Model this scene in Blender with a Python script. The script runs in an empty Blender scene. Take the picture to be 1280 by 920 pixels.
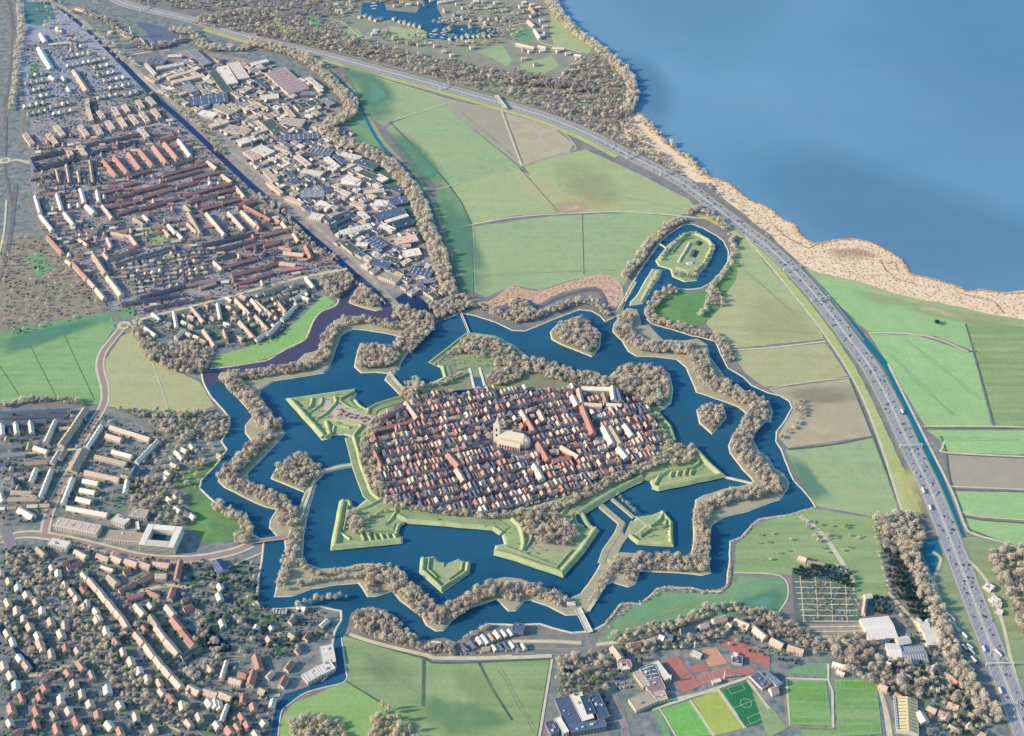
import bpy, math, random
import numpy as np
from mathutils import Vector, noise
R = random.Random(11)
NR = np.random.RandomState(5)
sc = bpy.context.scene
COL = sc.collection

# ------------------------------------------------------------------ camera
H = 1700.0
PITCH = math.radians(38.0)      # depression of the optical axis
FOCAL = 640.0 / math.tan(math.radians(21.0))   # in photo pixels (photo is 1280 x 920)
cam = bpy.data.cameras.new('camera'); camo = bpy.data.objects.new('camera', cam); COL.objects.link(camo)
camo.location = (0, 0, H); camo.rotation_euler = (math.pi / 2 - PITCH, 0, 0)
cam.sensor_fit = 'HORIZONTAL'; cam.sensor_width = 36; cam.lens = 36 * FOCAL / 1280.0
cam.clip_start = 5; cam.clip_end = 80000
sc.camera = camo
CP, SP = math.cos(PITCH), math.sin(PITCH)
def P(px, py, z=0.0):
    """where on the ground a point seen in the survey photograph lies (metres)"""
    u = (px - 640.0) / FOCAL; v = (460.0 - py) / FOCAL
    dx, dy, dz = u, CP + v * SP, -SP + v * CP
    t = (z - H) / dz
    return (dx * t, dy * t)
def PL(pts): return [P(*p) for p in pts]
def T(x0, y0, pts): return [(x0 + a / 4.0, y0 + b / 4.0) for a, b in pts]

# ------------------------------------------------------------------ materials
E = (0.97, 1.12, 1.42)
def lin(c):
    return tuple(((v / 255.0) / 12.92 if v / 255.0 <= 0.04045 else ((v / 255.0 + 0.055) / 1.055) ** 2.4) for v in c)
def S(r, g, b): return tuple(min(.92, v / e) for v, e in zip(lin((r, g, b)), E))
MATS = {}
def mat(name, c1, c2=None, scale=0.05, detail=6, rough=0.9, c3=None, scale2=0.01, objrand=0.0, streak=None, spec=0.2, amt2=0.6, contrast=(0.35, 0.65), bump=0.0, grain=0.0):
    if name in MATS: return MATS[name]
    m = bpy.data.materials.new(name); m.use_nodes = True
    nt = m.node_tree; N = nt.nodes; L = nt.links; N.clear()
    out = N.new('ShaderNodeOutputMaterial'); b = N.new('ShaderNodeBsdfPrincipled')
    L.new(b.outputs[0], out.inputs[0])
    b.inputs['Roughness'].default_value = rough
    b.inputs['Specular IOR Level'].default_value = spec
    geo = N.new('ShaderNodeNewGeometry')
    def noise_tex(sc_, det, vec=None, rgh=0.6):
        n = N.new('ShaderNodeTexNoise'); n.inputs['Scale'].default_value = sc_; n.inputs['Detail'].default_value = det
        n.inputs['Roughness'].default_value = rgh
        L.new(vec or geo.outputs['Position'], n.inputs['Vector']); return n.outputs['Fac']
    def ramp(fac, lo, hi):
        r = N.new('ShaderNodeMapRange'); r.inputs['From Min'].default_value = lo; r.inputs['From Max'].default_value = hi
        L.new(fac, r.inputs['Value']); return r.outputs[0]
    def mix(f, a, c):
        x = N.new('ShaderNodeMix'); x.data_type = 'RGBA'
        if isinstance(f, float): x.inputs[0].default_value = f
        else: L.new(f, x.inputs[0])
        for s, v in ((6, a), (7, c)):
            if isinstance(v, tuple): x.inputs[s].default_value = (*v, 1)
            else: L.new(v, x.inputs[s])
        return x.outputs[2]
    col = tuple(c1)
    if c2 is not None: col = mix(ramp(noise_tex(scale, detail), *contrast), tuple(c1), tuple(c2))
    if c3 is not None:
        f = ramp(noise_tex(scale2, 4), 0.42, 0.68)
        mm = N.new('ShaderNodeMath'); mm.operation = 'MULTIPLY'; mm.inputs[1].default_value = amt2; L.new(f, mm.inputs[0])
        col = mix(mm.outputs[0], col, tuple(c3))
    if streak:
        ang, sx, sy, amt, sc3 = streak
        mp = N.new('ShaderNodeMapping'); mp.inputs['Rotation'].default_value = (0, 0, ang)
        mp.inputs['Scale'].default_value = (sx, sy, 1); L.new(geo.outputs['Position'], mp.inputs['Vector'])
        f = ramp(noise_tex(1.0, 3, mp.outputs[0]), 0.35, 0.7)
        mm = N.new('ShaderNodeMath'); mm.operation = 'MULTIPLY'; mm.inputs[1].default_value = amt; L.new(f, mm.inputs[0])
        col = mix(mm.outputs[0], col, tuple(sc3))
    if grain > 0:
        hs2 = N.new('ShaderNodeHueSaturation'); mg = N.new('ShaderNodeMapRange'); mg.inputs['From Min'].default_value = .3; mg.inputs['From Max'].default_value = .7; mg.inputs['To Min'].default_value = 1 - grain; mg.inputs['To Max'].default_value = 1 + grain
        L.new(noise_tex(.16, 4, None, .8), mg.inputs['Value']); L.new(mg.outputs[0], hs2.inputs['Value'])
        if isinstance(col, tuple): hs2.inputs['Color'].default_value = (*col, 1)
        else: L.new(col, hs2.inputs['Color'])
        col = hs2.outputs[0]
    if objrand > 0:
        oi = N.new('ShaderNodeObjectInfo'); hs = N.new('ShaderNodeHueSaturation')
        mr = N.new('ShaderNodeMapRange'); mr.inputs['To Min'].default_value = 1 - objrand; mr.inputs['To Max'].default_value = 1 + objrand
        L.new(oi.outputs['Random'], mr.inputs['Value']); L.new(mr.outputs[0], hs.inputs['Value'])
        if isinstance(col, tuple): hs.inputs['Color'].default_value = (*col, 1)
        else: L.new(col, hs.inputs['Color'])
        col = hs.outputs[0]
    if isinstance(col, tuple): b.inputs['Base Color'].default_value = (*col, 1)
    else: L.new(col, b.inputs['Base Color'])
    if bump > 0:
        bp = N.new('ShaderNodeBump'); bp.inputs['Strength'].default_value = 1; bp.inputs['Distance'].default_value = bump
        L.new(noise_tex(scale * 2, 5), bp.inputs['Height']); L.new(bp.outputs[0], b.inputs['Normal'])
    MATS[name] = m
    return m

# ------------------------------------------------------------------ objects
def tag(o, label=None, cat=None, group=None, kind=None):
    if label: o['label'] = label
    if cat: o['category'] = cat
    if group: o['group'] = group
    if kind: o['kind'] = kind
    return o
def link(name, me, parent=None, loc=None):
    o = bpy.data.objects.new(name, me); COL.objects.link(o)
    if parent is not None: o.parent = parent
    if loc is not None: o.location = loc
    return o
def mesh(name, V, F, mats, idx=None, smooth=False):
    me = bpy.data.meshes.new(name); me.from_pydata([tuple(v) for v in V], [], [tuple(f) for f in F])
    for m in (mats if isinstance(mats, (list, tuple)) else [mats]): me.materials.append(m)
    if idx is not None: me.polygons.foreach_set('material_index', idx)
    if smooth: me.polygons.foreach_set('use_smooth', [True] * len(F))
    me.update(); return me
def npmesh(name, V, Q, mats, idx=None, smooth=False):
    """V (n,3), Q (m,k) all faces with the same number of corners"""
    me = bpy.data.meshes.new(name); k = Q.shape[1]
    me.vertices.add(len(V)); me.vertices.foreach_set('co', V.astype(np.float32).ravel())
    me.loops.add(Q.size); me.loops.foreach_set('vertex_index', Q.astype(np.int32).ravel())
    me.polygons.add(len(Q)); me.polygons.foreach_set('loop_start', np.arange(0, Q.size, k, dtype=np.int32))
    me.polygons.foreach_set('loop_total', np.full(len(Q), k, dtype=np.int32))
    for m in (mats if isinstance(mats, (list, tuple)) else [mats]): me.materials.append(m)
    if idx is not None: me.polygons.foreach_set('material_index', idx.astype(np.int32))
    if smooth: me.polygons.foreach_set('use_smooth', np.ones(len(Q), dtype=bool))
    me.update(calc_edges=True); return me

def area(p): return 0.5 * sum(p[i][0] * p[(i + 1) % len(p)][1] - p[(i + 1) % len(p)][0] * p[i][1] for i in range(len(p)))
def smooth_path(p, closed=False, n=4, jit=0.0, seed=0):
    """Catmull-Rom through the points, with a little irregularity"""
    q = []; m = len(p); rr = random.Random(seed)
    rng = range(m) if closed else range(m - 1)
    for i in rng:
        if closed: a, b, c, d = p[(i - 1) % m], p[i], p[(i + 1) % m], p[(i + 2) % m]
        else: a, b, c, d = p[max(i - 1, 0)], p[i], p[i + 1], p[min(i + 2, m - 1)]
        for k in range(n):
            t = k / n; t2 = t * t; t3 = t2 * t
            q.append(tuple(0.5 * ((2 * b[j]) + (-a[j] + c[j]) * t + (2 * a[j] - 5 * b[j] + 4 * c[j] - d[j]) * t2 + (-a[j] + 3 * b[j] - 3 * c[j] + d[j]) * t3) for j in (0, 1)))
    if not closed: q.append(p[-1])
    if jit: q = [(x + rr.uniform(-jit, jit), y + rr.uniform(-jit, jit)) for x, y in q]
    return q
def sharp_path(p, closed=False, step=14.0, jit=0.0, seed=0):
    q = []; m = len(p); rr = random.Random(seed)
    for i in (range(m) if closed else range(m - 1)):
        a, b = p[i], p[(i + 1) % m]; d = math.hypot(b[0] - a[0], b[1] - a[1]); n = max(1, int(d / step))
        for k in range(n):
            t = k / n; q.append((a[0] + (b[0] - a[0]) * t, a[1] + (b[1] - a[1]) * t))
    if not closed: q.append(p[-1])
    if jit: q = [(x + rr.uniform(-jit, jit), y + rr.uniform(-jit, jit)) for x, y in q]
    return q
def offset(p, d, closed=True):
    """offset to the left of the path"""
    q = []; m = len(p)
    for i in range(m):
        a = p[(i - 1) % m] if (closed or i > 0) else None
        c = p[(i + 1) % m] if (closed or i < m - 1) else None
        b = p[i]; ns = []
        for (s, e) in ((a, b), (b, c)):
            if s is None or e is None: continue
            dx, dy = e[0] - s[0], e[1] - s[1]; l = math.hypot(dx, dy) or 1e-6
            ns.append((-dy / l, dx / l))
        nx = sum(n[0] for n in ns); ny = sum(n[1] for n in ns); l = math.hypot(nx, ny) or 1e-6
        nx /= l; ny /= l
        k = 1.0
        if len(ns) == 2: k = 1 / max(0.45, nx * ns[0][0] + ny * ns[0][1])
        q.append((b[0] + nx * d * k, b[1] + ny * d * k))
    return q
ZC = {'n': 0}
def sheet(name, pts, m, z=0.1, world=False, sm=False, jit=0.0, n=4, seed=1, kind='structure'):
    p = pts if world else PL(pts)
    p = smooth_path(p, True, n, jit, seed) if sm else (sharp_path(p, True, 12, jit, seed) if jit else p)
    if area(p) < 0: p = p[::-1]
    ZC['n'] += 1; z += (ZC['n'] % 23) * 0.004
    me = mesh(name, [(x, y, z) for x, y in p], [list(range(len(p)))], m)
    o = link(name, me)
    if kind: o['kind'] = kind
    return o
def strip(name, pts, w, m, z=0.4, world=False, sm=True, n=4, jit=0, kind='structure', parent=None, seed=3, z1=None):
    p = pts if world else PL(pts)
    if sm: p = smooth_path(p, False, n, jit, seed)
    a = offset(p, w / 2, False); b = offset(p, -w / 2, False); k = len(p)
    ZC['n'] += 1; z += (ZC['n'] % 23) * 0.004
    V = [(x, y, z) for x, y in a] + [(x, y, z) for x, y in b]
    F = [(i, i + k, i + k + 1, i + 1) for i in range(k - 1)]
    me = mesh(name, V, F, m); o = link(name, me, parent)
    if kind and parent is None: o['kind'] = kind
    return o
def bank_geo(p, wb, wt, h, z0=0.1, closed=False, shift=0.0):
    """earth bank with sloping sides along a path"""
    k = len(p)
    rows = [offset(p, wb / 2 + shift, closed), offset(p, wt / 2 + shift, closed), offset(p, -wt / 2 + shift, closed), offset(p, -wb / 2 + shift, closed)]
    V = []
    for r, z in zip(rows, (z0, z0 + h, z0 + h, z0)): V += [(x, y, z) for x, y in r]
    F = []
    for s in range(3):
        for i in range(k if closed else k - 1):
            j = (i + 1) % k
            F.append((s * k + i, (s + 1) * k + i, (s + 1) * k + j, s * k + j))
    if not closed: F += [(0, k, 2 * k, 3 * k), (k - 1, 4 * k - 1, 3 * k - 1, 2 * k - 1)]
    return V, F
def bank(name, pts, wb, wt, h, m, z0=0.1, closed=False, world=False, sm=False, parent=None, kind=None, n=4, shift=0.0, jit=0, seed=4):
    p = pts if world else PL(pts)
    p = smooth_path(p, closed, n, jit, seed) if sm else (sharp_path(p, closed, 12, jit, seed) if jit else p)
    V, F = bank_geo(p, wb, wt, h, z0, closed, shift)
    o = link(name, mesh(name, V, F, m), parent)
    if kind and parent is None: o['kind'] = kind
    return o
def island(name, pts, top, side, h=2.2, inset=4.0, z0=0.1, sm=False, jit=0.7, seed=2, world=False, kind='structure', parent=None, foot=1.6):
    """raised land with sloping banks, one mesh, grass on top and a pale foot at the waterline"""
    p = pts if world else PL(pts)
    p = smooth_path(p, True, 4, jit, seed) if sm else sharp_path(p, True, 13, jit, seed)
    if area(p) < 0: p = p[::-1]
    q = offset(p, foot, True); r = offset(p, inset, True); k = len(p)
    V = [(x, y, z0) for x, y in p] + [(x, y, z0 + foot * .45) for x, y in q] + [(x, y, z0 + h) for x, y in r]
    F = []; ix = []
    for i in range(k):
        j = (i + 1) % k
        F.append((i, j, k + j, k + i)); ix.append(1)
        F.append((k + i, k + j, 2 * k + j, 2 * k + i)); ix.append(0)
    F.append(list(range(2 * k, 3 * k))); ix.append(0)
    o = link(name, mesh(name, V, F, [top, side], ix), parent)
    if kind and parent is None: o['kind'] = kind
    return o
def inpoly(x, y, p):
    c = False; j = len(p) - 1
    for i in range(len(p)):
        xi, yi = p[i]; xj, yj = p[j]
        if (yi > y) != (yj > y) and x < (xj - xi) * (y - yi) / (yj - yi) + xi: c = not c
        j = i
    return c

def box_geo(x0, x1, y0, y1, z0, z1):
    V = [(x0, y0, z0), (x1, y0, z0), (x1, y1, z0), (x0, y1, z0), (x0, y0, z1), (x1, y0, z1), (x1, y1, z1), (x0, y1, z1)]
    F = [(0, 3, 2, 1), (4, 5, 6, 7), (0, 1, 5, 4), (1, 2, 6, 5), (2, 3, 7, 6), (3, 0, 4, 7)]
    return V, F
class MB:
    def __init__(s): s.V = []; s.F = []; s.I = []
    def add(s, g, mi=0):
        V, F = g; b = len(s.V); s.V += list(V); s.F += [tuple(i + b for i in f) for f in F]; s.I += [mi] * len(F); return s
    def box(s, *a, mi=0): return s.add(box_geo(*a), mi)
    def rot(s, ang, ox=0, oy=0, oz=0):
        c, n = math.cos(ang), math.sin(ang)
        s.V = [(x * c - y * n + ox, x * n + y * c + oy, z + oz) for x, y, z in s.V]; return s
    def build(s, name, mats, parent=None, loc=None): return link(name, mesh(name, s.V, s.F, mats, s.I), parent, loc)
def empty(name, x, y, z=0, rz=0):
    o = bpy.data.objects.new(name, None); COL.objects.link(o); o.location = (x, y, z); o.rotation_euler = (0, 0, rz)
    o.empty_display_size = 3; return o
ORD = ['', 'first', 'second', 'third', 'fourth', 'fifth', 'sixth', 'seventh', 'eighth', 'ninth', 'tenth', 'eleventh', 'twelfth', 'thirteenth', 'fourteenth', 'fifteenth', 'sixteenth', 'seventeenth', 'eighteenth', 'nineteenth', 'twentieth']
TENS = {20: 'twenty', 30: 'thirty', 40: 'forty', 50: 'fifty', 60: 'sixty', 70: 'seventy', 80: 'eighty', 90: 'ninety'}
def ordn(n):
    if n <= 20: return ORD[n]
    if n < 100:
        t = n // 10 * 10
        return (TENS[t][:-1] + 'ieth') if n == t else TENS[t] + '-' + ORD[n - t]
    return '%dth' % n

# ------------------------------------------------------------------ light
SUN_EL = math.radians(25); SUN_DIR = Vector((-math.cos(SUN_EL) * math.cos(math.radians(9)), -math.cos(SUN_EL) * math.sin(math.radians(9)), math.sin(SUN_EL)))
sun = bpy.data.lights.new('sun', 'SUN'); sun.energy = 5.0; sun.angle = math.radians(0.6); sun.color = (1.0, 0.87, 0.72)
suno = bpy.data.objects.new('sun', sun); COL.objects.link(suno)
suno.rotation_euler = SUN_DIR.to_track_quat('Z', 'Y').to_euler(); suno.location = (-3000, -400, 3000)
w = bpy.data.worlds.new('World'); sc.world = w; w.use_nodes = True
nt = w.node_tree; bg = nt.nodes['Background']; sky = nt.nodes.new('ShaderNodeTexSky'); sky.sky_type = 'NISHITA'
sky.sun_disc = False; sky.sun_elevation = SUN_EL; sky.sun_rotation = math.atan2(SUN_DIR.x, SUN_DIR.y) % (2 * math.pi)
sky.altitude = 0; sky.air_density = 1.2; sky.dust_density = 0.8; sky.ozone_density = 2.5
tint = nt.nodes.new('ShaderNodeMix'); tint.data_type = 'RGBA'; tint.blend_type = 'MULTIPLY'; tint.inputs[0].default_value = 1; tint.inputs[7].default_value = (.62, .95, 1.25, 1)
nt.links.new(sky.outputs[0], tint.inputs[6]); nt.links.new(tint.outputs[2], bg.inputs[0]); bg.inputs[1].default_value = 0.24
sc.view_settings.view_transform = 'Standard'; sc.view_settings.look = 'None'; sc.view_settings.exposure = 0; sc.view_settings.gamma = 1
sc.cycles.max_bounces = 7; sc.cycles.transparent_max_bounces = 6; sc.cycles.diffuse_bounces = 3; sc.cycles.glossy_bounces = 2
# ------------------------------------------------------------------ ground materials
M_ground = mat('ground_soil', S(126,124,134), S(160,150,140), 0.06, 8, c3=S(98,118,118), scale2=0.02, contrast=(0.3,0.7))
M_urban = mat('built_up_ground', S(92,114,128), S(180,170,158), 0.07, 9, c3=S(88,126,122), scale2=0.035, contrast=(0.35,0.68))
M_gravel = mat('pale_yard', S(150,142,142), S(186,170,156), 0.08, 7, c3=S(110,116,134), scale2=0.03)
M_scrub = mat('scrub_ground', S(140,130,128), S(172,158,136), 0.07, 8, c3=S(120,136,112), scale2=0.02)
def green(n, c, c2=None, st=None, c3=None, a2=.6):
    c2 = c2 or tuple(int(v * .93) for v in c)
    warm = lambda k: (k[0] + 1, k[1] - 3, max(0, k[2] - 13)); c3 = warm(c3 or tuple(int(v * 0.9) for v in c)); c = warm(c); c2 = warm(c2)
    return mat('grass_' + n, S(*c), S(*c2), 0.035, 7, c3=S(*(c3 or tuple(int(v * 0.9) for v in c))), scale2=0.006, streak=st, contrast=(.36, .66), amt2=a2, grain=.13)
ST1 = (0.5, 0.004, 0.09, 0.3, S(172,200,162)); ST2 = (-0.25, 0.003, 0.06, 0.4, S(186,194,156))
G_mid = green('mid', (160,184,148), (144,172,140), ST1, (172,180,148))
G_bright = green('bright', (166,202,150), (150,192,142), ST1, (144,188,138))
G_light = green('light', (170,188,150), (158,180,140), ST2, (178,182,148))
G_olive = green('olive', (182,186,150), (170,178,140), ST2, (190,186,154))
G_left = green('left', (138,180,134), (122,166,124), ST1, (146,178,130))
G_tan = green('tan', (186,186,152), (176,174,142), ST2, (170,176,142))
G_teal = green('teal', (128,172,140), (118,162,134), None, (104,152,132))
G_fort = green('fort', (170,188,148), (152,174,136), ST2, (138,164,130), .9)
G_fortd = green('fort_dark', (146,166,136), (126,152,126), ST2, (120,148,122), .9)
G_verge = green('verge', (184,194,136), (168,182,126), ST2, (200,200,140))
G_field = green('field', (146,174,130), (132,162,122), ST2, (122,156,114), .8)
M_brown = mat('ploughed', S(196,182,158), S(180,164,144), 0.03, 7, c3=S(168,166,138), scale2=0.006, streak=ST2)
M_brown2 = mat('ploughed_grey', S(174,166,148), S(164,158,142), 0.03, 7, c3=S(180,172,150), scale2=0.008)
M_reed = mat('reed', S(250,228,200), S(226,198,170), 0.06, 9, c3=S(240,212,176), scale2=0.012, contrast=(.3, .75), bump=.4)
M_reedp = mat('reed_purple', S(190,160,150), S(206,176,160), 0.05, 8)
M_bankp = mat('bank_pale', S(226,218,196), S(196,190,170), 0.1, 5)
M_path = mat('path_pale', S(218,212,184), S(198,192,166), 0.05, 5)
M_road = mat('road_grey', S(146,142,146), S(126,126,136), 0.05, 6)
M_roadp = mat('road_pink', S(176,150,146), S(160,140,138), 0.04, 6)
M_asph = mat('motorway_asphalt', S(160,160,166), S(146,148,156), 0.03, 6, streak=(0.9, .01, .2, .3, S(176,174,182)))
M_white = mat('white_paint', S(226,226,222), None)
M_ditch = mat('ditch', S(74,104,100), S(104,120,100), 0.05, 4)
M_rail = mat('rail_ballast', S(110,112,122), S(136,130,128), 0.08, 5)
def water(name, c, c2, sc_=0.004, rough=0.25, spec=0.5, c3=None):
    m = mat(name, S(*c), S(*c2), sc_, 5, rough=rough, spec=spec, c3=S(*(c3 or c2)), scale2=sc_ * .4)
    nt = m.node_tree; b = [n for n in nt.nodes if n.type == 'BSDF_PRINCIPLED'][0]
    g = [n for n in nt.nodes if n.type == 'NEW_GEOMETRY'][0]
    n = nt.nodes.new('ShaderNodeTexNoise'); n.inputs['Scale'].default_value = 0.12; n.inputs['Detail'].default_value = 5
    bp = nt.nodes.new('ShaderNodeBump'); bp.inputs['Distance'].default_value = 0.25; bp.inputs['Strength'].default_value = 0.5
    nt.links.new(g.outputs['Position'], n.inputs['Vector']); nt.links.new(n.outputs['Fac'], bp.inputs['Height']); nt.links.new(bp.outputs[0], b.inputs['Normal'])
    return m
W_lake = water('lake_water', (104,150,180), (113,158,188), 0.0016, 0.4, 0.25, (122,153,182))
W_moat = water('moat_water', (26,82,112), (36,94,124), 0.007, 0.3, 0.35, (54,108,136))
W_dark = water('river_water', (72,72,98), (86,82,106), 0.006, 0.3, 0.3)
W_canal = water('canal_water', (26,44,86), (36,60,100), 0.01, 0.3, 0.3)
W_teal = water('dike_water', (22,106,128), (34,120,140), 0.01, 0.3, 0.3)

# ------------------------------------------------------------------ base sheets
sheet('ground', [(-16000, -2000), (16000, -2000), (16000, 40000), (-16000, 40000)], M_ground, 0.0, world=True)
lake_shore = [(675,-22),(687,0),(700,20),(717,37),(740,55),(765,72),(787,92),(796,107),(795,127),(790,140),(805,145),(815,157),(830,175),(852,192),(875,210),(887,224),(905,226),(920,237),(937,250),(960,259),(975,272),(992,280),(1000,293),(1020,304),(1042,300),(1072,299),(1095,306),(1120,320),(1132,332),(1138,342),(1167,349),(1195,357),(1210,364),(1230,362),(1255,366),(1285,365),(1330,362),(1400,372)]
ls = smooth_path(PL(lake_shore), False, 4, 2.5, 7)
sheet('lake', ls + [(9000, 2600), (16000, 4000), (16000, 39000), (-3000, 39000), (-1000, 12000)], W_lake, 0.18, world=True)

# town / suburb ground
sheet('suburb_ground', [(-60,-60),(128,-60),(160,12),(320,52),(372,75),(420,120),(400,160),(470,200),(520,260),(560,330),(585,385),(510,440),(390,440),(300,440),(250,475),(190,455),(150,420),(118,395),(0,425),(-80,440)], M_urban, 0.08)
sheet('suburb_ground', [(-80,508),(130,510),(215,520),(280,515),(290,560),(250,610),(320,660),(325,765),(400,765),(435,760),(415,830),(350,870),(330,935),(-80,960)], M_urban, 0.08)
sheet('suburb_ground', [(690,830),(740,795),(860,775),(980,790),(1010,800),(1160,790),(1230,860),(1270,940),(680,940)], M_urban, 0.08)
M_rows = mat('terrace_ground', S(130,132,154), S(192,178,172), 0.10, 9, c3=S(112,130,142), scale2=0.03, contrast=(0.3,0.65))
sheet('suburb_ground', [(38,150),(60,120),(185,130),(230,160),(310,235),(430,338),(400,345),(290,370),(220,388),(170,400),(135,385),(90,335),(55,290),(38,230)], M_rows, 0.2, jit=2)
sheet('hazy_ground', [(20,0),(62,0),(122,50),(180,112),(150,125),(60,120),(25,140)], mat('hazy_ground', S(146,154,176), S(184,178,184), 0.08, 8, c3=S(130,154,168), scale2=.02), 0.21, jit=2)  # distance haze is put into this pale bluish ground colour
M_villa = mat('villa_ground', S(84,110,126), S(172,162,154), 0.07, 9, c3=S(62,104,112), scale2=0.03, contrast=(0.3,0.72))
sheet('suburb_ground', [(-60,690),(30,680),(100,690),(240,704),(245,760),(250,825),(300,828),(345,872),(332,935),(-60,950)], M_villa, 0.2, jit=2)
sheet('heath_ground', [(-60,300),(45,290),(100,350),(135,385),(118,398),(0,425),(-60,430)], M_scrub, 0.2, jit=2)
sheet('yard_ground', T(320,0,[(-480,290),(-330,240),(120,330),(420,540),(560,800),(700,1000),(840,1200),(980,1460),(560,1470),(100,1230),(-320,720)]), M_gravel, 0.2)
sheet('parkland', [(420,0),(690,0),(735,55),(790,95),(795,150),(870,215),(700,150),(560,105),(400,60)], mat('park_ground', S(140,140,132), S(166,156,148), 0.03, 8, c3=S(134,164,128), scale2=0.01), 0.12)

# ------------------------------------------------------------------ fields
def field(pts, m, z=0.14, jit=0.8, name='field'): return sheet(name, pts, m, z, jit=jit)
field([(400,72),(428,98),(452,128),(462,148),(485,190),(530,235),(556,318),(562,345),(582,372),(560,370),(540,290),(520,240),(470,195),(430,168),(405,165),(428,150),(442,135),(425,105)], G_teal)
field([(434,92),(440,84),(470,96),(567,126),(492,151),(480,158),(466,150),(452,122)], G_mid)
field([(495,152),(552,130),(648,208),(562,232),(545,232),(482,160)], G_mid)
field([(553,131),(567,127),(628,139),(652,206),(650,207)], M_brown2)
field([(631,141),(690,158),(717,180),(711,190),(655,206)], M_brown)
field([(655,208),(712,191),(732,187),(800,218),(862,250),(874,264),(848,269),(760,265),(697,267)], G_light)
field([(640,212),(690,224),(712,245),(790,252),(788,262),(697,266),(655,240)], green('blotch', (182,186,146), (170,182,140), ST2, (192,178,154)), 0.25, 4)
field([(563,233),(648,209),(695,266),(640,270),(590,281),(577,260)], G_light)
field([(592,283),(690,270),(790,266),(848,271),(822,297),(795,335),(780,357),(758,342),(715,350),(675,363),(640,357),(608,372),(594,366)], G_mid)
field([(545,234),(562,234),(588,281),(552,287)], G_teal)
field([(553,289),(589,284),(592,366),(578,365),(562,320)], G_teal)
field([(918,312),(930,296),(962,335),(992,370),(1020,405),(1030,424),(912,436),(882,404),(895,390),(905,370),(916,340)], G_light)
field([(920,350),(985,368),(1025,415),(1028,424),(912,436),(884,404)], G_olive, 0.25, 4)
field([(914,440),(1032,429),(1060,470),(1000,480),(955,484),(930,465)], G_tan)
field([(962,487),(1062,473),(1090,545),(985,560),(972,545),(992,512)], M_brown)
field([(982,562),(1091,547),(1124,640),(1090,645),(1020,633),(1000,600)], G_mid)
field([(985,640),(1022,636),(1090,648),(1124,643),(1130,640),(1098,662),(1110,745),(1075,750),(1000,720),(918,716),(920,680),(950,655)], G_field)
field([(925,720),(978,722),(985,745),(968,772),(930,768),(860,775),(750,805),(765,778),(790,757),(825,740),(905,742)], G_teal)
field([(1000,330),(1024,340),(1070,350),(1135,370),(1185,380),(1252,394),(1300,400),(1300,445),(1222,441),(1170,420),(1084,414),(1040,372)], G_light)
field([(1012,346),(1070,358),(1150,380),(1205,400),(1212,437),(1170,418),(1084,413),(1045,378)], G_bright, 0.25, 5)
field([(1086,417),(1145,419),(1216,441),(1240,532),(1157,534),(1110,455)], G_bright)
field([(1206,398),(1300,412),(1300,532),(1243,532),(1222,450)], G_field)
field([(1159,538),(1300,538),(1300,569),(1182,566),(1176,552)], G_bright)
field([(1185,568),(1300,573),(1300,613),(1190,610)], M_brown2)
field([(1193,614),(1300,616),(1300,652),(1204,644)], G_bright)
field([(1208,648),(1300,657),(1300,690),(1216,668)], G_bright)
field([(1180,680),(1215,670),(1300,692),(1300,935),(1275,935),(1200,700)], G_fortd)
field([(1150,690),(1190,700),(1215,760),(1238,820),(1225,830),(1195,790),(1165,740)], G_fortd)
field([(428,797),(440,794),(528,822),(548,828),(690,824),(673,940),(350,940),(350,900),(365,880),(430,856),(434,845),(429,815)], G_field)
field([(430,798),(440,796),(527,823),(529,880),(475,876),(437,850),(430,815)], green('mossy', (140,166,130), (130,158,124), ST2, (122,156,118)), 0.25)
field([(350,905),(365,880),(434,852),(474,877),(500,890),(470,940),(350,940)], green('spring', (152,190,128), (138,182,120), ST2, (126,168,114)), 0.26)
field([(-60,436),(0,425),(50,408),(140,394),(143,410),(131,428),(123,443),(120,460),(126,485),(124,506),(60,499),(-60,512)], G_left)
field([(-60,430),(60,402),(137,391),(138,402),(90,412),(0,436),(-60,450)], G_teal, 0.25, 3)
field([(140,438),(152,420),(162,416),(172,425),(186,447),(250,478),(268,508),(225,520),(133,508),(136,492),(130,465),(132,450)], G_olive)
field([(272,444),(300,437),(350,420),(385,388),(405,368),(420,380),(402,390),(387,415),(378,427),(345,443),(320,453),(262,461)], green('bankside', (146,194,132), (134,186,126), None, (154,186,128)))
field(T(0,460,[(860,560),(1000,480),(1060,470),(1100,420),(1140,400),(1150,430),(1010,560),(1000,600),(1090,690),(1180,740),(1240,830),(1120,870),(1020,880),(940,800),(940,640)]), green('garden', (124,170,112), (104,140,110), None, (90,120,110), .9))
field(T(0,230,[(120,370),(210,340),(270,430),(190,465)]), G_teal, .3)
field(T(0,230,[(570,630),(660,610),(690,650),(620,680)]), G_teal, .3)
field(T(0,0,[(120,10),(250,10),(280,90),(200,130),(130,120)]), green('hazy', (92,140,150), (86,130,142)), .3)  # far meadow, its green tinted blue to stand for haze
field(T(0,0,[(150,330),(200,290),(190,380),(130,400)]), G_teal, .3)
field(T(0,230,[(720,220),(800,205),(870,260),(860,300),(760,310),(700,260)]), G_fort, .3)
field(T(640,0,[(190,60),(250,90),(330,180),(400,240),(380,270),(210,230),(190,150)]), G_light, .3)
field(T(320,0,[(660,130),(840,150),(860,190),(700,200)]), G_light, .3)
field(T(320,0,[(1100,260),(1230,220),(1280,300),(1260,340),(1180,290)]), G_mid, .3)
field(T(640,0,[(40,320),(200,280),(240,330),(120,390),(50,370)]), G_mid, .3)
field(T(640,0,[(0,130),(110,150),(130,200),(20,210)]), G_teal, .3)
field(T(320,0,[(80,100),(180,130),(300,240),(250,220),(120,160)]), G_light, .3)
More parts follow.
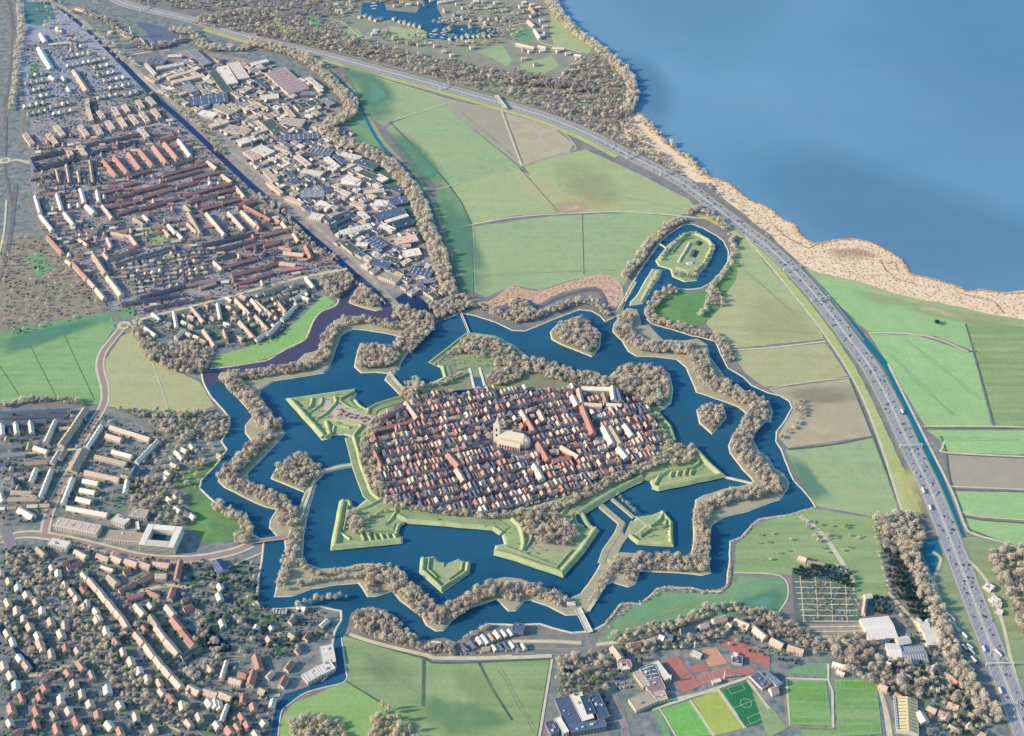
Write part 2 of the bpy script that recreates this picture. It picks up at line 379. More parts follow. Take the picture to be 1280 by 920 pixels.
field(T(320,0,[(260,80),(330,100),(320,170),(240,150)]), G_teal, .3)
field(T(320,0,[(430,150),(510,140),(540,190),(450,200)]), G_mid, .3)
# reed beds
sheet('reed_bed', [(887,224),(905,226),(920,237),(937,250),(960,259),(975,272),(992,280),(1000,293),(1020,304),(1042,300),(1072,299),(1095,306),(1120,320),(1132,332),(1138,342),(1167,349),(1195,357),(1210,364),(1230,362),(1255,366),(1300,364),(1300,399),(1252,395),(1185,381),(1135,371),(1070,351),(1024,341),(1004,332),(985,316),(960,292),(930,268),(905,248)], M_reed, 0.45, sm=True, jit=2)
pass
sheet('reed_bed', T(640,0,[(600,580),(660,585),(720,660),(850,770),(960,860),(1010,910),(860,900),(740,800),(560,700),(520,690)]), M_reed, 0.45, sm=True, jit=2)
sheet('reed_bed', [(592,371),(610,377),(640,358),(672,364),(715,351),(757,343),(778,360),(776,378),(766,386),(757,380),(755,368),(745,359),(718,362),(690,371),(672,380),(650,373),(622,383),(600,379),(588,377)], mat('reed_pink', S(222,190,166), S(190,160,144), 0.06, 7, c3=S(200,170,140)), 0.30, sm=True, jit=2)
# ditches between fields
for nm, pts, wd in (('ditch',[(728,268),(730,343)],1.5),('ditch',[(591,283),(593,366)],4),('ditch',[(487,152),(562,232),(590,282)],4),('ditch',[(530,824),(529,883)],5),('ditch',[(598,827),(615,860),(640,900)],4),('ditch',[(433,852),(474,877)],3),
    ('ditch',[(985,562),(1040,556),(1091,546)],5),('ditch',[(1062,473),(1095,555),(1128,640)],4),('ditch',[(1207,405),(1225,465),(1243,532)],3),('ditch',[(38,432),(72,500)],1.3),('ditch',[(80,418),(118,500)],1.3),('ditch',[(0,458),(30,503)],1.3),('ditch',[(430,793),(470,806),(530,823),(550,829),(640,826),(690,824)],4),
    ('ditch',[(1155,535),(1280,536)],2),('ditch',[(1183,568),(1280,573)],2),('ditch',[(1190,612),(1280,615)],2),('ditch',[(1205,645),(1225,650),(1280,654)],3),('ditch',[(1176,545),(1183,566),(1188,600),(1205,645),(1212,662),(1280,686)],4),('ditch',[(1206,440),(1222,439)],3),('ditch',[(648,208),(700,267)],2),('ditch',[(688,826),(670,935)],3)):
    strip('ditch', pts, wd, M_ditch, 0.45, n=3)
# paths
for pts, wd in (([(547,291),(590,281),(640,272),(690,268),(760,265),(790,265),(850,270),(875,273),(895,272),(920,283),(945,312),(962,332),(990,366),(1017,400),(1037,428),(1058,460),(1080,502),(1102,560),(1127,638)],5),
    ([(547,291),(546,310),(556,325)],4),([(591,281),(594,366)],2.5),([(492,151),(552,131),(570,127)],4),([(627,139),(640,175),(652,207)],6),([(470,97),(520,112),(570,127),(625,138),(690,157),(717,180),(713,190),(655,207),(560,233),(545,236)],3),
    ([(913,438),(960,435),(1032,427)],5),([(962,486),(1000,479),(1062,472)],3),([(1085,416),(1130,417),(1170,423),(1210,440)],5),([(1155,533),(1245,533),(1280,534)],4),
    ([(1181,551),(1178,560),(1184,566),(1280,571)],4),([(1189,608),(1280,612)],3),([(1110,455),(1135,505),(1160,555),(1190,615),(1205,655),(1215,667),(1250,677),(1280,688)],5),([(1203,640),(1225,646),(1280,650)],3),
    ([(1000,645),(1030,670),(1060,715)],9),([(917,716),(975,720),(985,745),(968,772)],3),([(690,824),(672,935)],4),([(1198,690),(1225,715),(1240,740),(1255,785),(1265,830),(1280,880)],6),
    ([(1165,720),(1180,760),(1200,790)],5),([(262,720),(330,690)],4),([(187,445),(200,480),(212,520)],2.5),([(437,793),(470,804),(532,819),(552,823),(640,822),(690,820)],7)):
    strip('footpath', pts, wd, M_path, 0.55)
strip('dike_path', [(395,72),(428,99),(452,125),(462,147),(482,180),(522,222),(545,262),(563,315),(583,352)], 10, mat('dike_top', S(150,156,130), S(176,170,140), .05, 5), 0.5)
strip('ditch', [(390,72),(423,99),(447,125),(457,147),(477,182),(517,224),(532,250),(545,290)], 7, W_teal, 0.47)
strip('ditch', T(320,230,[(800,0),(860,100),(890,200),(900,300)]), 9, W_teal, 0.5)
# ------------------------------------------------------------------ water
sheet('river', [(440,338),(436,349),(442,358),(425,372),(420,382),(402,390),(392,402),(386,417),(380,426),(360,435),(347,443),(335,450),(320,453),(290,458),(262,462),(252,466),(256,482),(300,490),(420,440),(500,420),(512,400),(492,383),(470,362),(452,345)], W_dark, 0.30, jit=0.8)
outer = [(252,464),(255,480),(265,497),(277,510),(287,522),(287,532),(277,552),(284,562),(270,582),(252,600),(250,610),(262,622),(272,630),(295,640),(310,650),(313,667),(330,676),(328,700),(324,720),(321,752),(325,758),(340,762),(370,760),(400,758),(427,764),(427,775),(419,790),(416,807),(419,835),(402,852),(380,860),(357,867),(347,880),(342,895),(338,935),(346,935),(349,905),(352,890),(362,880),(380,867),(402,860),(427,854),(434,847),(432,837),(429,815),(427,797),(432,790),(438,766),(460,758),(480,762),(495,775),(505,785),(520,797),(535,800),(555,797),(570,802),(580,797),(600,785),(612,780),(640,781),(675,780),(690,785),(715,791),(730,790),(745,786),(757,780),(765,770),(775,756),(785,754),(800,755),(812,746),(822,736),(832,734),(865,735),(880,739),(900,739),(909,732),(910,717),(912,707),(913,677),(927,672),(940,657),(950,649),(985,644),(1020,634),(1011,621),(1003,612),(992,600),(982,577),(977,562),(970,552),(971,540),(982,525),(990,510),(987,502),(975,495),(960,491),(940,482),(930,472),(910,460),(901,442),(895,427),(872,421),(865,420),(840,412),(815,405),(810,400),(806,390),(812,380),(820,370),(830,364),(842,360),(860,362),(877,360),(892,352),(902,340),(910,327),(911,315),(905,302),(895,294),(880,286),(865,280),(855,281),(840,290),(826,301),(815,317),(802,335),(792,352),(782,370),(767,397),(757,402),(750,395),(740,389),(725,387),(690,400),(657,414),(640,413),(620,403),(595,395),(575,391),(555,400),(545,405),(500,398),(440,400),(400,440),(330,470),(300,480)]
sheet('moat', outer, W_moat, 0.34, jit=0.6)
sheet('river', [(252,462),(262,460),(335,452),(385,428),(402,400),(425,380),(500,380),(506,402),(440,395),(418,396),(413,412),(402,438),(372,453),(350,462),(280,466),(270,480),(256,483)], W_dark, 0.38, jit=0.5)
sheet('pond', [(494,373),(505,367),(525,372),(537,382),(546,390),(542,400),(535,402),(520,390),(510,382),(500,382)], W_canal, 0.42)
strip('pond', [(585,378),(604,381),(622,388),(650,379),(672,385),(690,376),(718,366),(745,362),(756,373),(757,385)], 9, mat('reed_water', S(104,104,124), S(124,116,126), .05, 4, rough=.3), 0.44)
strip('canal', [(40,-30),(65,0),(122,48),(185,113),(230,153),(312,230),(380,288),(436,337),(446,348)], 17, W_canal, 0.46, n=3)
strip('dike_canal', [(1000,335),(1014,348),(1036,372),(1062,402),(1087,433),(1109,460),(1137,517),(1161,567),(1186,630),(1202,672)], 15, W_teal, 0.47)
strip('ditch', [(994,330),(1008,346),(1030,371),(1055,402),(1079,434),(1100,462),(1128,519),(1152,570),(1177,632),(1194,675)], 1.6, M_path, 0.5)
sheet('pond', T(0,0,[(680,110),(800,130),(940,170),(930,195),(880,225),(790,240),(730,160)]), mat('basin', S(100,108,138), S(112,120,146), .01, 3), 0.4, sm=True)
sheet('pond', T(320,0,[(530,15),(640,10),(650,50),(800,65),(840,0),(860,-60),(900,-60),(905,40),(950,120),(1210,145),(1210,165),(990,205),(850,190),(855,160),(760,120),(640,95),(525,80)]), W_moat, 0.4)
sheet('pond', T(0,690,[(0,330),(20,360),(60,440),(110,500),(180,560),(170,600),(120,590),(90,520),(40,450),(0,400)]), W_canal, 0.4, sm=True)
sheet('pond', T(0,690,[(1040,390),(1070,400),(1150,465),(1145,500),(1070,500),(1030,460)]), W_canal, 0.4, sm=True)
sheet('pond', T(960,690,[(790,-60),(860,-50),(865,30),(830,120),(790,110),(775,30)]), W_teal, 0.4, sm=True)
sheet('pond', T(640,690,[(265,575),(300,570),(305,600),(280,625),(260,610)]), W_canal, 0.4, sm=True)

# ------------------------------------------------------------------ the covered way: a zigzag ring of land between the two moats
band_w = [(272,472),(277,465),(300,466),(350,461),(371,452),(381,442),(402,437),(407,422),(414,411),(417,401),(430,396),(455,395),(470,405),(482,402),(495,405),(501,402),(500,393),(492,384),(500,386),(520,392),(533,402),(545,405),(535,415),(525,428),(512,440),(503,452),(492,472),(506,488),(500,495),(480,475),(488,462),(497,437),(505,432),(509,424),(490,419),(460,414),(440,412),(427,420),(422,432),(412,460),(405,467),(342,477),(327,487),(325,495),(335,510),(347,527),(357,542),(345,557),(320,582),(310,592),(312,605),(320,607),(345,620),(365,632),(372,638),(381,616),(395,600),(396,608),(392,620),(385,645),(380,670),(379,694),(385,705),(402,711),(432,709),(447,705),(460,704),(480,706),(490,712),(507,727),(522,742),(540,755),(560,756),(580,747),(600,736),(617,725),(632,721),(652,724),(677,734),(695,740),(710,749),(725,742),(740,722),(750,705),(757,690),(777,659),(783,672),(772,690),(800,692),(815,697),(840,697),(862,696),(866,680),(866,645),(869,625),(880,619),(910,610),(930,607),(942,604),(937,597),(927,587),(912,567),(910,557),(915,545),(930,532),(935,520),(922,509),(900,501),(870,491),(862,472),(857,460),(845,450),(820,447),(795,446),(785,440),(777,427),(765,415),(767,405),(778,390),(785,385),(797,387),(800,395),(802,407),(812,406),(822,417),(830,425),(855,426),(872,423),(885,431),(887,445),(902,465),(915,482),(930,492),(947,500),(962,503),(966,515),(964,528),(957,528),(945,540),(942,550),(950,565),(960,570),(968,585),(980,592),(987,603),(985,612),(975,625),(960,630),(935,640),(905,647),(890,657),(886,672),(886,690),(889,717),(877,720),(852,717),(800,715),(795,730),(785,735),(765,729),(757,732),(747,747),(735,765),(725,769),(707,770),(685,759),(662,751),(655,752),(645,764),(635,765),(620,750),(585,762),(565,777),(555,789),(545,790),(532,782),(527,772),(500,752),(490,740),(470,746),(459,747),(452,735),(447,730),(420,732),(390,737),(365,746),(342,747),(347,722),(357,695),(355,675),(345,670),(336,660),(337,650),(345,638),(332,635),(320,630),(300,620),(280,610),(272,602),(275,592),(295,572),(310,565),(318,557),(306,542),(306,532),(316,520),(300,502),(282,482)]
M_cov = mat('covered_way', S(188,180,152), S(164,158,144), 0.05, 7, c3=S(158,170,136), scale2=0.02)
island('covered_way', band_w, M_cov, M_bankp, h=1.6, inset=3.0, z0=0.3, jit=0.5)
# outer bank edge lines (pale quay / sand)
for pts in [outer[a:b] for a, b in ((0, 30), (57, 88), (87, 120), (119, len(outer) - 6))]:
    bank('moat_bank', pts, 4.5, 1.5, 0.9, M_bankp, z0=0.2, kind='structure', jit=0.5)
bank('river_bank', [(424,373),(420,382),(402,390),(392,402),(386,417),(380,426),(360,435),(347,443),(335,450),(320,453),(290,458),(262,461)], 5, 2, 0.8, M_bankp, z0=.2, kind='structure', sm=True)
bank('canal_bank', [(427,797),(432,837),(434,847),(427,854),(402,860),(380,867),(362,880),(352,890),(348,920)], 3, 1, 0.6, M_bankp, z0=.2, kind='structure', sm=True)
# small islands
island('river_island', T(320,230,[(460,595),(490,545),(530,510),(570,540),(620,590),(635,630),(600,638),(500,612)]), M_cov, M_bankp, h=1.5, z0=.32)

# ------------------------------------------------------------------ soft patches: painted cloud shade, and darker, drier or trampled areas that fade into the meadow round them
def patch_mat(name, c, rough_edge=True):
    if name in MATS: return MATS[name]
    m = bpy.data.materials.new(name); m.use_nodes = True; nt = m.node_tree; N = nt.nodes; L = nt.links; N.clear()
    out = N.new('ShaderNodeOutputMaterial'); b = N.new('ShaderNodeBsdfDiffuse'); t = N.new('ShaderNodeBsdfTransparent'); mx = N.new('ShaderNodeMixShader')
    a = N.new('ShaderNodeAttribute'); a.attribute_name = 'cover'; n = N.new('ShaderNodeTexNoise'); n.inputs['Scale'].default_value = .012; n.inputs['Detail'].default_value = 7
    g = N.new('ShaderNodeNewGeometry'); L.new(g.outputs['Position'], n.inputs['Vector'])
    ad = N.new('ShaderNodeMath'); ad.operation = 'MULTIPLY_ADD'; L.new(n.outputs['Fac'], ad.inputs[0]); ad.inputs[1].default_value = 3.2 if rough_edge else .3; ad.inputs[2].default_value = -.75 if rough_edge else .8
    ml = N.new('ShaderNodeMath'); ml.operation = 'MULTIPLY'; ml.use_clamp = True; L.new(a.outputs['Fac'], ml.inputs[0]); L.new(ad.outputs[0], ml.inputs[1])
    b.inputs[0].default_value = (*S(*c), 1); L.new(ml.outputs[0], mx.inputs[0]); L.new(t.outputs[0], mx.inputs[1]); L.new(b.outputs[0], mx.inputs[2]); L.new(mx.outputs[0], out.inputs[0])
    MATS[name] = m; return m
def patch(name, pts, c, amt=.8, z=.9, seed=1, core=.15):
    p = smooth_path(PL(pts), True, 6, 3.0, seed); cx = sum(x for x, y in p) / len(p); cy = sum(y for x, y in p) / len(p); k = len(p)
    V = []; A = []; n = 9
    for q in range(n):
        f = 1.12 - q * (1.12 - core) / (n - 1); a = q / (n - 1); a = a * a * (3 - 2 * a); a = min(1, a * 1.25)
        V += [(cx + (x - cx) * f, cy + (y - cy) * f, z + q * .002) for x, y in p]; A += [a * amt] * k
    V.append((cx, cy, z + .02)); A.append(amt); F = []
    for r in range(n - 1):
        for i in range(k): j = (i + 1) % k; F.append((r * k + i, r * k + j, (r + 1) * k + j, (r + 1) * k + i))
    F += [((n - 1) * k + i, (n - 1) * k + (i + 1) % k, n * k) for i in range(k)]
    me = mesh(name, V, F, patch_mat('patch_%d_%d_%d' % c, c, name != 'shallow')); at = me.attributes.new('cover', 'FLOAT', 'POINT'); at.data.foreach_set('value', A)
    o = link(name, me); o['kind'] = 'structure'; return o
SHADE_TEAL = (104,154,136)  # cloud shade over the meadows, painted as a darker teal
patch('darkened_grass', [(425,78),(455,84),(480,96),(498,120),(492,148),(470,156),(450,135),(440,110)], SHADE_TEAL, .85, z=.60)
patch('darkened_grass', [(482,160),(510,168),(540,195),(562,225),(548,240),(520,225),(495,190)], SHADE_TEAL, .75, z=.62)
patch('darkened_grass', [(545,235),(580,250),(600,300),(614,345),(600,375),(570,372),(555,320)], SHADE_TEAL, .6, z=.64)
patch('darkened_grass', [(410,160),(450,165),(500,220),(540,290),(560,350),(545,330),(510,250),(460,195)], (92,146,136), .6, z=.9)  # same painted cloud shade, drawn out along the dike
patch('darkened_grass', [(985,570),(1005,575),(1025,600),(1040,620),(1015,630),(1000,612)], SHADE_TEAL, .8, z=.6)
patch('darkened_grass', [(0,425),(50,410),(137,392),(140,402),(90,420),(30,440),(-20,450)], (104,156,138), .6, z=.6)  # darker teal blend along the upper edge of the field
patch('darkened_grass', [(900,765),(960,735),(985,745),(960,775)], SHADE_TEAL, .7, z=.6)
patch('darkened_grass', [(520,870),(560,872),(600,880),(640,900),(600,925),(540,915)], (118,160,124), .7, z=.6)  # darker green blend in the southern meadow
patch('darkened_grass', [(970,322),(995,335),(1040,372),(1070,405),(1050,400),(1010,370)], (104,158,126), .5, z=.6)  # darker green blend beside the dike canal
patch('dry_grass', [(690,200),(740,205),(775,230),(785,260),(740,262),(700,240)], (186,176,152), .4, z=.6)
patch('dry_grass', [(690,255),(720,248),(735,262),(700,268)], (206,184,160), .8, z=.63)
patch('dry_grass', [(930,370),(980,372),(1020,400),(1025,425),(960,432),(925,410)], (190,186,154), .35, z=.6)
patch('dry_grass', [(985,500),(1040,495),(1075,520),(1085,545),(1020,552),(990,540)], (216,202,172), .8, z=.6)
patch('dry_grass', [(1000,520),(1020,515),(1040,530),(1010,545)], (222,208,180), .6, z=.66)
patch('dry_grass', [(970,490),(1060,478),(1075,500),(1010,508)], (160,158,132), .6, z=.6)
patch('dry_grass', [(1125,590),(1145,585),(1158,640),(1140,645)], (214,212,150), .8, z=.75)
patch('dry_grass', [(1060,360),(1180,385),(1270,400),(1280,415),(1180,400),(1080,375)], (188,190,148), .7, z=.65)
patch('dry_grass', [(730,800),(830,760),(900,745),(830,770),(780,790)], (160,190,150), .5, z=.6)
patch('mossy_grass', [(450,815),(510,825),(520,860),(470,860)], (134,164,128), .4, z=.6)
patch('mossy_grass', [(560,840),(600,835),(630,870),(590,880)], (158,182,132), .5, z=.6)
patch('shallow', [(1000,-60),(1200,-160),(1500,-160),(1700,60),(1500,260),(1250,250),(1080,130)], (104,162,210), .35, z=.32)
patch('shallow', [(680,-40),(760,-120),(950,-100),(1010,20),(930,100),(800,70)], (120,174,206), .3, z=.31)
patch('shallow', [(880,200),(960,160),(1120,200),(1300,260),(1450,330),(1300,420),(1100,360),(960,290)], (90,142,182), .28, z=.33)
patch('shallow', [(762,60),(815,70),(850,120),(830,165),(790,140)], (84,138,176), .28, z=.34)
patch('shallow', [(610,430),(700,425),(780,440),(850,490),(920,560),(860,560),(790,500),(700,470)], (60,114,146), .5, z=.42)

M_track = mat('wheel_track', S(176,190,156), S(158,176,142), .1, 5)
tr = random.Random(8)
for (a, b) in [((602,345),(770,338)),((500,160),(640,215)),((920,330),(1000,400)),((900,410),(1020,418)),((1105,440),(1190,520)),((1130,425),(1225,500)),((440,810),(525,870)),((620,835),(665,915)),((700,230),(850,262)),((1165,548),(1275,552)),((575,140),(640,195))]:
    for k in (0, 1):
        q = [(a[0] + (b[0] - a[0]) * t / 5 + tr.uniform(-1.2, 1.2), a[1] + (b[1] - a[1]) * t / 5 + tr.uniform(-1.2, 1.2)) for t in range(6)]
        w_ = offset(smooth_path(PL(q), False, 4), 5 * k, False); strip('wheel_track', w_, .8, M_track, .92, world=True, sm=False)

patch('mud_flat', T(960,230,[(280,335),(380,318),(480,320),(560,360),(460,385),(340,375)]), (176,144,140), .7, z=.8)
for pl in (T(960,230,[(560,380),(600,440),(660,480),(740,500)]), T(960,230,[(940,540),(1050,570),(1130,590),(1180,650)]), T(960,230,[(130,290),(200,320),(240,300)]), T(960,230,[(20,200),(100,270),(170,300)]), T(960,230,[(600,400),(630,390),(650,440)])):
    strip('reed_channel', pl, 3, mat('reed_channel', S(150,128,110), S(176,150,128), .1, 4), .85, jit=1)
# ------------------------------------------------------------------ the fortress: town island, bastions, ravelins
body = [(499,495),(480,503),(461,511),(450,509),(441,501),(447,492),(442,488),(395,494),(360,500),(402,551),(414,549),(415,545),(430,544),(439,547),(442,560),(450,582),(452,600),(461,622),(446,634),(440,632),(436,625),(426,626),(414,689),(504,680),(504,671),(494,667),(497,657),(505,654),(545,657),(617,664),(627,670),(630,680),(619,682),(617,690),(640,699),(702,720),(727,690),(746,665),(737,657),(732,660),(722,652),(720,644),(740,632),(772,612),(802,599),(812,602),(815,610),(822,614),(905,596),(890,585),(865,560),(847,555),(842,550),(837,532),(825,515),(832,510),(839,505),(842,487),(837,467),(815,457),(785,458),(767,465),(757,475),(745,474),(725,465),(697,460),(665,450),(650,437),(640,430),(620,420),(585,415),(536,454),(550,460),(555,471),(525,485),(527,492),(512,492)]
M_scarp = mat('scarp', S(222,220,194), S(190,194,166), .1, 5)
island('town_island', body, G_fort, M_scarp, h=2.6, inset=6, z0=0.3, jit=0.3, foot=2.8)
town = [(463,560),(468,532),(498,507),(530,499),(560,492),(620,489),(720,487),(770,486),(812,513),(826,542),(820,572),(795,585),(752,601),(705,622),(650,638),(600,644),(520,636),(492,625),(478,605),(465,582)]
M_townfloor = mat('town_floor', S(76,86,120), S(160,144,148), 0.16, 8, c3=S(66,82,120), scale2=0.04)
sheet('town_ground', town, M_townfloor, 3.0, sm=True)
sheet('grove_floor', [(540,452),(560,437),(600,420),(640,434),(668,453),(720,468),(757,478),(768,486),(700,486),(620,488),(556,492),(530,490),(556,476),(558,462)], mat('grove_floor', S(124,136,116), S(150,144,124), .05, 7, c3=S(150,170,120), scale2=.02), 2.95)
strip('harbour', [(530,498),(575,492),(619,488)], 15, W_canal, 3.06, sm=False)
strip('harbour', [(592,459),(600,486)], 20, mat('harbour_water', S(62,96,138), S(84,112,150), .05, 3), 3.02, sm=False)
for pts in ([(587,461),(593,487)], [(599,459),(606,484)]):
    q = bank('quay', pts, 5, 4, 1.2, M_white, z0=3.0); tag(q, 'long white quay on the %s side of the town harbour basin' % ('left' if pts[0][0] < 590 else 'right'), 'quay')
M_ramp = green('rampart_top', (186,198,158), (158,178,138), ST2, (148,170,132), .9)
M_rampd = green('rampart_shade', (150,172,140), (126,154,126), ST2, (118,146,122), .9)  # darker copy of the rampart grass, shade put into its colour
M_pink = mat('paved_court', S(214,196,184), S(196,176,164), .08, 5)
def work(kind, label, cat, tip):
    x, y = P(*tip); o = empty(kind, x, y, 0); tag(o, label, cat); return o
def kid(root, o):
    m = root.location.copy(); o.parent = root; o.location = (o.location.x - m.x, o.location.y - m.y, 0); return o
def rbank(root, name, tile, pts, wb, wt, h, m, z0=2.6, sm=False, jit=.5):
    wt *= .4; h *= 1.2
    p = T(tile[0], tile[1], pts) if tile else pts
    return kid(root, bank(name, p, wb, wt, h, m, z0=z0, sm=sm, jit=0 if sm else jit))
def rsheet(root, name, tile, pts, m, z=2.9, sm=False):
    p = T(tile[0], tile[1], pts) if tile else pts
    return kid(root, sheet(name, p, m, z, sm=sm, kind=None))
A = (320, 460); B = (640, 460); C_ = (320, 690); D_ = (640, 690)
# west bastion
w1 = work('bastion', 'arrow shaped green bastion with pale paved court at the west corner of the fortress', 'bastion', (420, 520))
rbank(w1, 'parapet', A, [(340,350),(175,168),(495,122)], 15, 7, 5, M_ramp)
rbank(w1, 'flank', A, [(345,352),(372,340),(352,275)], 12, 5, 4, M_ramp)
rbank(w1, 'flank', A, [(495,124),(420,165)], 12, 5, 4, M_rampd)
rbank(w1, 'inner_bank', A, [(220,210),(270,205),(285,150)], 9, 3, 3.5, M_ramp, sm=True)
rbank(w1, 'traverse', A, [(330,155),(325,190),(265,235)], 7, 3, 2.5, M_rampd, sm=True)
rbank(w1, 'traverse', A, [(395,150),(400,180),(350,235),(305,262)], 9, 3, 3, M_ramp, sm=True)
rsheet(w1, 'paved_strip', A, [(312,150),(345,152),(345,185),(300,225),(270,222),(310,190)], M_pink, 2.95)
rsheet(w1, 'paved_strip', A, [(360,155),(375,155),(378,195),(340,240),(300,258),(330,232)], M_pink, 2.95)
rsheet(w1, 'paved_court', A, [(385,195),(440,190),(470,212),(540,235),(578,245),(568,278),(545,292),(490,274),(375,262)], M_pink, 2.97)
rbank(w1, 'flank', A, [(345,268),(430,275),(520,290),(530,300),(490,345)], 10, 4, 3.5, M_ramp)
rbank(w1, 'inner_bank', A, [(385,330),(400,295),(470,305)], 9, 3, 2.5, M_ramp, sm=True)
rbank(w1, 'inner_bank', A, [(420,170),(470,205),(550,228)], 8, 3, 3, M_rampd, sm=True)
rbank(w1, 'orillon', A, [(495,165),(520,195),(555,215)], 8, 3, 2.5, M_ramp, sm=True)
for (x, y) in [(422,212),(418,235),(445,240),(460,232),(470,250),(490,252),(500,240),(520,255),(540,250),(556,258),(536,270),(430,222)]:
    rbank(w1, 'dark_mound', A, [(x, y), (x + 9, y + 6)], 6, 4, 2.2, mat('mound_dark', S(120,92,92), S(150,110,104), .2, 3), z0=2.9)  # dark blotches of the court, built as small mounds
# curtains
def curtain(label, tile, pts, wdt=13, m=None, h=4.5):
    r = work('curtain_rampart', label, 'rampart', T(tile[0], tile[1], pts)[len(pts) // 2])
    rbank(r, 'parapet', tile, pts, wdt, wdt * .4, h, m or M_ramp)
    q = T(tile[0], tile[1], pts); w_ = offset(PL(q), -wdt * .85, False)
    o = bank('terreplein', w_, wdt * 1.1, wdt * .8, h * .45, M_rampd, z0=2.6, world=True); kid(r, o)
    return r
curtain('narrow green rampart between the west bastion and the north-west causeway', A, [(560,238),(566,212),(610,188),(728,152)])
curtain('straight pale green rampart south of the west bastion above the causeway', A, [(490,350),(505,400),(522,470),(532,505),(552,560),(580,632),(622,668)])
curtain('long low rampart strip between the tree-filled south-west bastion and the south bastion', A, [(712,740),(760,768),(900,778),(1190,803),(1232,830)][::-1], 16, M_ramp, 3)
curtain('dark green rampart between the south bastion and the east bastion by the two causeways', B, [(330,735),(400,690),(530,612),(650,550)][::-1], 20, M_rampd, 4)
curtain('green rampart between the harbour grove and the treed north-east bastion', B, [(700,215),(740,240),(790,300),(815,370)], 9, M_rampd, 3)
curtain('short green rampart under the north grove beside the harbour canal', A, [(830,125),(900,85),(950,55),(935,0)], 10, M_ramp, 3)
curtain('thin green rampart edge on the north grove facing the long footbridge', (320,230), [(870,900),(960,830),(1055,755)], 10, M_ramp, 3)
# south-west bastion
s1 = work('bastion', 'south-west bastion with trees in its court and a row of earth mounds', 'bastion', (460, 660))
rbank(s1, 'parapet', A, [(438,672),(420,760),(395,900),(725,868)], 16, 8, 5, M_ramp)
rbank(s1, 'flank', A, [(440,672),(465,675),(475,700)], 10, 4, 4, M_ramp)
rbank(s1, 'inner_bank', A, [(545,800),(600,790),(660,780),(700,720),(650,712),(600,740),(550,770)], 9, 3, 3, M_ramp, sm=True)
rbank(s1, 'orillon', A, [(500,720),(560,700),(625,665)], 8, 3, 3, M_ramp, sm=True)
rbank(s1, 'inner_bank', A, [(425,830),(470,862)], 6, 2, 2.5, M_scarp)
rbank(s1, 'inner_bank', A, [(462,690),(452,760),(440,820)], 8, 3, 3, M_rampd); rbank(s1, 'inner_bank', A, [(500,830),(600,826),(700,822)], 7, 3, 3, M_rampd); rsheet(s1, 'worn_court', A, [(470,720),(520,740),(540,800),(470,820)], M_cov, 2.92, sm=True)
for k in range(6): rbank(s1, 'traverse', A, [(530 + k * 32, 838), (545 + k * 32, 872)], 8, 3, 4, M_ramp if k % 2 else M_rampd)
rbank(s1, 'traverse', A, [(700,850),(712,800),(740,780)], 8, 3, 3, M_ramp, sm=True)
# south bastion
s2 = work('bastion', 'large south bastion with a round clump of trees in the middle', 'bastion', (680, 690))
rbank(s2, 'parapet', D_, [(-85,5),(0,28),(246,112),(340,5),(418,-108)], 16, 7, 5, M_ramp)
rbank(s2, 'inner_bank', D_, [(-30,-20),(30,5),(225,82),(300,0)], 8, 3, 3, M_rampd); rbank(s2, 'inner_bank', B, [(75,900),(100,850),(90,800)], 8, 3, 3, M_rampd, sm=True); rsheet(s2, 'worn_court', B, [(80,790),(280,760),(310,900),(200,930),(90,900)], M_cov, 2.92, sm=True)
rbank(s2, 'flank', B, [(345,720),(385,795),(415,815)], 10, 4, 3.5, M_rampd)
rbank(s2, 'inner_bank', B, [(0,760),(40,800),(60,880),(50,920)], 12, 5, 4, M_ramp, sm=True)
rbank(s2, 'inner_bank', B, [(300,740),(310,800),(360,800)], 9, 3, 3, M_rampd, sm=True)
for k in range(6): rbank(s2, 'traverse', B, [(20 + k * 46, 782 - k * 9), (38 + k * 46, 752 - k * 9)], 9, 3, 4, M_ramp if k % 2 else M_rampd)
# east bastion
s3 = work('bastion', 'pointed east bastion with small mounds ending at the narrow stone dam', 'bastion', (850, 590))
rbank(s3, 'parapet', B, [(705,598),(732,608),(1045,543),(985,490),(905,405)], 14, 6, 5, M_ramp)
rbank(s3, 'flank', B, [(668,560),(740,540),(710,590)], 10, 4, 3.5, M_ramp)
rbank(s3, 'inner_bank', B, [(740,550),(790,520),(900,505),(935,470),(890,420)], 9, 3, 3.5, M_ramp, sm=True)
rbank(s3, 'inner_bank', B, [(480,560),(560,520),(470,545)], 9, 3, 3, M_ramp)
for (x, y) in [(790,540),(825,535),(860,532),(890,530)]: rbank(s3, 'traverse', B, [(x, y + 12), (x + 10, y - 12)], 9, 3, 4, M_ramp)
# north grove works
s4 = work('bastion', 'irregular green earthwork among bare trees on the north side of the fortress', 'bastion', (580, 450))
rbank(s4, 'parapet', (320,230), [(1000,880),(1100,862),(1210,868)], 12, 5, 3.5, M_ramp)
rbank(s4, 'inner_bank', A, [(1000,20),(1060,5),(1130,0),(1200,-10)], 9, 3, 3, M_rampd)
rsheet(s4, 'grass_court', (320,230), [(1000,890),(1080,870),(1220,875),(1230,960),(1010,980)], G_fortd, 3.1)
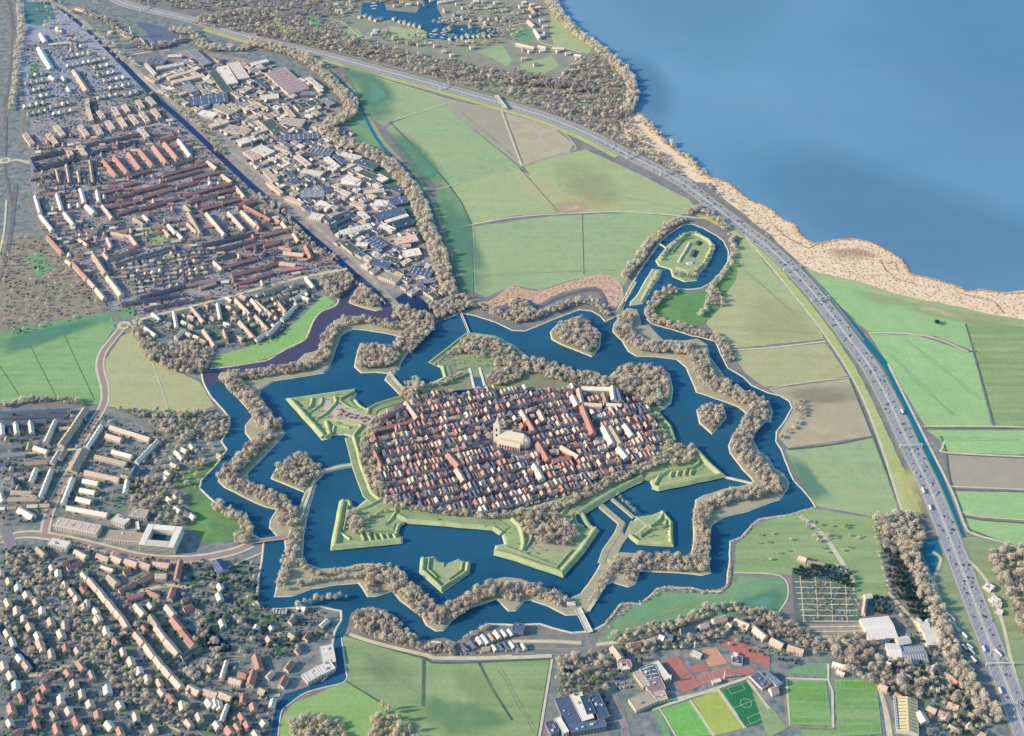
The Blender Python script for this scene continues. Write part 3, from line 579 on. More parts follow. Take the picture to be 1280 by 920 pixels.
# ravelins
def ravelin(name, label, cat, tip, pts, tile, h=2.2, top=None):
    o = work(name, label, cat, tip); p = T(tile[0], tile[1], pts) if tile else pts
    c = island('terreplein', p, top or G_fort, M_scarp, h=h, inset=4.2, z0=.3, jit=.3, kind=None, foot=2.4); kid(o, c); return o
r1 = ravelin('ravelin', 'heart shaped green ravelin alone in the moat south of the town', 'ravelin', (556, 718), [(820,32),(890,22),(915,48),(950,60),(985,48),(1010,35),(1075,60),(1070,110),(930,208),(815,105)], C_)
rbank(r1, 'parapet', C_, [(838,36),(834,100),(930,188),(1055,105),(1060,62)], 10, 4, 4, M_ramp, 2.4)
rbank(r1, 'inner_bank', C_, [(868,36),(862,95),(905,135)], 6, 2.5, 3, M_rampd, 2.4)
rbank(r1, 'inner_bank', C_, [(965,145),(1028,98),(1032,60)], 6, 2.5, 3, M_rampd, 2.4)
rbank(r1, 'bench_bank', C_, [(938,60),(938,78)], 3, 1.5, 2, M_rampd, 2.4)
r2 = ravelin('ravelin', 'kite shaped grassy ravelin between the southern causeways and the east bastion', 'ravelin', (815, 662), [(570,840),(625,885),(808,897),(800,770),(750,715),(700,735),(620,745)], B)
rbank(r2, 'parapet', B, [(590,842),(632,874),(795,885),(790,775),(748,725)], 10, 4, 3.5, M_ramp, 2.4)
rbank(r2, 'inner_bank', B, [(640,850),(700,812),(760,800),(770,770)], 9, 3, 3.5, M_rampd, 2.4, sm=True)
rbank(r2, 'inner_bank', B, [(690,800),(740,765),(755,735)], 10, 4, 4, M_ramp, 2.4)
rsheet(r2, 'path', B, [(612,748),(620,745),(680,795),(672,800)], M_path, 2.75); rsheet(r2, 'path', B, [(610,838),(668,790),(674,796),(616,844)], M_path, 2.77)
M_isl = mat('lunette_grass', S(150,150,122), S(166,158,134), .05, 6, c3=S(130,160,116), scale2=.02)
ravelin('lunette', 'tree-covered lunette joined to the western causeway', 'island', (370, 592), [(70,555),(240,625),(330,545),(345,520),(315,490),(240,430),(160,460),(100,500)], A, top=M_isl)
ravelin('lunette', 'tree-covered lunette beside the north-west causeway to the town', 'island', (472, 448), [(450,429),(495,434),(505,440),(500,462),(485,468),(470,466),(451,467),(442,459),(446,440)], None, top=M_isl)
ravelin('lunette', 'round wooded island in the wide northern moat', 'island', (720, 422), [(687,415),(697,405),(727,395),(737,405),(752,417),(750,435),(740,447),(702,432),(689,425)], None, top=M_isl)
ravelin('lunette', 'small heart shaped wooded island in the eastern moat', 'island', (888, 522), [(920,210),(980,180),(1060,200),(1075,250),(1000,335),(935,280)], B, top=M_isl)
# round fort on its own loop of water
D4 = (640, 230)
rf = ravelin('round_fort', 'oval green fort island ringed by water near the motorway', 'fort', (858, 320), [(870,245),(900,238),(980,268),(1018,310),(1002,360),(970,420),(935,448),(925,485),(860,492),(800,465),(790,430),(730,412),(715,385),(760,330),(770,312),(800,288)], D4, h=2.4)
rbank(rf, 'parapet', D4, [(740,388),(800,320),(870,262),(905,252),(972,282),(1000,315),(985,355),(955,410),(900,440),(820,425)], 12, 5, 4, M_ramp, 2.5, sm=True)
rbank(rf, 'inner_bank', D4, [(832,398),(890,300)], 8, 4, 3, M_scarp, 2.5)
rbank(rf, 'inner_bank', D4, [(800,350),(850,290),(900,275)], 7, 3, 3, M_rampd, 2.5, sm=True)
rbank(rf, 'bunker', D4, [(875,405),(900,400)], 12, 9, 3, M_white, 2.5)
for pts in ([(900,370),(915,340)], [(925,310),(935,295)]): rbank(rf, 'bunker', D4, pts, 16, 9, 4, mat('bunker_dark', S(66,84,92), S(90,110,96), .1, 3), 2.5)
ravelin('dam', 'long grassy strip of land between the two channels leading to the round fort', 'dam', (810, 360), [(700,425),(755,430),(740,470),(700,520),(655,600),(585,612),(590,590),(620,560),(665,480)], D4)
strip('dam_path', T(*D4, [(640,590),(700,480),(720,440)]), 6, M_path, 2.6)
island('loop_bank', T(*D4, [(545,640),(510,668),(520,650),(600,545),(625,495),(600,490),(575,540)]), G_fortd, M_bankp, h=1.2, z0=.36)
# meadow south of the round fort
field([(812,392),(818,376),(832,368),(850,364),(878,364),(893,357),(905,345),(914,322),(922,335),(920,350),(905,370),(898,388),(878,406),(850,408),(825,402)], green('paddock', (126,170,118), (110,156,112), None, (90,140,110)), .3)
# causeways and bridges
def causeway(name, label, pts, wb, wt, h, m=None, z0=0.35, sm=False):
    o = bank(name, pts, wb, wt, h, m or M_cov, z0=z0, sm=sm); tag(o, label, name.replace('_', ' ')); return o
causeway('causeway', 'pale causeway from the tree-covered western lunette to the curtain rampart', [(398,592),(412,587),(430,583),(455,580)], 14, 9, 2.2, M_cov, sm=True)
causeway('causeway', 'long bent causeway wall south of the town nearest the south bastion', T(*B, [(425,675),(480,720),(550,780),(530,830),(470,915)]) + [(752,705)], 15, 10, 2.0, M_cov)
causeway('causeway', 'narrow tree-lined causeway from the rampart to the kite shaped ravelin', T(*B, [(470,632),(540,690),(610,750)]), 9, 6, 1.8, M_cov)
causeway('causeway', 'narrow causeway wall from the kite shaped ravelin back to the ring bank', T(*B, [(605,770),(575,840),(545,880),(520,930)]), 9, 6, 1.8, M_cov)
causeway('stone_dam', 'thin pale stone dam between the east bastion and the ring bank', T(*B, [(1055,545),(1205,580)]), 6, 3, 2.4, M_bankp)
causeway('stone_dam', 'thin pale stone dam beside the west channel of the round fort', T(*D4, [(565,590),(620,492)]), 5, 2.5, 1.8, M_bankp)
def bridge(label, a, b, wd, m, z=1.6, piers=4):
    (x0, y0), (x1, y1) = P(*a), P(*b); L_ = math.hypot(x1 - x0, y1 - y0); ang = math.atan2(y1 - y0, x1 - x0)
    r = empty('bridge', (x0 + x1) / 2, (y0 + y1) / 2, 0, ang); tag(r, label, 'bridge')
    MB().box(-L_ / 2, L_ / 2, -wd / 2, wd / 2, z, z + .5).build('deck', m, r)
    for s in (-1, 1): MB().box(-L_ / 2, L_ / 2, s * (wd / 2 - .15) - .12, s * (wd / 2 - .15) + .12, z + .5, z + 1.5).build('railing', M_white, r)
    for k in range(piers):
        x = -L_ / 2 + (k + .5) * L_ / piers; MB().box(x - .5, x + .5, -wd / 2 + .3, wd / 2 - .3, 0.3, z).build('pier', M_bankp, r)
    return r
bridge('long white footbridge across the northern moat to the grove', (586,417), (575,390), 4.5, M_path, 2.4, 6)
bridge('road bridge over the outer moat at the far west by the parkland', (312,679), (358,673), 10, M_roadp, 2.4)
bridge('pale stone road bridge at the south gate of the ring bank', (722,762), (737,792), 11, M_bankp, 2.6, 5)
bridge('small white footbridge to the round fort island', (824,306), (833,312), 3, M_white, 2.6, 2)
bridge('road bridge from the western lunette causeway down to the ring bank', (379,636), (386,618), 8, M_path, 1.9, 2)
strip('lane', [(358,673),(368,668),(378,645),(384,625),(394,600),(405,590),(430,584),(452,580)], 5, M_path, 3.0)
strip('lane', [(486,466),(495,478),(506,490),(512,500),(525,520)], 8, M_path, 3.2)
strip('lane', [(735,765),(750,742),(765,715),(760,700)], 6, M_path, 2.2)
strip('lane', [(300,495),(312,512),(322,535)], 3, M_path, 2.4)

for pl in ([(400,547),(372,506),(440,495)], [(509,497),(462,517),(470,519)], [(456,586),(459,604),(468,624)], [(524,646),(600,655),(628,662)], [(735,640),(775,615),(802,604)], [(630,684),(700,710),(720,690)], [(424,682),(500,673)], [(825,607),(895,592)]):
    strip('footpath', pl, 2.0, M_path, 3.35, sm=False)
# ------------------------------------------------------------------ trees
TREES = []   # x, y, z, crown radius, height, type, description, in wood
def near_taken(): pass
def scatter(pts, spacing, rmin, rmax, typ, desc, z=0.3, wood=False, world=False, avoid=None, drop=0.0, hf=2.1):
    if not world and not wood and rmin >= 4: rmin, rmax = rmin * .78, rmax * .9; spacing *= .82; hf = hf * 1.12
    p = pts if world else PL(pts)
    xs = [a for a, b in p]; ys = [b for a, b in p]
    y = min(ys); row = 0
    while y < max(ys):
        x = min(xs) + (row % 2) * spacing / 2
        while x < max(xs):
            px = x + R.uniform(-.4, .4) * spacing; py = y + R.uniform(-.4, .4) * spacing
            if inpoly(px, py, p) and R.random() > drop and not (avoid and avoid(px, py)):
                r = R.uniform(rmin, rmax) * (R.uniform(.62, 1.3) if rmin > 2.4 else 1); TREES.append((px, py, z, r, r * hf * R.uniform(.85, 1.2), typ if isinstance(typ, str) else R.choice(typ), desc, wood))
            x += spacing
        y += spacing * .87; row += 1
def belt(pts, width, spacing, rmin, rmax, typ, desc, z=0.3, drop=0.0, sm=True, hf=2.1, wood=False):
    p = PL(pts); p = smooth_path(p, False, 4) if sm else p
    if width > 12: width *= 1.42
    if rmin >= 3.5: rmin, rmax = rmin * .78, rmax * .9; spacing *= .82; hf = hf * 1.15
    if width < spacing:
        d = 0; nxt = 0
        for i in range(len(p) - 1):
            a, b = p[i], p[i + 1]; l = math.hypot(b[0] - a[0], b[1] - a[1])
            while nxt < d + l:
                t = (nxt - d) / max(l, 1e-6); nxt += spacing * R.uniform(.8, 1.2)
                if R.random() < drop: continue
                r = R.uniform(rmin, rmax) * (R.uniform(.62, 1.3) if rmin > 2.4 else 1)
                TREES.append((a[0] + (b[0] - a[0]) * t + R.uniform(-.5, .5) * width, a[1] + (b[1] - a[1]) * t + R.uniform(-.5, .5) * width, z, r, r * hf * R.uniform(.85, 1.2), typ if isinstance(typ, str) else R.choice(typ), desc, wood))
            d += l
    else:
        q = offset(p, width / 2, False) + offset(p, -width / 2, False)[::-1]
        scatter(q, spacing, rmin, rmax, typ, desc, z, wood, True, None, drop, hf)
BT = ['bare', 'bare', 'bare', 'barel', 'bared']
# ring bank between the moats (clockwise from the north-west)
def sub(a, b): return band_w[a:b]
belt([(495,392),(520,400),(530,410),(515,425),(502,440)], 34, 7.5, 4, 6, BT, 'on the wooded point beside the north-west causeway', 1.9)
belt([(428,406),(455,402),(480,408),(505,412)], 15, 7.5, 4, 5.5, BT, 'on the ring bank above the north-west lunette', 1.9)
belt([(423,408),(410,425),(405,445),(390,458),(360,464),(330,468),(300,474),(285,474)], 18, 7, 4, 6, BT, 'on the ring bank along the purple river', 1.9)
belt([(285,474),(300,490),(318,508),(332,528),(345,540)], 24, 7, 4, 6, BT, 'on the west corner of the ring bank', 1.9)
belt([(340,545),(322,558),(305,578),(288,592),(282,602)], 22, 7, 4, 6, BT, 'on the west arm of the ring bank', 1.9)
belt([(285,602),(305,612),(330,622),(352,632),(362,645),(355,660)], 20, 7, 4, 6, BT, 'on the ring bank facing the western park', 1.9)
belt([(372,650),(366,680),(360,705),(352,735)], 14, 7.5, 3.5, 5.5, BT, 'on the south-west corner of the ring bank', 1.9, drop=.1)
belt([(360,690),(372,705),(395,720),(430,716),(455,712)], 8, 7, 3.5, 5, BT, 'on the inner edge of the ring bank below the south-west bastion', 1.9)
belt([(352,740),(385,731),(420,726),(450,724)], 6, 7, 3.5, 5, BT, 'on the outer edge of the ring bank in the south-west', 1.9)
belt([(455,716),(470,722),(485,720),(500,735),(520,752),(535,768),(548,776)], 24, 6.8, 4, 6, BT, 'on the ring bank south of the heart shaped ravelin', 1.9)
belt([(458,738),(472,736)], 14, 7, 4, 5, BT, 'on the small spur of the ring bank in the south', 1.9)
belt([(545,778),(565,768),(590,752),(615,740),(630,735)], 20, 6.8, 4, 6, BT, 'on the ring bank east of the heart shaped ravelin', 1.9)
belt([(628,740),(642,748),(650,738),(668,742),(690,748),(705,758)], 17, 7, 4, 5.6, BT, 'on the ring bank left of the south gate bridge', 1.9)
belt([(738,755),(750,735),(762,712),(772,705)], 8, 7, 4, 5, BT, 'along the lane from the south gate bridge', 1.9)
belt([(765,708),(785,712),(800,705),(830,706),(865,708),(880,708)], 24, 7, 4, 6, BT, 'on the ring bank in the south-east', 1.9)
belt([(785,722),(788,728)], 16, 7, 4, 5, BT, 'on the small spur right of the south gate bridge', 1.9)
belt([(877,712),(877,680),(876,650),(885,635),(910,624),(935,620),(960,615),(975,608)], 19, 7, 4, 6, BT, 'on the ring bank around the east corner', 1.9)
belt([(965,612),(950,590),(932,575),(926,555),(940,530),(950,515)], 24, 7, 4, 6, BT, 'on the eastern arm of the ring bank', 1.9)
belt([(955,512),(930,500),(905,488),(885,478),(876,460),(868,442)], 28, 7, 4, 6, BT, 'on the north-east arm of the ring bank', 1.9)
belt([(868,440),(840,437),(810,436),(790,428),(778,412),(788,395)], 24, 7, 4, 6, BT, 'on the ring bank south of the round fort', 1.9, drop=.05)
# islands
def tile_poly(t, pts): return T(t[0], t[1], pts)
scatter(tile_poly(A, [(90,550),(235,608),(315,545),(320,500),(240,445),(165,470),(110,505)]), 7.5, 4, 6, BT, 'on the tree-covered western lunette', 2.4, drop=.1)
scatter([(452,433),(493,437),(500,442),(495,458),(470,462),(453,463),(446,457)], 7, 4, 6, BT, 'on the lunette beside the north-west causeway', 2.4)
scatter([(690,417),(698,409),(726,399),(735,408),(748,419),(746,434),(738,443),(703,430)], 7, 4.5, 6.5, BT, 'on the round island in the northern moat', 2.4)
scatter(tile_poly(B, [(928,214),(980,190),(1050,205),(1065,248),(1000,320),(942,275)]), 7, 4, 5.5, BT, 'on the small heart shaped island in the eastern moat', 2.4)
scatter(tile_poly((320,230), [(470,595),(500,550),(530,520),(565,545),(610,590),(620,620),(590,625),(500,605)]), 8, 4, 6, BT, 'on the small island in the purple river', 1.8)
# inside the fortress
scatter([(768,470),(785,462),(815,461),(833,470),(837,487),(834,503),(822,510),(808,508),(790,497),(770,484)], 7.5, 4.5, 6.8, BT, 'on the round wooded north-east bastion', 2.8)
scatter([(585,422),(615,426),(640,440),(650,458),(620,470),(612,450),(580,445),(560,445)], 8, 4, 6, BT, 'in the grove at the northern tip of the fortress', 2.9, drop=.12)
belt([(612,480),(640,470),(665,460),(690,468),(720,474),(750,480),(765,486)], 30, 7.5, 4, 6, BT, 'in the tree row along the north side of the town', 2.9, drop=.1)
belt([(532,488),(556,480),(580,470)], 12, 7.5, 3.5, 5, BT, 'on the bank above the harbour canal', 2.9, drop=.1)
belt([(505,500),(520,488),(512,478)], 22, 7.5, 4, 6, ['barel','bare'], 'where the north-west causeway meets the town', 2.9)
belt([(480,525),(465,545),(460,570),(463,590),(475,615),(492,630),(510,634)], 20, 7.5, 4, 6, BT, 'behind the western curtain rampart', 2.9, drop=.1)
belt([(510,637),(560,644),(620,648),(670,640)], 12, 7.5, 4, 5.5, BT, 'along the southern edge of the town', 2.9, drop=.1)
belt([(670,640),(705,634),(740,616),(765,603),(800,590),(825,578)], 14, 7.5, 4, 5.5, BT, 'along the south-east edge of the town', 2.9, drop=.1)
belt([(815,520),(825,545),(835,560)], 16, 7.5, 3.5, 5.5, BT + ['olive'], 'behind the eastern rampart', 2.9, drop=.25)
scatter([(820,572),(845,562),(868,560),(872,575),(850,584),(825,584)], 7.5, 3.5, 5, BT, 'in the court of the east bastion', 2.9, drop=.1)
scatter([(432,648),(445,640),(456,660),(462,672),(440,668)], 7.5, 3.5, 5.5, BT, 'in the court of the south-west bastion', 2.9)
belt([(455,655),(475,645),(490,640)], 6, 8, 3.5, 5, BT, 'behind the orillon of the south-west bastion', 2.9)
scatter(tile_poly(D_, [(30,-150),(60,-90),(150,-30),(260,-20),(330,-60),(330,-100),(250,-150),(200,-170),(120,-180)]), 7.5, 4, 6.5, BT, 'in the court of the large south bastion', 2.9, drop=.08)
belt(tile_poly(B, [(525,645),(560,680),(620,735)]), 3, 8, 3.5, 4.6, BT, 'on the narrow causeway to the kite shaped ravelin', 2.2)
scatter(tile_poly(B, [(690,790),(770,760),(780,790),(740,830),(700,840)]), 12, 2.5, 4, ['olive','bared'], 'on the kite shaped ravelin', 2.9, drop=.3)
scatter(town, 19, 2.6, 4.4, BT + ['olive'], 'in a back garden of the walled town', 3.0, drop=.25)
# round fort loop
belt(tile_poly(D4, [(560,480),(590,430),(640,380),(680,310),(730,270),(790,215),(860,180)]), 14, 7, 3.5, 5.5, BT + ['barel'], 'on the outer bank left of the round fort', .5)
belt(tile_poly(D4, [(870,150),(930,130),(980,150),(1020,190),(1080,230)]), 16, 8, 3, 5, BT, 'between the round fort and the motorway', .5)
belt(tile_poly(D4, [(1090,260),(1110,330),(1090,400),(1050,460),(1000,520),(980,560),(970,640),(930,660)]), 12, 7, 3, 5, ['barel','bare'], 'on the outer bank right of the round fort', .5)
belt(tile_poly(D4, [(1000,540),(1020,580),(1010,610)]), 22, 7, 3, 5, BT, 'on the little wooded spur right of the round fort', .5)
belt(tile_poly(D4, [(745,390),(790,330),(860,262),(920,255),(980,285),(1000,330),(970,400),(900,450),(840,460)]), 9, 7, 2.5, 4.2, ['olive','barel','bare'], 'on the rim of the round fort', 2.6, drop=.3)
belt(tile_poly(D4, [(800,450),(850,465),(915,468)]), 12, 7, 3, 4.5, BT, 'at the foot of the round fort', 2.6)
belt(tile_poly(D4, [(740,440),(720,480),(690,530),(665,580)]), 8, 8, 2.5, 4, ['olive','bare'], 'on the strip between the two channels', 2.6, drop=.3)
belt(tile_poly(D4, [(820,540),(760,550),(720,590),(690,640),(700,680),(760,700),(850,730),(930,750),(1000,770),(1050,800),(1070,850),(1090,890)]), 15, 7, 3.5, 5.5, BT, 'on the bank below the paddock', .5)
belt([(988,520),(1000,505),(1003,520),(985,540),(975,548)], 10, 8, 3, 4.5, ['barel','bared'], 'on the reedy east shore of the outer moat', .5, drop=.2)
# north bank of the main moat
belt([(548,398),(570,385),(600,385),(625,395),(650,402),(690,388),(730,378),(750,385),(758,396)], 14, 8, 3.5, 5.5, BT, 'on the north shore of the main moat', .6, drop=.12)
scatter([(632,393),(642,376),(660,380),(668,392),(655,404)], 8, 4, 6, BT, 'in the clump on the north shore of the main moat', .5)
# industrial estate green edge
edge = [(310,55),(345,62),(380,75),(405,95),(430,120),(440,135),(432,150),(408,160),(420,175),(455,190),(485,208),(510,235),(525,260),(535,290),(548,320),(555,350),(562,372)]
belt(edge, 26, 9, 5, 7.5, ['barel','bare','bare'], 'in the belt between the industrial estate and the meadows', .3)
scatter(tile_poly((320,230), [(840,590),(900,600),(1000,560),(1060,570),(1080,620),(980,660),(900,690),(890,650)]), 9, 4, 6, BT, 'on the corner north of the long footbridge', .4)
scatter(tile_poly((320,230), [(300,470),(440,440),(485,480),(470,520),(420,570),(380,580),(330,520)]), 9, 4, 6, BT, 'on the shore by the canal mouth', .3)
belt(tile_poly((320,230), [(0,60),(110,130),(180,220),(260,300),(400,390)]), 16, 11, 4, 6, BT, 'along the straight canal', .3, drop=.25)
belt(tile_poly((320,230), [(470,470),(560,540),(640,600),(720,650)]), 10, 10, 3.5, 5, BT, 'beside the road along the straight canal', .4, drop=.2)
belt([(185,120),(210,118),(225,135),(262,170),(275,195)], 16, 13, 4, 6, ['barel','olive','bare'], 'beside the straight canal near the orange roofed blocks', .3, drop=.3)
# woods by the lake and the motorway
wood1 = [(330,10),(380,30),(430,42),(470,55),(520,70),(560,75),(620,88),(640,95),(700,100),(715,80),(740,70),(765,80),(780,100),(785,130),(788,150),(800,168),(825,190),(845,205),(858,220),(850,222),(800,192),(740,164),(690,143),(640,126),(560,103),(480,80),(400,62),(330,47),(240,30),(250,20)]
scatter(wood1, 9.5, 3, 6, ['bare','bared','bared','barel','bared'], 'in the wood beside the lake', .3, wood=True, drop=.34)
scatter([(130,-20),(640,-30),(640,0),(560,2),(540,-2),(530,10),(450,2),(440,15),(430,42),(330,14),(250,15),(170,6)], 14, 3.5, 6.5, ['bare','bared','barel','bared','olive'], 'in the wood beside the lake', .3, wood=True, drop=.5)
belt([(680,-10),(695,15),(715,38),(738,56),(762,75),(782,95),(790,112),(790,130),(782,142)], 22, 9, 5, 7.5, ['barel','barel','bare'], 'on the lake shore', .3, wood=True)
scatter([(640,88),(690,100),(740,110),(745,118),(700,112),(640,104)], 10, 5, 7, ['bared'], 'in the wood beside the lake', .3, wood=True)
belt([(800,148),(815,165),(835,182),(858,200),(880,220)], 16, 13, 4, 6, ['barel','bare'], 'between the motorway and the lake reeds', .5, wood=True, drop=.2)
belt([(865,215),(900,245),(935,275),(965,300)], 10, 14, 3, 5, ['bare','barel'], 'in the reeds beside the motorway', .5, wood=True, drop=.35)
scatter([(575,10),(640,5),(660,20),(650,50),(620,55),(575,60),(545,60),(480,55),(470,40),(560,40),(540,30)], 18, 4, 6, ['bare','barel','olive'], 'around the marina', .4, wood=True, drop=.5)
scatter([(25,-20),(60,-20),(110,30),(160,60),(180,85),(110,80),(80,60),(60,40)], 22, 4, 7, ['barel','bare'], 'top left parkland', .4, wood=True, drop=.4)
belt([(18,-10),(27,30),(22,70),(20,100),(14,140)], 12, 11, 5, 7, ['barel','bare'], 'beside the far railway', .3, wood=True, drop=.15)
belt([(105,15),(150,40),(180,62),(200,60),(232,50)], 16, 12, 5, 7, ['bared','bare'], 'by the power station', .3, wood=True, drop=.1)
belt([(215,38),(240,45),(262,62),(310,62)], 20, 11, 5, 7.5, ['barel','bare'], 'by the slip road', .3, wood=True, drop=.1)
# west side woods and gardens
scatter([(182,450),(200,432),(240,432),(268,440),(262,462),(245,470),(215,466)], 10, 4.5, 6.5, BT, 'in the copse west of the river', .3, drop=.1)
scatter([(160,410),(175,400),(185,420),(200,440),(185,455),(175,440)], 10, 4, 6, BT, 'beside the roundabout', .3)
belt([(0,510),(40,502),(80,502),(105,508)], 12, 9, 4, 6, BT, 'on the southern edge of the western meadow', .3)
scatter([(135,512),(200,515),(260,515),(283,525),(287,545),(262,552),(225,550),(200,540),(180,525)], 11, 4, 6, BT + ['olive'], 'in the park on the west shore of the moat', .3, drop=.12)
scatter([(190,545),(225,550),(262,555),(278,560),(255,590),(250,610),(228,620),(210,600),(190,590)], 14, 3.5, 5.5, BT + ['olive','yellow'], 'in the gardens on the west shore of the moat', .3, drop=.25)
scatter([(160,595),(200,600),(230,625),(235,650),(215,665),(185,655),(160,640)], 12, 4, 6, BT + ['olive'], 'in the gardens north of the white office block', .3, drop=.15)
belt([(268,632),(290,645),(305,655),(310,672),(290,678)], 16, 10, 4, 6.5, ['barel','bare'], 'on the west shore opposite the south-west bastion', .3, drop=.1)
scatter([(240,700),(320,700),(322,760),(370,765),(420,768),(415,800),(350,825),(330,830),(245,815),(240,760)], 13, 3, 5.5, ['bare','barel','olive','evergreen','bush'], 'in the gardens south-west of the moat', .3, drop=.38)
belt([(375,762),(395,752),(415,752),(432,748)], 5, 8, 4, 5.5, ['barel','bare'], 'on the outer shore of the south-west moat', .3, hf=2.8)
scatter([(440,768),(462,762),(485,765),(497,780),(520,800),(530,810),(548,805),(575,806),(568,820),(530,817),(470,800),(445,790)], 8, 4, 6, BT, 'in the clump between the moat and the southern meadow', .3, drop=.05)
belt([(580,800),(600,788),(618,782)], 4, 9, 3, 4.5, ['barel','bare'], 'beside the boat sheds', .3)
# solitary poplars at the bottom
for (x, y, hh) in [(479,888,26),(487,892,24),(498,902,22),(513,915,20),(470,905,18)]:
    a, b = P(x, y); TREES.append((a, b, .3, 4.2, hh, 'poplar', 'at the tip of the grove at the bottom edge', False))
scatter([(462,905),(480,888),(500,905),(525,925),(520,940),(455,940)], 9, 4, 5.5, ['barel','bare'], 'in the grove at the bottom edge', .3)
scatter([(362,900),(380,893),(410,898),(430,910),(440,940),(360,940)], 9, 4, 6, ['bare','barel'], 'in the copse by the bottom bend of the canal', .3)
# south
scatter([(695,830),(740,815),(760,820),(765,850),(750,875),(695,880)], 10, 4, 6, BT + ['olive'], 'in the park below the south gate', .3, drop=.15)
belt([(760,802),(800,792),(840,782),(880,767),(910,760),(940,768)], 14, 9, 3.5, 5.5, ['barel','bared','bare'], 'on the curved wooded bank south of the teal meadow', .3)
belt([(770,815),(820,810),(860,805),(900,795),(930,785),(970,795),(1020,815)], 14, 10, 3.5, 5, BT + ['olive'], 'behind the villas south of the meadow', .3, drop=.25)
belt([(940,768),(975,782),(1010,800),(1040,812),(1085,815)], 20, 9, 4, 5.5, BT, 'below the allotments', .3)
scatter([(1035,795),(1085,795),(1100,830),(1150,850),(1165,870),(1110,865),(1060,845),(1040,825)], 10, 4, 6, BT + ['bared'], 'between the sports fields and the glasshouses', .3, drop=.15)
belt([(1122,660),(1132,690),(1150,720),(1158,745),(1170,775),(1185,810),(1198,840),(1218,870),(1245,905)], 22, 8, 4.5, 6.5, ['barel','bare','barel'], 'in the long belt beside the motorway', .3)
scatter([(1090,645),(1125,645),(1140,640),(1155,660),(1150,690),(1130,700),(1105,690),(1095,665)], 9, 4.5, 6.5, BT, 'in the wood where the dike canal ends', .3, drop=.1)
scatter([(1232,690),(1290,680),(1300,800),(1275,790),(1262,760),(1245,720)], 10, 4.5, 7, BT, 'in the wood right of the motorway', .3, drop=.1)
scatter(T(960,690,[(560,540),(780,560),(900,640),(1000,700),(1080,800),(1100,920),(900,920),(820,760),(600,690)]), 12, 4, 6, BT + ['evergreen','olive'], 'in the gardens in the bottom right corner', .3, drop=.25)
scatter(T(960,690,[(580,-10),(640,-10),(700,130),(760,220),(810,300),(800,370),(740,340),(640,220),(600,100)]), 9, 3.5, 5.5, ['evergreen'], 'in the dark plantation beside the long belt', .3)
scatter(T(960,690,[(120,80),(300,70),(415,95),(420,180),(330,170),(280,130),(120,140)]), 8, 2.5, 4, ['evergreen'], 'in the dark nursery plot above the allotments', .3)
scatter(T(960,690,[(520,230),(600,230),(620,320),(520,330)]), 9, 3, 4.5, ['evergreen'], 'in the plot beside the big glasshouse', .3)
belt([(1000,648),(1030,690),(1055,715),(1068,735),(1072,770)], 5, 11, 2.5, 4, BT, 'along the footpath through the eastern paddocks', .3, drop=.3)
belt([(1090,650),(1098,690),(1112,740),(1135,790)], 4, 11, 2.5, 4, ['barel','bare'], 'along the edge of the dark plantation', .3, drop=.2)
scatter([(1010,650),(1060,655),(1085,680),(1060,705),(1020,680)], 16, 2, 3.5, ['olive','bare'], 'in the rough paddock', .3, drop=.5)
scatter([(925,690),(960,660),(990,670),(990,705),(935,712)], 22, 2, 3.5, ['olive','barel'], 'in the small paddock', .3, drop=.5)
belt([(905,742),(880,742),(860,741),(830,738),(812,749),(790,757),(772,772),(760,785)], 3, 12, 1.5, 2.4, ['barel'], 'on the reedy south shore', .3, drop=.3)
belt(T(640,230,[(0,600),(60,620),(80,660)]), 10, 8, 4, 6, BT, 'above the main moat', .5)
a, b = P(1171, 405); TREES.append((a, b, .3, 7.5, 9, 'evergreen', 'solitary', False))
belt([(232,905),(200,885),(160,855),(120,805),(80,760),(50,725),(20,695)], 30, 11, 3, 5, ['barel','bare'], 'along the diagonal main road', .3, drop=.25)
belt([(5,690),(20,715),(40,745),(60,780)], 12, 12, 3.5, 5, ['barel','bare'], 'along the left edge avenue', .3, drop=.2)

# gardens of the housing quarters
GT = ['bush', 'bush', 'bush', 'bared', 'bush', 'olive', 'bush', 'bare']
scatter([(30,60),(90,45),(180,115),(230,160),(310,235),(430,335),(380,345),(290,370),(220,388),(170,400),(135,385),(90,335),(50,290),(45,200)], 13, 1.8, 3.8, GT, 'in the gardens of the western quarter', .2, drop=.25, wood=True)
scatter([(180,400),(300,372),(400,352),(395,370),(340,430),(300,435),(260,435),(210,425)], 12, 2, 4, GT, 'in the gardens of the riverside estate', .2, drop=.2, wood=True)
scatter([(0,690),(30,680),(100,690),(240,705),(245,820),(300,825),(345,870),(335,925),(0,925)], 10.5, 1.8, 4.2, GT, 'in the gardens of the bottom left quarter', .2, drop=.3, wood=True)
scatter([(0,515),(110,515),(205,545),(200,600),(165,640),(60,650),(0,660)], 13, 2, 4.2, GT + ['barel'], 'in the gardens of the western estate', .2, drop=.3, wood=True)
scatter([(0,300),(45,295),(100,350),(132,388),(115,398),(0,422)], 15, 2, 4.2, ['bare','bared','barel','bush'], 'in the allotments at the left edge', .2, drop=.3, wood=True)
scatter(T(960,690,[(160,120),(430,120),(465,340),(190,350)]), 8, 1.0, 2.0, ['bush','evergreen','bare'], 'in the allotments', .4, drop=.3, wood=True)
scatter(T(960,690,[(560,460),(800,380),(900,640),(1060,760),(1100,925),(780,925),(760,740),(580,720)]), 11, 2.5, 4.5, GT, 'in the gardens of the bottom right corner', .2, drop=.25, wood=True)
scatter([(750,812),(850,785),(940,775),(1010,805),(1000,835),(880,800),(800,830),(770,850)], 11, 2, 4, GT, 'in the gardens of the southern villas', .2, drop=.25, wood=True)

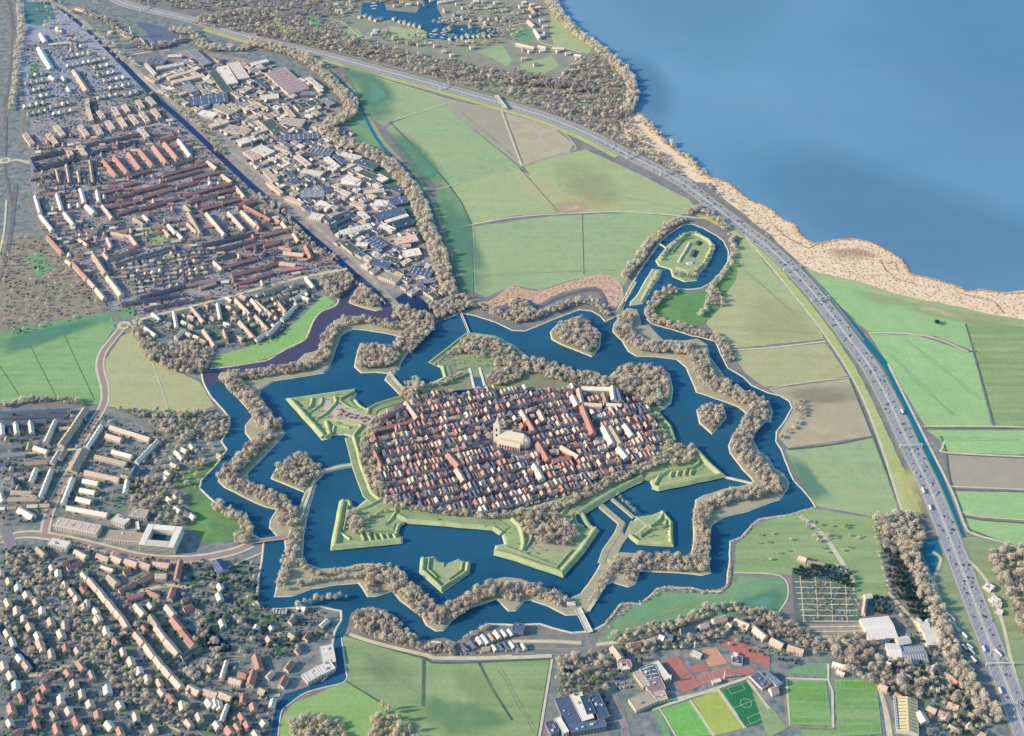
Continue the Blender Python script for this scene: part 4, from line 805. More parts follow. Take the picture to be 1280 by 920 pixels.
belt([(105,800),(125,810),(150,795),(175,785)], 10, 9, 3, 5, ['barel','bare'], 'along the side street of the diagonal main road', .3)
belt([(245,770),(262,800),(270,825),(255,835),(235,845)], 14, 9, 3, 5, ['barel','bare'], 'along the curved street in the bottom left quarter', .3)
belt([(0,765),(20,790),(40,815),(50,850),(45,880)], 8, 10, 3, 4.6, ['barel','bare'], 'by the pond in the bottom left corner', .3)
belt([(75,675),(130,692),(190,704),(240,705)], 5, 11, 3, 4.5, ['barel','bare'], 'along the western road', .3)
belt([(110,715),(100,735),(125,760),(150,790)], 5, 12, 3, 4.5, ['barel','bare','olive'], 'behind the peach terraces', .3)

scatter([(245,705),(320,705),(322,755),(420,770),(412,800),(340,825),(250,812)], 9, 1.5, 3.2, ['bush','olive','bush','evergreen'], 'under the gardens south-west of the moat', .3, drop=.3, wood=True)
for pts_, nm in (([(368,505),(388,498),(435,492),(440,505),(455,514),(450,520),(420,535),(405,545)], 'on the west bastion'), ([(424,640),(434,640),(430,670),(500,668),(498,655),(470,655)], 'on the south-west bastion'), ([(635,668),(650,665),(700,700),(720,680),(712,665),(700,712),(640,690)], 'on the south bastion'), ([(512,648),(620,656),(626,664),(512,652)], 'on the southern curtain'), ([(540,455),(580,430),(640,440),(640,455),(560,462)], 'on the north earthwork'), ([(825,600),(880,590),(880,580),(860,565)], 'on the east bastion'), ([(795,655),(835,650),(838,675),(800,675)], 'on the kite shaped ravelin')):
    scatter(pts_, 13, 1.0, 2.2, ['olive','bush','bare'], nm, 2.8, drop=.35, wood=True)
lr = random.Random(4); LV = []; LF = []
for poly, n in (([(10,700),(240,705),(245,820),(330,925),(5,925)], 170), ([(240,705),(320,705),(322,755),(415,790),(340,830),(250,815)], 50), ([(5,520),(200,545),(160,650),(5,650)], 60), ([(60,130),(180,120),(420,330),(290,370),(60,300)], 110), ([(200,400),(380,370),(330,425),(260,435)], 40), ([(1080,840),(1200,820),(1240,920),(1150,920)], 30), ([(600,430),(640,440),(640,470),(570,470)], 8)):
    q = PL(poly); xs = [a for a, b in q]; ys = [b for a, b in q]; k = 0
    while k < n:
        x, y = lr.uniform(min(xs), max(xs)), lr.uniform(min(ys), max(ys))
        if not inpoly(x, y, q): continue
        k += 1; a = lr.uniform(0, 3.14); r = lr.uniform(4, 11); b0 = len(LV); m_ = lr.randint(5, 8)
        for i in range(m_):
            t = 6.2832 * i / m_; rr_ = r * lr.uniform(.7, 1.15); LV.append((x + math.cos(t) * rr_, y + math.sin(t) * rr_ * .75, .36 + k * .0004))
        LF.append(list(range(b0, b0 + m_)))
ob_ = link('lawn', mesh('lawn', LV, LF, green('lawn', (118,156,118), (92,138,112), None, (84,128,108), .8))); ob_['kind'] = 'structure'

scatter([(887,224),(905,227),(920,238),(937,251),(960,260),(975,273),(992,281),(1000,294),(1020,305),(1042,301),(1072,300),(1095,307),(1120,321),(1132,333),(1138,343),(1167,350),(1195,358),(1210,365),(1230,363),(1255,367),(1285,366),(1285,399),(1252,395),(1185,381),(1135,371),(1070,351),(1024,341),(1004,332),(985,316),(960,292),(930,268)], 7.5, 1.2, 2.8, ['reed'], 'reeds', .45, drop=.3, hf=.9, wood=True)
belt([(887,224),(905,227),(920,238),(937,251),(960,260),(975,273),(992,281),(1000,294),(1020,305),(1042,301),(1072,300),(1095,307),(1120,321),(1132,333),(1138,343),(1167,350),(1195,358),(1210,365),(1230,363),(1255,367),(1285,366)], 6, 3.5, 1.5, 2.4, 'reed', 'reeds', .4, hf=1.1, wood=True)
belt([(796,142),(805,146),(815,158),(830,176),(852,193),(875,211),(887,224)], 9, 3.5, 1.5, 2.4, 'reed', 'reeds', .4, hf=1.1, wood=True)
scatter([(592,371),(610,377),(640,358),(672,364),(715,351),(757,343),(778,360),(770,380),(757,372),(745,359),(718,362),(690,371),(650,373),(622,383)], 7.5, 1.2, 2.4, ['reed'], 'reeds', .4, drop=.3, hf=.9, wood=True)
belt([(914,700),(912,715),(909,732),(895,738),(880,739),(860,736),(832,734),(820,738),(812,747),(800,754),(785,755),(775,757),(765,770),(757,780)], 4, 3.2, 1.2, 2.0, 'reed', 'reeds', .5, hf=1.1, wood=True)
belt([(1020,634),(985,644),(950,649),(940,657),(927,672),(915,677)], 3, 3.4, 1.0, 1.8, 'reed', 'reeds', .5, hf=1.1, wood=True)
belt([(424,373),(402,390),(392,402),(380,426),(347,443),(320,452),(290,458)], 3, 3.4, 1.0, 1.8, 'reed', 'reeds', .5, hf=1.1, wood=True)
# ------------------------------------------------------------------ buildings
def rm(n, c, c2=None, sc_=.35): return mat('roof_' + n, S(*c), S(*(c2 or tuple(int(v * .86) for v in c))), sc_, 4, objrand=.16, rough=.75)
ROOF = {'o': rm('orange', (200,148,136)), 'p': rm('peach', (230,202,184)), 'r': rm('red', (196,150,146), (170,128,130)), 'd': rm('slate', (112,120,142), (84,94,122)), 'w': rm('white', (238,228,212), (222,214,204)),
        'g': rm('grey', (152,156,160), (132,138,150)), 'b': rm('blue', (98,114,142), (82,98,128)), 'y': rm('cream', (226,208,160)), 'G': rm('green', (96,118,108)), 't': rm('teal', (60,96,120)), 's': rm('sand', (196,180,160)), 'm': rm('brown', (180,150,150))}
CN = {'o': 'orange', 'p': 'peach', 'r': 'red', 'd': 'slate', 'w': 'white', 'g': 'grey', 'b': 'blue-grey', 'y': 'cream', 'G': 'dull green', 't': 'teal', 's': 'sand', 'm': 'brown'}
WALL = {'l': mat('wall_light', S(232,216,198), S(212,196,182), .4, 3, objrand=.1), 'b': mat('wall_brick', S(198,160,146), S(168,132,126), .4, 3, objrand=.12), 'w': mat('wall_white', S(228,220,208), S(210,202,196), .4, 3), 'g': mat('wall_grey', S(150,150,156), S(134,136,146), .4, 3, objrand=.1)}
M_win = mat('window_glass', S(48,58,84), S(64,74,100), .5, 2, rough=.3, spec=.5)
M_light = mat('rooflight', S(206,214,220), None)
M_chim = mat('chimney_brick', S(150,104,92), S(120,86,84), .8, 2)
BL = []     # buildings
def B_(x, y, ang, ln, wd, h, roof, col, kind, desc, wall='b', lights=0, z=0.1, rise=None): BL.append(dict(x=x, y=y, a=ang, l=ln, w=wd, h=h, roof=roof, c=col, kind=kind, desc=desc, wall=wall, lights=lights, z=z, rise=rise))
def row(tile, desc, kind, items, w=9, h=6, roof='g', col='r', wall='b', lights=0):
    for it in items:
        x1, y1, x2, y2 = it[:4]; ww = it[4] if len(it) > 4 else w; cc = it[5] if len(it) > 5 else col
        a = P(tile[0] + x1 / 4, tile[1] + y1 / 4); b = P(tile[0] + x2 / 4, tile[1] + y2 / 4)
        ln = math.hypot(b[0] - a[0], b[1] - a[1])
        wl = wall if wall != '?' else ('w' if cc in 'wy' else 'g' if cc in 'gbdt' else 'l')
        lt = it[6] if len(it) > 6 else lights
        B_((a[0] + b[0]) / 2, (a[1] + b[1]) / 2, math.atan2(b[1] - a[1], b[0] - a[0]), ln, ww, h * R.uniform(.9, 1.1), roof, cc, kind, desc, wl, lt)
def pts(tile, desc, kind, items, l=12, w=9, h=5.5, cols='ppo', wall='l', ang=-45, roof='g', spread=12):
    for it in items:
        x, y = it[:2]; a = P(tile[0] + x / 4, tile[1] + y / 4); cc = it[2] if len(it) > 2 else R.choice(cols)
        B_(a[0], a[1], math.radians(ang + R.uniform(-spread, spread)), l * R.uniform(.85, 1.25), w * R.uniform(.85, 1.15), h * R.uniform(.9, 1.1), roof, cc, kind, desc, wall)
T00, T30, T60, T02, T32, T62, T92, T04, T34, T64, T94, T06, T36, T66, T96 = (0,0),(320,0),(640,0),(0,230),(320,230),(640,230),(960,230),(0,460),(320,460),(640,460),(960,460),(0,690),(320,690),(640,690),(960,690)
# --- top left
for k, (x1, y1, x2, y2) in enumerate([(130,390,230,375),(120,430,230,408),(135,468,240,445),(165,497,255,480),(110,545,235,520),(245,545,360,520),(130,582,245,558),(260,582,370,558),(345,262,420,235),(300,300,460,270),(330,340,540,298),(460,352,555,330),(480,388,585,365),(510,415,635,393),(540,452,665,428),(480,502,600,478),(615,488,700,462)]):
    n = max(3, int((x2 - x1) / 26))
    for i in range(n):
        t = (i + .5) / n; ax, ay = P(0 + (x1 + (x2 - x1) * t) / 4, (y1 + (y2 - y1) * t) / 4)
        B_(ax, ay, math.radians(-58), 12, 9.5, 5.5, 'g', R.choice('wsg'), 'staggered_house', 'in the staggered white rows of the far north-west quarter', 'w')
row(T00, 'in the short parallel blocks of the north-west', 'apartment_block', [(495,570,520,605),(568,550,595,590),(618,538,645,572),(690,515,715,553),(738,498,775,535),(480,638,510,685),(538,618,568,660),(598,603,630,650),(652,588,688,632),(705,573,742,622),(765,558,800,602),(400,640,440,692),(280,642,320,692),(243,683,285,735),(125,680,165,735),(700,653,740,700),(335,755,360,790),(395,742,430,792),(435,510,440,560),(440,560,460,620)], 13, 9, 'f', 'p', 'l')
row(T00, 'in the fan of orange roofed blocks near the canal', 'terraced_block', [(520,815,585,892),(575,798,642,877),(645,778,705,857),(700,763,768,842),(770,743,835,827),(825,728,890,807),(895,713,955,795,11,'w')], 13, 7, 'g', 'o', 'l')
row(T00, 'on the edge of the far north-west quarter', 'long_hall', [(197,250,258,355,18,'w'),(372,365,438,465,16,'p'),(250,395,275,410,12,'w'),(315,395,325,415,10,'w'),(340,450,352,470,10,'w'),(205,180,230,220,14,'w'),(285,150,312,172,12,'w'),(245,232,360,222,8,'w')], 14, 6, 'g', 'w', 'w')
row(T00, 'in the sloping rows below the orange roofed fan', 'terraced_block', [(798,718,888,692,10,'o'),(815,888,1030,830),(862,838,970,802),(640,895,760,858),(830,908,1000,862),(960,902,1100,868),(1040,820,1085,856,12,'p'),(1112,888,1160,922,12,'p'),(155,805,350,760,9,'d'),(200,855,380,806,9,'d'),(430,735,700,682,9,'d'),(460,772,560,748,9,'d'),(580,745,690,715,9,'d'),(285,860,300,925,8,'s'),(335,835,350,925,8,'s'),(452,815,468,925,8,'s'),(392,870,402,925,8,'s'),(160,815,180,860,12,'b'),(150,905,270,872,9,'p')], 10, 6, 'g', 'm')
row(T00, 'around the power station yard at the top', 'utility_building', [(622,240,682,232,16,'b'),(592,155,638,193,9,'p'),(700,200,745,248,5,'w'),(380,48,440,66,9,'r'),(455,75,492,90,10,'w'),(545,165,560,172,9,'w')], 10, 6, 'f', 'p', 'l')
# --- west quarter
row(T02, 'in the dense sloping rows of the western quarter', 'terraced_block', [(525,52,610,30),(615,22,690,0),(530,98,640,62),(650,62,720,38),(730,38,835,10),(530,132,700,92),(712,80,870,34),(590,160,695,128),(700,138,890,82),(885,28,1000,-5),(920,70,1050,34),(1060,32,1160,8),(950,102,1090,62),(1092,55,1200,28),(1010,137,1105,112),(1112,108,1200,84),(1187,128,1285,95)], 10, 6, 'g', 'r')
row(T02, 'beside the far railway in the western quarter', 'apartment_block', [(180,75,205,160),(288,65,312,145),(405,40,425,108),(488,50,500,105),(205,170,265,245),(325,160,372,220),(435,125,475,160,14,'w')], 10, 8, 'g', 'w', 'w')
row(T02, 'along the western ring road above the roundabout', 'terraced_block', [(242,275,315,358,11,'o'),(365,405,440,488,11,'o'),(447,495,478,530,11,'p'),(485,540,525,588,11,'p'),(470,368,532,462,12,'s'),(540,477,610,570,13,'p'),(335,395,360,415,10,'p')], 11, 7, 'g', 'r', 'l')
row(T02, 'around the school green of the western quarter', 'terraced_block', [(515,120,565,185),(400,290,440,320),(440,285,510,215),(560,255,648,275),(650,270,688,318),(540,282,560,330),(520,360,545,388),(550,385,690,338,9,'r'),(845,218,880,262,10,'w'),(882,250,915,285,10,'w'),(945,155,1005,262,12,'s'),(1035,160,1125,268,11),(1145,155,1220,238,11),(1210,150,1285,222,11),(1182,25,1225,78,11),(575,418,860,330,8,'d'),(670,180,720,215,9,'s'),(720,170,745,195,9,'w'),(820,240,850,270,8,'s'),(940,210,985,255,9,'p'),(1070,400,1112,440,10),(925,120,955,150,10,'s')], 10, 6, 'g', 'p', 'l')
row(T02, 'in the long rows above the riverside estate', 'terraced_block', [(1010,320,1275,255,9,'d'),(1070,345,1285,292,9,'d'),(1120,430,1285,382),(1160,470,1285,435),(1180,512,1285,485),(1080,385,1180,360,9,'d'),(700,580,920,520,8,'d'),(930,520,1090,490,9,'m'),(610,612,900,562,8,'d'),(720,640,950,590,8,'d'),(720,605,860,568,8,'b'),(1000,530,1080,505,12,'p')], 10, 6, 'g', 'r')
row(T02, 'in the riverside estate east of the roundabout', 'terraced_block', [(1180,590,1250,662),(1200,700,1270,780),(960,630,1020,702),(872,650,885,730,9,'w'),(1090,610,1105,690,9,'w'),(1020,742,1075,822),(720,727,780,770,9,'w'),(880,782,925,742,10,'w'),(765,660,800,690,9,'w'),(1260,590,1310,650),(1120,740,1135,790,9,'s'),(1075,805,1140,790,8,'s')], 10, 6, 'g', 'p', 'l')
row(T32, 'in the western rows nearest the canal', 'terraced_block', [(-60,120,75,192,11,'o'),(25,272,160,238),(140,357,240,368,14,'p'),(120,408,200,418,14,'p'),(0,200,20,240),(20,382,50,348),(0,440,120,402),(0,482,90,452),(120,445,235,430),(250,322,278,385,12,'o'),(190,262,215,302,11,'p'),(100,187,122,205),(132,205,158,240,11,'p'),(-60,330,40,300),(40,320,120,300),(180,345,120,330)], 10, 6, 'g', 'r')
row(T32, 'in the crescent estate beside the purple river', 'terraced_block', [(0,600,80,668),(0,672,60,740),(190,592,250,545,10,'w'),(100,612,160,572),(130,690,200,625,10,'w'),(60,772,120,705,10,'w'),(0,792,60,752,10,'w'),(252,480,290,530,10,'w'),(40,560,140,520),(150,655,110,600)], 10, 6, 'g', 's', 'w')
def fill(poly, desc, kind, du, dv, ang, cols, l=10, w=8, h=5.5, p=.85, wall='l', z=.1):
    q = PL(poly); c, s = math.cos(ang), math.sin(ang)
    U = [x * c + y * s for x, y in q]; V = [-x * s + y * c for x, y in q]
    v = min(V)
    while v < max(V):
        u = min(U)
        while u < max(U):
            x = u * c - v * s; y = u * s + v * c
            if inpoly(x, y, q) and R.random() < p:
                B_(x + R.uniform(-1.5, 1.5), y + R.uniform(-1.5, 1.5), ang + (math.pi / 2 if R.random() < .5 else 0) + R.uniform(-.12, .12), l * R.uniform(.8, 1.2), w * R.uniform(.85, 1.15), h * R.uniform(.8, 1.1), 'g', R.choice(cols), kind, desc, wall, z=z)
            u += du
        v += dv
fill(T(0,230,[(580,430),(860,340),(1050,330),(1070,460),(900,530),(680,570)]), 'in the packed block of the western quarter', 'small_house', 16, 17, .3, 'wsdgpd')
fill(T(0,230,[(260,230),(490,190),(540,240),(420,330),(300,330)]), 'in the pocket beside the western ring road', 'small_house', 16, 20, .3, 'psdw')
fill(T(0,0,[(720,690),(900,690),(1000,820),(860,830),(700,850)])[:0] or T(320,230,[(20,590),(250,510),(290,540),(210,620),(60,760),(-60,790),(-60,620)]), 'in the riverside crescent beside the purple river', 'small_house', 18, 24, .5, 'wsdp')
fill(T(0,0,[(170,820),(420,760),(500,800),(560,920),(180,920)]), 'in the lower rows of the north-west quarter', 'small_house', 20, 26, .3, 'ddbs')
fill(T(0,230,[(160,0),(500,-20),(500,60),(200,60)]), 'beside the tall white blocks of the west', 'small_house', 20, 30, .3, 'ddsb')
# --- industrial estate
I1 = 'in the northern part of the industrial estate'
row(T00, I1, 'industrial_hall', [(750,312,830,322,30,'b',3),(838,292,910,290,16,'w'),(785,355,920,330,18,'w'),(955,258,1040,335,26,'g',4),(840,402,968,362,18,'p'),(862,425,1020,388,20,'p'),(1112,345,1165,432,32,'w'),(1165,325,1222,405,34,'w'),(1065,372,1140,470,26,'G'),(935,432,975,472,22,'g'),(950,520,1140,500,56,'b',5),(1000,572,1080,590,26,'w'),(1090,545,1165,580,30,'s'),(1130,650,1245,675,34,'s',3),(1050,645,1140,618,20,'p'),(1195,725,1275,702,30,'w'),(1235,765,1290,810,24,'p'),(1165,580,1205,612,14,'d'),(730,330,780,385,8,'w'),(1210,470,1250,450,20,'p'),(1250,560,1300,540,20,'p')], 20, 8, 'f', 'w', '?')
row(T30, 'in the central part of the industrial estate', 'industrial_hall', [(95,365,215,470,64,'m',9),(-20,335,60,315,20,'w'),(-20,370,50,350,16,'g'),(258,400,330,455,14,'w'),(20,500,115,492,30,'w'),(200,550,322,518,34,'G',3),(330,505,385,535,22,'g'),(225,480,300,480,22,'g'),(55,615,115,672,34,'G'),(0,615,50,665,14,'p'),(125,615,240,628,36,'s',4),(110,705,320,690,32,'d',9),(0,750,70,785,36,'w'),(275,760,385,775,34,'d',6),(200,790,268,842,16,'p'),(350,798,412,850,14,'w'),(392,785,442,832,10,'b'),(425,780,525,805,18,'w'),(500,815,605,850,30,'b'),(520,870,600,905,24,'G'),(40,855,100,920,16,'p'),(100,740,160,765,12,'s'),(0,410,60,455,14,'d'),(230,865,330,885,20,'w'),(600,890,650,915,22,'w'),(440,900,510,925,26,'w'),(160,870,215,930,14,'b'),(-60,560,20,530,24,'p'),(140,540,190,600,14,'p'),(330,470,300,440,12,'w'),(-60,700,0,720,26,'b')], 20, 8, 'f', 'w', '?')
row(T32, 'in the southern part of the industrial estate', 'industrial_hall', [(220,65,345,62,36,'g',4),(258,130,300,160,18,'b'),(310,102,372,132,20,'w'),(425,0,525,8,26,'w'),(270,170,335,182,24,'w'),(360,205,470,150,9,'t'),(365,228,490,168,9,'t'),(378,250,505,190,9,'t'),(430,258,575,222,24,'w',8),(500,312,560,318,16,'w'),(560,285,640,330,30,'b',5),(440,302,502,352,22,'G'),(590,105,660,112,26,'w'),(640,112,752,88,34,'b',2),(598,182,740,142,32,'b'),(650,202,760,168,14,'w'),(690,222,782,200,22,'t'),(625,215,690,245,16,'w'),(700,302,805,282,30,'p'),(740,365,822,350,30,'w'),(578,402,672,422,26,'b'),(640,385,712,402,22,'G'),(628,462,715,495,26,'s'),(775,445,882,462,30,'b',5),(810,505,895,495,18,'g'),(780,418,840,414,16,'g'),(850,545,900,578,16,'G'),(725,325,775,322,12,'p'),(540,55,640,45,18,'p'),(400,38,470,68,14,'w'),(480,105,545,130,16,'p'),(518,150,562,188,14,'w'),(150,82,235,112,12,'p'),(160,-5,200,10,16,'d'),(60,5,130,60,9,'p'),(330,20,370,60,14,'b'),(690,30,740,55,24,'b')], 18, 8, 'f', 'w', '?')
fill(T(320,0,[(-300,300),(100,330),(400,560),(600,850),(860,1300),(820,1400),(600,1330),(240,1080),(-160,700)]), 'among the sheds and containers of the industrial estate', 'storage_shed', 26, 26, -.9, 'wspbgdw', 13, 7, 4.5, .75, 'g')
# --- west, below the meadow
row(T04, 'in the square estate below the western meadow', 'terraced_block', [(440,412,512,300,9,'w'),(555,310,752,372,11,'p'),(685,487,792,378,10,'w'),(535,350,610,372,12,'p'),(565,432,662,458,11,'w'),(480,455,635,492,10,'s'),(660,560,685,512,12,'b'),(430,535,600,572,13,'p'),(642,575,630,640,10,'w'),(420,577,495,592,12,'w'),(405,622,480,637,12,'w'),(388,668,460,685,12,'w'),(320,692,368,565,10,'w'),(205,665,262,520,10,'w'),(262,492,300,430,10,'w'),(232,385,282,275,10,'w'),(305,402,348,342,14,'s'),(350,342,432,218,14,'s'),(155,280,165,340,10,'w'),(82,290,90,345,10,'w'),(12,300,16,350,10,'w'),(20,290,232,275,9,'d'),(175,412,242,435,12,'w'),(360,532,420,420,22,'s'),(160,582,185,520,10,'w'),(60,635,160,640,12,'s'),(45,672,190,668,12,'s'),(0,412,112,402,11,'g'),(0,452,130,442,11,'g'),(130,492,242,482,11,'s'),(340,712,540,748,12,'w'),(0,240,355,222,8,'b'),(0,270,330,250,8,'d'),(300,470,330,420,9,'s'),(610,555,655,565,9,'s')], 10, 7, 'g', 's', 'w')
row(T04, 'in the office row by the western road', 'office_block', [(285,790,500,832,20,'p',6),(540,855,722,872,22,'s',0),(575,765,640,792,18,'w'),(255,888,350,908,14,'w'),(655,745,742,752,18,'s'),(690,790,695,830,6,'w')], 14, 11, 'f', 's', 'w')
pts(T04, 'among the villas on the west shore of the moat', 'villa', [(890,440,'w'),(925,425,'w'),(962,408,'w'),(872,500,'p'),(842,540,'w'),(830,562,'w'),(890,722,'w'),(962,752,'w'),(850,672,'w'),(880,660),(905,460,'w'),(940,740,'d'),(1100,450,'s')], 13, 10, 6, 'wp', 'w')
row(T04, 'beside the grassy square at the left edge', 'small_house', [(70,560,75,600,8,'b'),(0,620,20,680,9,'w'),(100,720,170,760,14,'w'),(115,650,180,655,8)], 10, 6, 'g', 's', 'w')
fill(T(0,460,[(0,300),(230,290),(220,390),(0,410)]), 'behind the rows below the western meadow', 'small_house', 22, 26, .1, 'ddsb')
fill(T(0,460,[(0,500),(150,500),(140,700),(0,700)]), 'at the left edge of the western estate', 'small_house', 24, 26, .1, 'dsbs')
# --- bottom left quarter
V1 = 'in the villa rows of the bottom left quarter'
pts(T06, 'in the villa row left of the diagonal main road', 'detached_house', [(10,120),(50,160),(95,195),(140,230),(185,265),(215,310),(260,365),(45,270),(90,310),(125,350),(155,390),(195,435),(215,490),(262,525),(310,425),(335,495,'o'),(205,475),(330,385,'s')], 14.5, 11.5, 6.5, 'ppwpp', 'l', -60)
pts(T06, 'just right of the diagonal main road', 'detached_house', [(490,355),(535,410),(265,95),(295,125),(330,180),(365,215),(390,250),(425,290),(620,515),(660,565),(700,610),(742,650),(812,718),(440,275,'w'),(500,350,'w')], 14, 11, 6.5, 'ppw', 'l', -60)
pts(T06, 'in the villa rows along the bottom edge', 'detached_house', [(605,780,'w'),(685,840),(770,898),(542,705,'w'),(375,672),(415,725),(455,775),(495,827,'o'),(552,882),(605,912,'o'),(310,755),(350,810),(390,862),(435,905),(190,812),(185,875),(62,797,'o'),(230,695,'o'),(205,742,'o'),(410,585,'o'),(290,897,'o'),(55,870,'w'),(25,585),(60,632),(85,682,'w'),(345,620,'r')], 15, 12, 6.5, 'pppwo', 'l', -60)
pts(T06, 'around the lower crossroads of the housing quarter', 'detached_house', [(915,785,'w'),(1000,842),(1090,880,'w'),(1190,892,'o'),(1212,838,'o'),(1115,372,'w'),(1100,240,'w'),(1105,190,'w'),(1150,905,'o'),(1240,880,'o'),(1270,790,'o'),(1050,770,'w'),(1080,775,'w'),(1100,782,'w')], 14, 11, 6.5, 'ppw', 'l', -60)
row(T06, 'in the peach roofed terraces right of the diagonal main road', 'terraced_block', [(450,152,495,208),(495,202,537,262),(540,257,580,310),(585,312,605,340),(610,340,642,392),(680,422,722,472),(732,482,775,545),(780,542,815,590),(820,592,858,637),(865,642,910,692),(865,348,915,407,13,'o'),(915,412,975,482,13,'o'),(785,392,830,452,12),(835,457,895,527,13),(755,335,790,387,11,'s'),(680,280,725,330,12),(835,285,875,330,12),(415,120,440,150,9,'w')], 12, 7, 'g', 'p', 'l')
row(T06, 'in the curved orange terraces below the western road', 'terraced_block', [(490,30,548,52,12,'p'),(560,40,612,62,12,'p'),(630,57,690,77,12,'p'),(695,67,755,87,12,'p'),(770,72,850,82,12,'p'),(905,60,885,155,10,'o'),(600,212,680,167,9),(690,165,758,125,9),(780,135,835,135,12,'p'),(545,135,590,175,13,'s'),(640,247,720,222,9,'r'),(735,207,797,237,9),(870,195,850,252,10),(340,97,410,62,9,'r'),(380,10,435,40,12,'p'),(190,-5,230,30,10,'s'),(510,85,570,105,7,'w'),(1085,60,1120,110,20,'b')], 11, 7, 'g', 'o', 'l')
row(T06, 'in the terraces by the canal bend', 'terraced_block', [(945,690,1000,720,14,'p'),(1022,707,1090,728,14,'p'),(1100,722,1160,747,14,'p'),(1150,652,1210,667,12,'p'),(1270,610,1250,682,12,'o'),(1195,620,1235,632,9,'o'),(910,540,1000,490,9,'G'),(1135,560,1110,645,7,'w'),(1140,780,1110,860,7,'w'),(1220,725,1215,770,10,'o'),(940,720,960,700,9)], 11, 7, 'g', 'o', 'l')
row(T36, 'around the canal bend left of the meadow', 'detached_house', [(245,450,265,422,10,'o'),(200,512,215,495,9,'r'),(150,602,182,562,10,'o'),(125,685,150,640,11,'o'),(0,530,20,600,14,'o'),(80,790,90,750,10,'w'),(60,440,75,460,11,'p'),(212,285,250,300,12,'w'),(35,860,50,880,12,'w'),(20,700,50,715,12,'s'),(75,385,85,400,9,'w'),(0,400,10,380,10,'w')], 10, 6, 'g', 'o', 'l')
row(T36, 'forming the pale curved waterside complex on the canal bend', 'waterside_block', [(352,485,368,572,22,'w',3),(325,610,385,580,20,'w',2),(245,650,325,605,20,'w',3)], 20, 9, 'f', 'w', 'w')
row(T36, 'on the quay south of the outer moat', 'boat_shed', [(1030,472,1052,498,9,'b'),(1072,455,1092,485,8,'b'),(1108,438,1128,470,8,'w'),(1130,427,1160,467,9,'w'),(1165,420,1188,452,8,'s'),(1195,407,1218,442,9,'w'),(1228,402,1250,432,7,'w'),(1262,398,1282,425,7,'w'),(1182,478,1200,500,7,'w'),(1212,470,1230,495,7,'b'),(1240,462,1262,495,9,'b'),(1270,462,1290,490,9,'w'),(1130,495,1170,490,9,'s'),(1300,470,1318,500,8,'b'),(1330,470,1345,498,8,'w'),(880,460,925,465,6,'w')], 8, 4.5, 'g', 'w', 'w')
for k in range(5): BL.append(dict(x=P(320 + (85 + k * 16) / 4., 690 + 302 / 4.)[0], y=P(0, 690 + 302 / 4.)[1], a=math.radians(92), l=13, w=3.2, h=2.4, roof='f', c='w', kind='boathouse', desc='in the striped row of boathouses on the south-west moat', wall='w', lights=0, z=.3, rise=None))
def fill_free(poly, desc, kind, du, dv, ang, cols, l, w, h, p, dist, wall='l'):
    q = PL(poly); c, s = math.cos(ang), math.sin(ang); U = [x * c + y * s for x, y in q]; V = [-x * s + y * c for x, y in q]; v = min(V)
    while v < max(V):
        u = min(U)
        while u < max(U):
            x = u * c - v * s + R.uniform(-2, 2); y = u * s + v * c + R.uniform(-2, 2)
            if inpoly(x, y, q) and R.random() < p and all(max(0, abs((x - b['x']) * math.cos(b['a']) + (y - b['y']) * math.sin(b['a'])) - b['l'] / 2) ** 2 + max(0, abs(-(x - b['x']) * math.sin(b['a']) + (y - b['y']) * math.cos(b['a'])) - b['w'] / 2) ** 2 > dist ** 2 for b in BL):
                B_(x, y, ang + (math.pi / 2 if R.random() < .3 else 0) + R.uniform(-.1, .1), l * R.uniform(.85, 1.3), w * R.uniform(.85, 1.1), h * R.uniform(.9, 1.1), 'f' if kind == 'workshop' else 'g', R.choice(cols), kind, desc, wall)
            u += du
        v += dv
fill_free([(0,700),(40,740),(90,800),(150,870),(200,925),(0,925)], 'in the loose back rows left of the diagonal main road', 'suburban_house', 20, 27, -.95, 'pppwso', 14, 10.5, 6, .85, 12)
fill_free([(60,705),(110,695),(235,705),(240,830),(320,830),(330,925),(250,925),(140,810)], 'in the loose back rows right of the diagonal main road', 'suburban_house', 20, 26, -.95, 'pppwoo', 13, 10, 6, .75, 11)
fill_free([(330,790),(365,775),(410,775),(412,800),(395,845),(340,870),(325,830)], 'in the leafy quarter inside the canal bend', 'suburban_house', 24, 26, -.6, 'ppwos', 13, 10, 6, .6, 12)
fill_free([(1080,860),(1180,820),(1240,925),(1160,925)], 'in the leafy bottom right corner', 'suburban_house', 26, 26, -.6, 'pos', 13, 10, 6, .55, 12)
fill_free([(0,520),(105,515),(60,640),(0,650)], 'in the infill rows of the western estate', 'suburban_house', 19, 24, .1, 'sswdp', 16, 8.5, 6, .75, 9)
fill_free([(40,180),(200,140),(300,235),(420,330),(290,370),(170,395),(60,300)], 'in the infill rows of the western quarter', 'infill_house', 20, 25, .25, 'rmdrpdw', 16, 8, 5.5, .62, 8)
fill_free([(185,408),(300,372),(385,355),(390,375),(330,428),(262,432)], 'in the infill rows of the riverside estate', 'infill_house', 20, 24, -.6, 'pswws', 13, 9, 6, .7, 9)
fill_free([(182,95),(240,72),(330,85),(400,110),(395,150),(330,190),(250,150),(205,120)], 'squeezed into the northern industrial yards', 'workshop', 26, 26, -.75, 'wswpgdys', 22, 15, 7, .8, 4, 'w')
fill_free([(330,190),(400,155),(440,185),(480,240),(520,300),(545,350),(560,375),(500,370),(450,330),(380,262),(300,190)], 'squeezed into the southern industrial yards', 'workshop', 25, 24, -.75, 'wswpgdbys', 20, 14, 7, .85, 3.5, 'w')
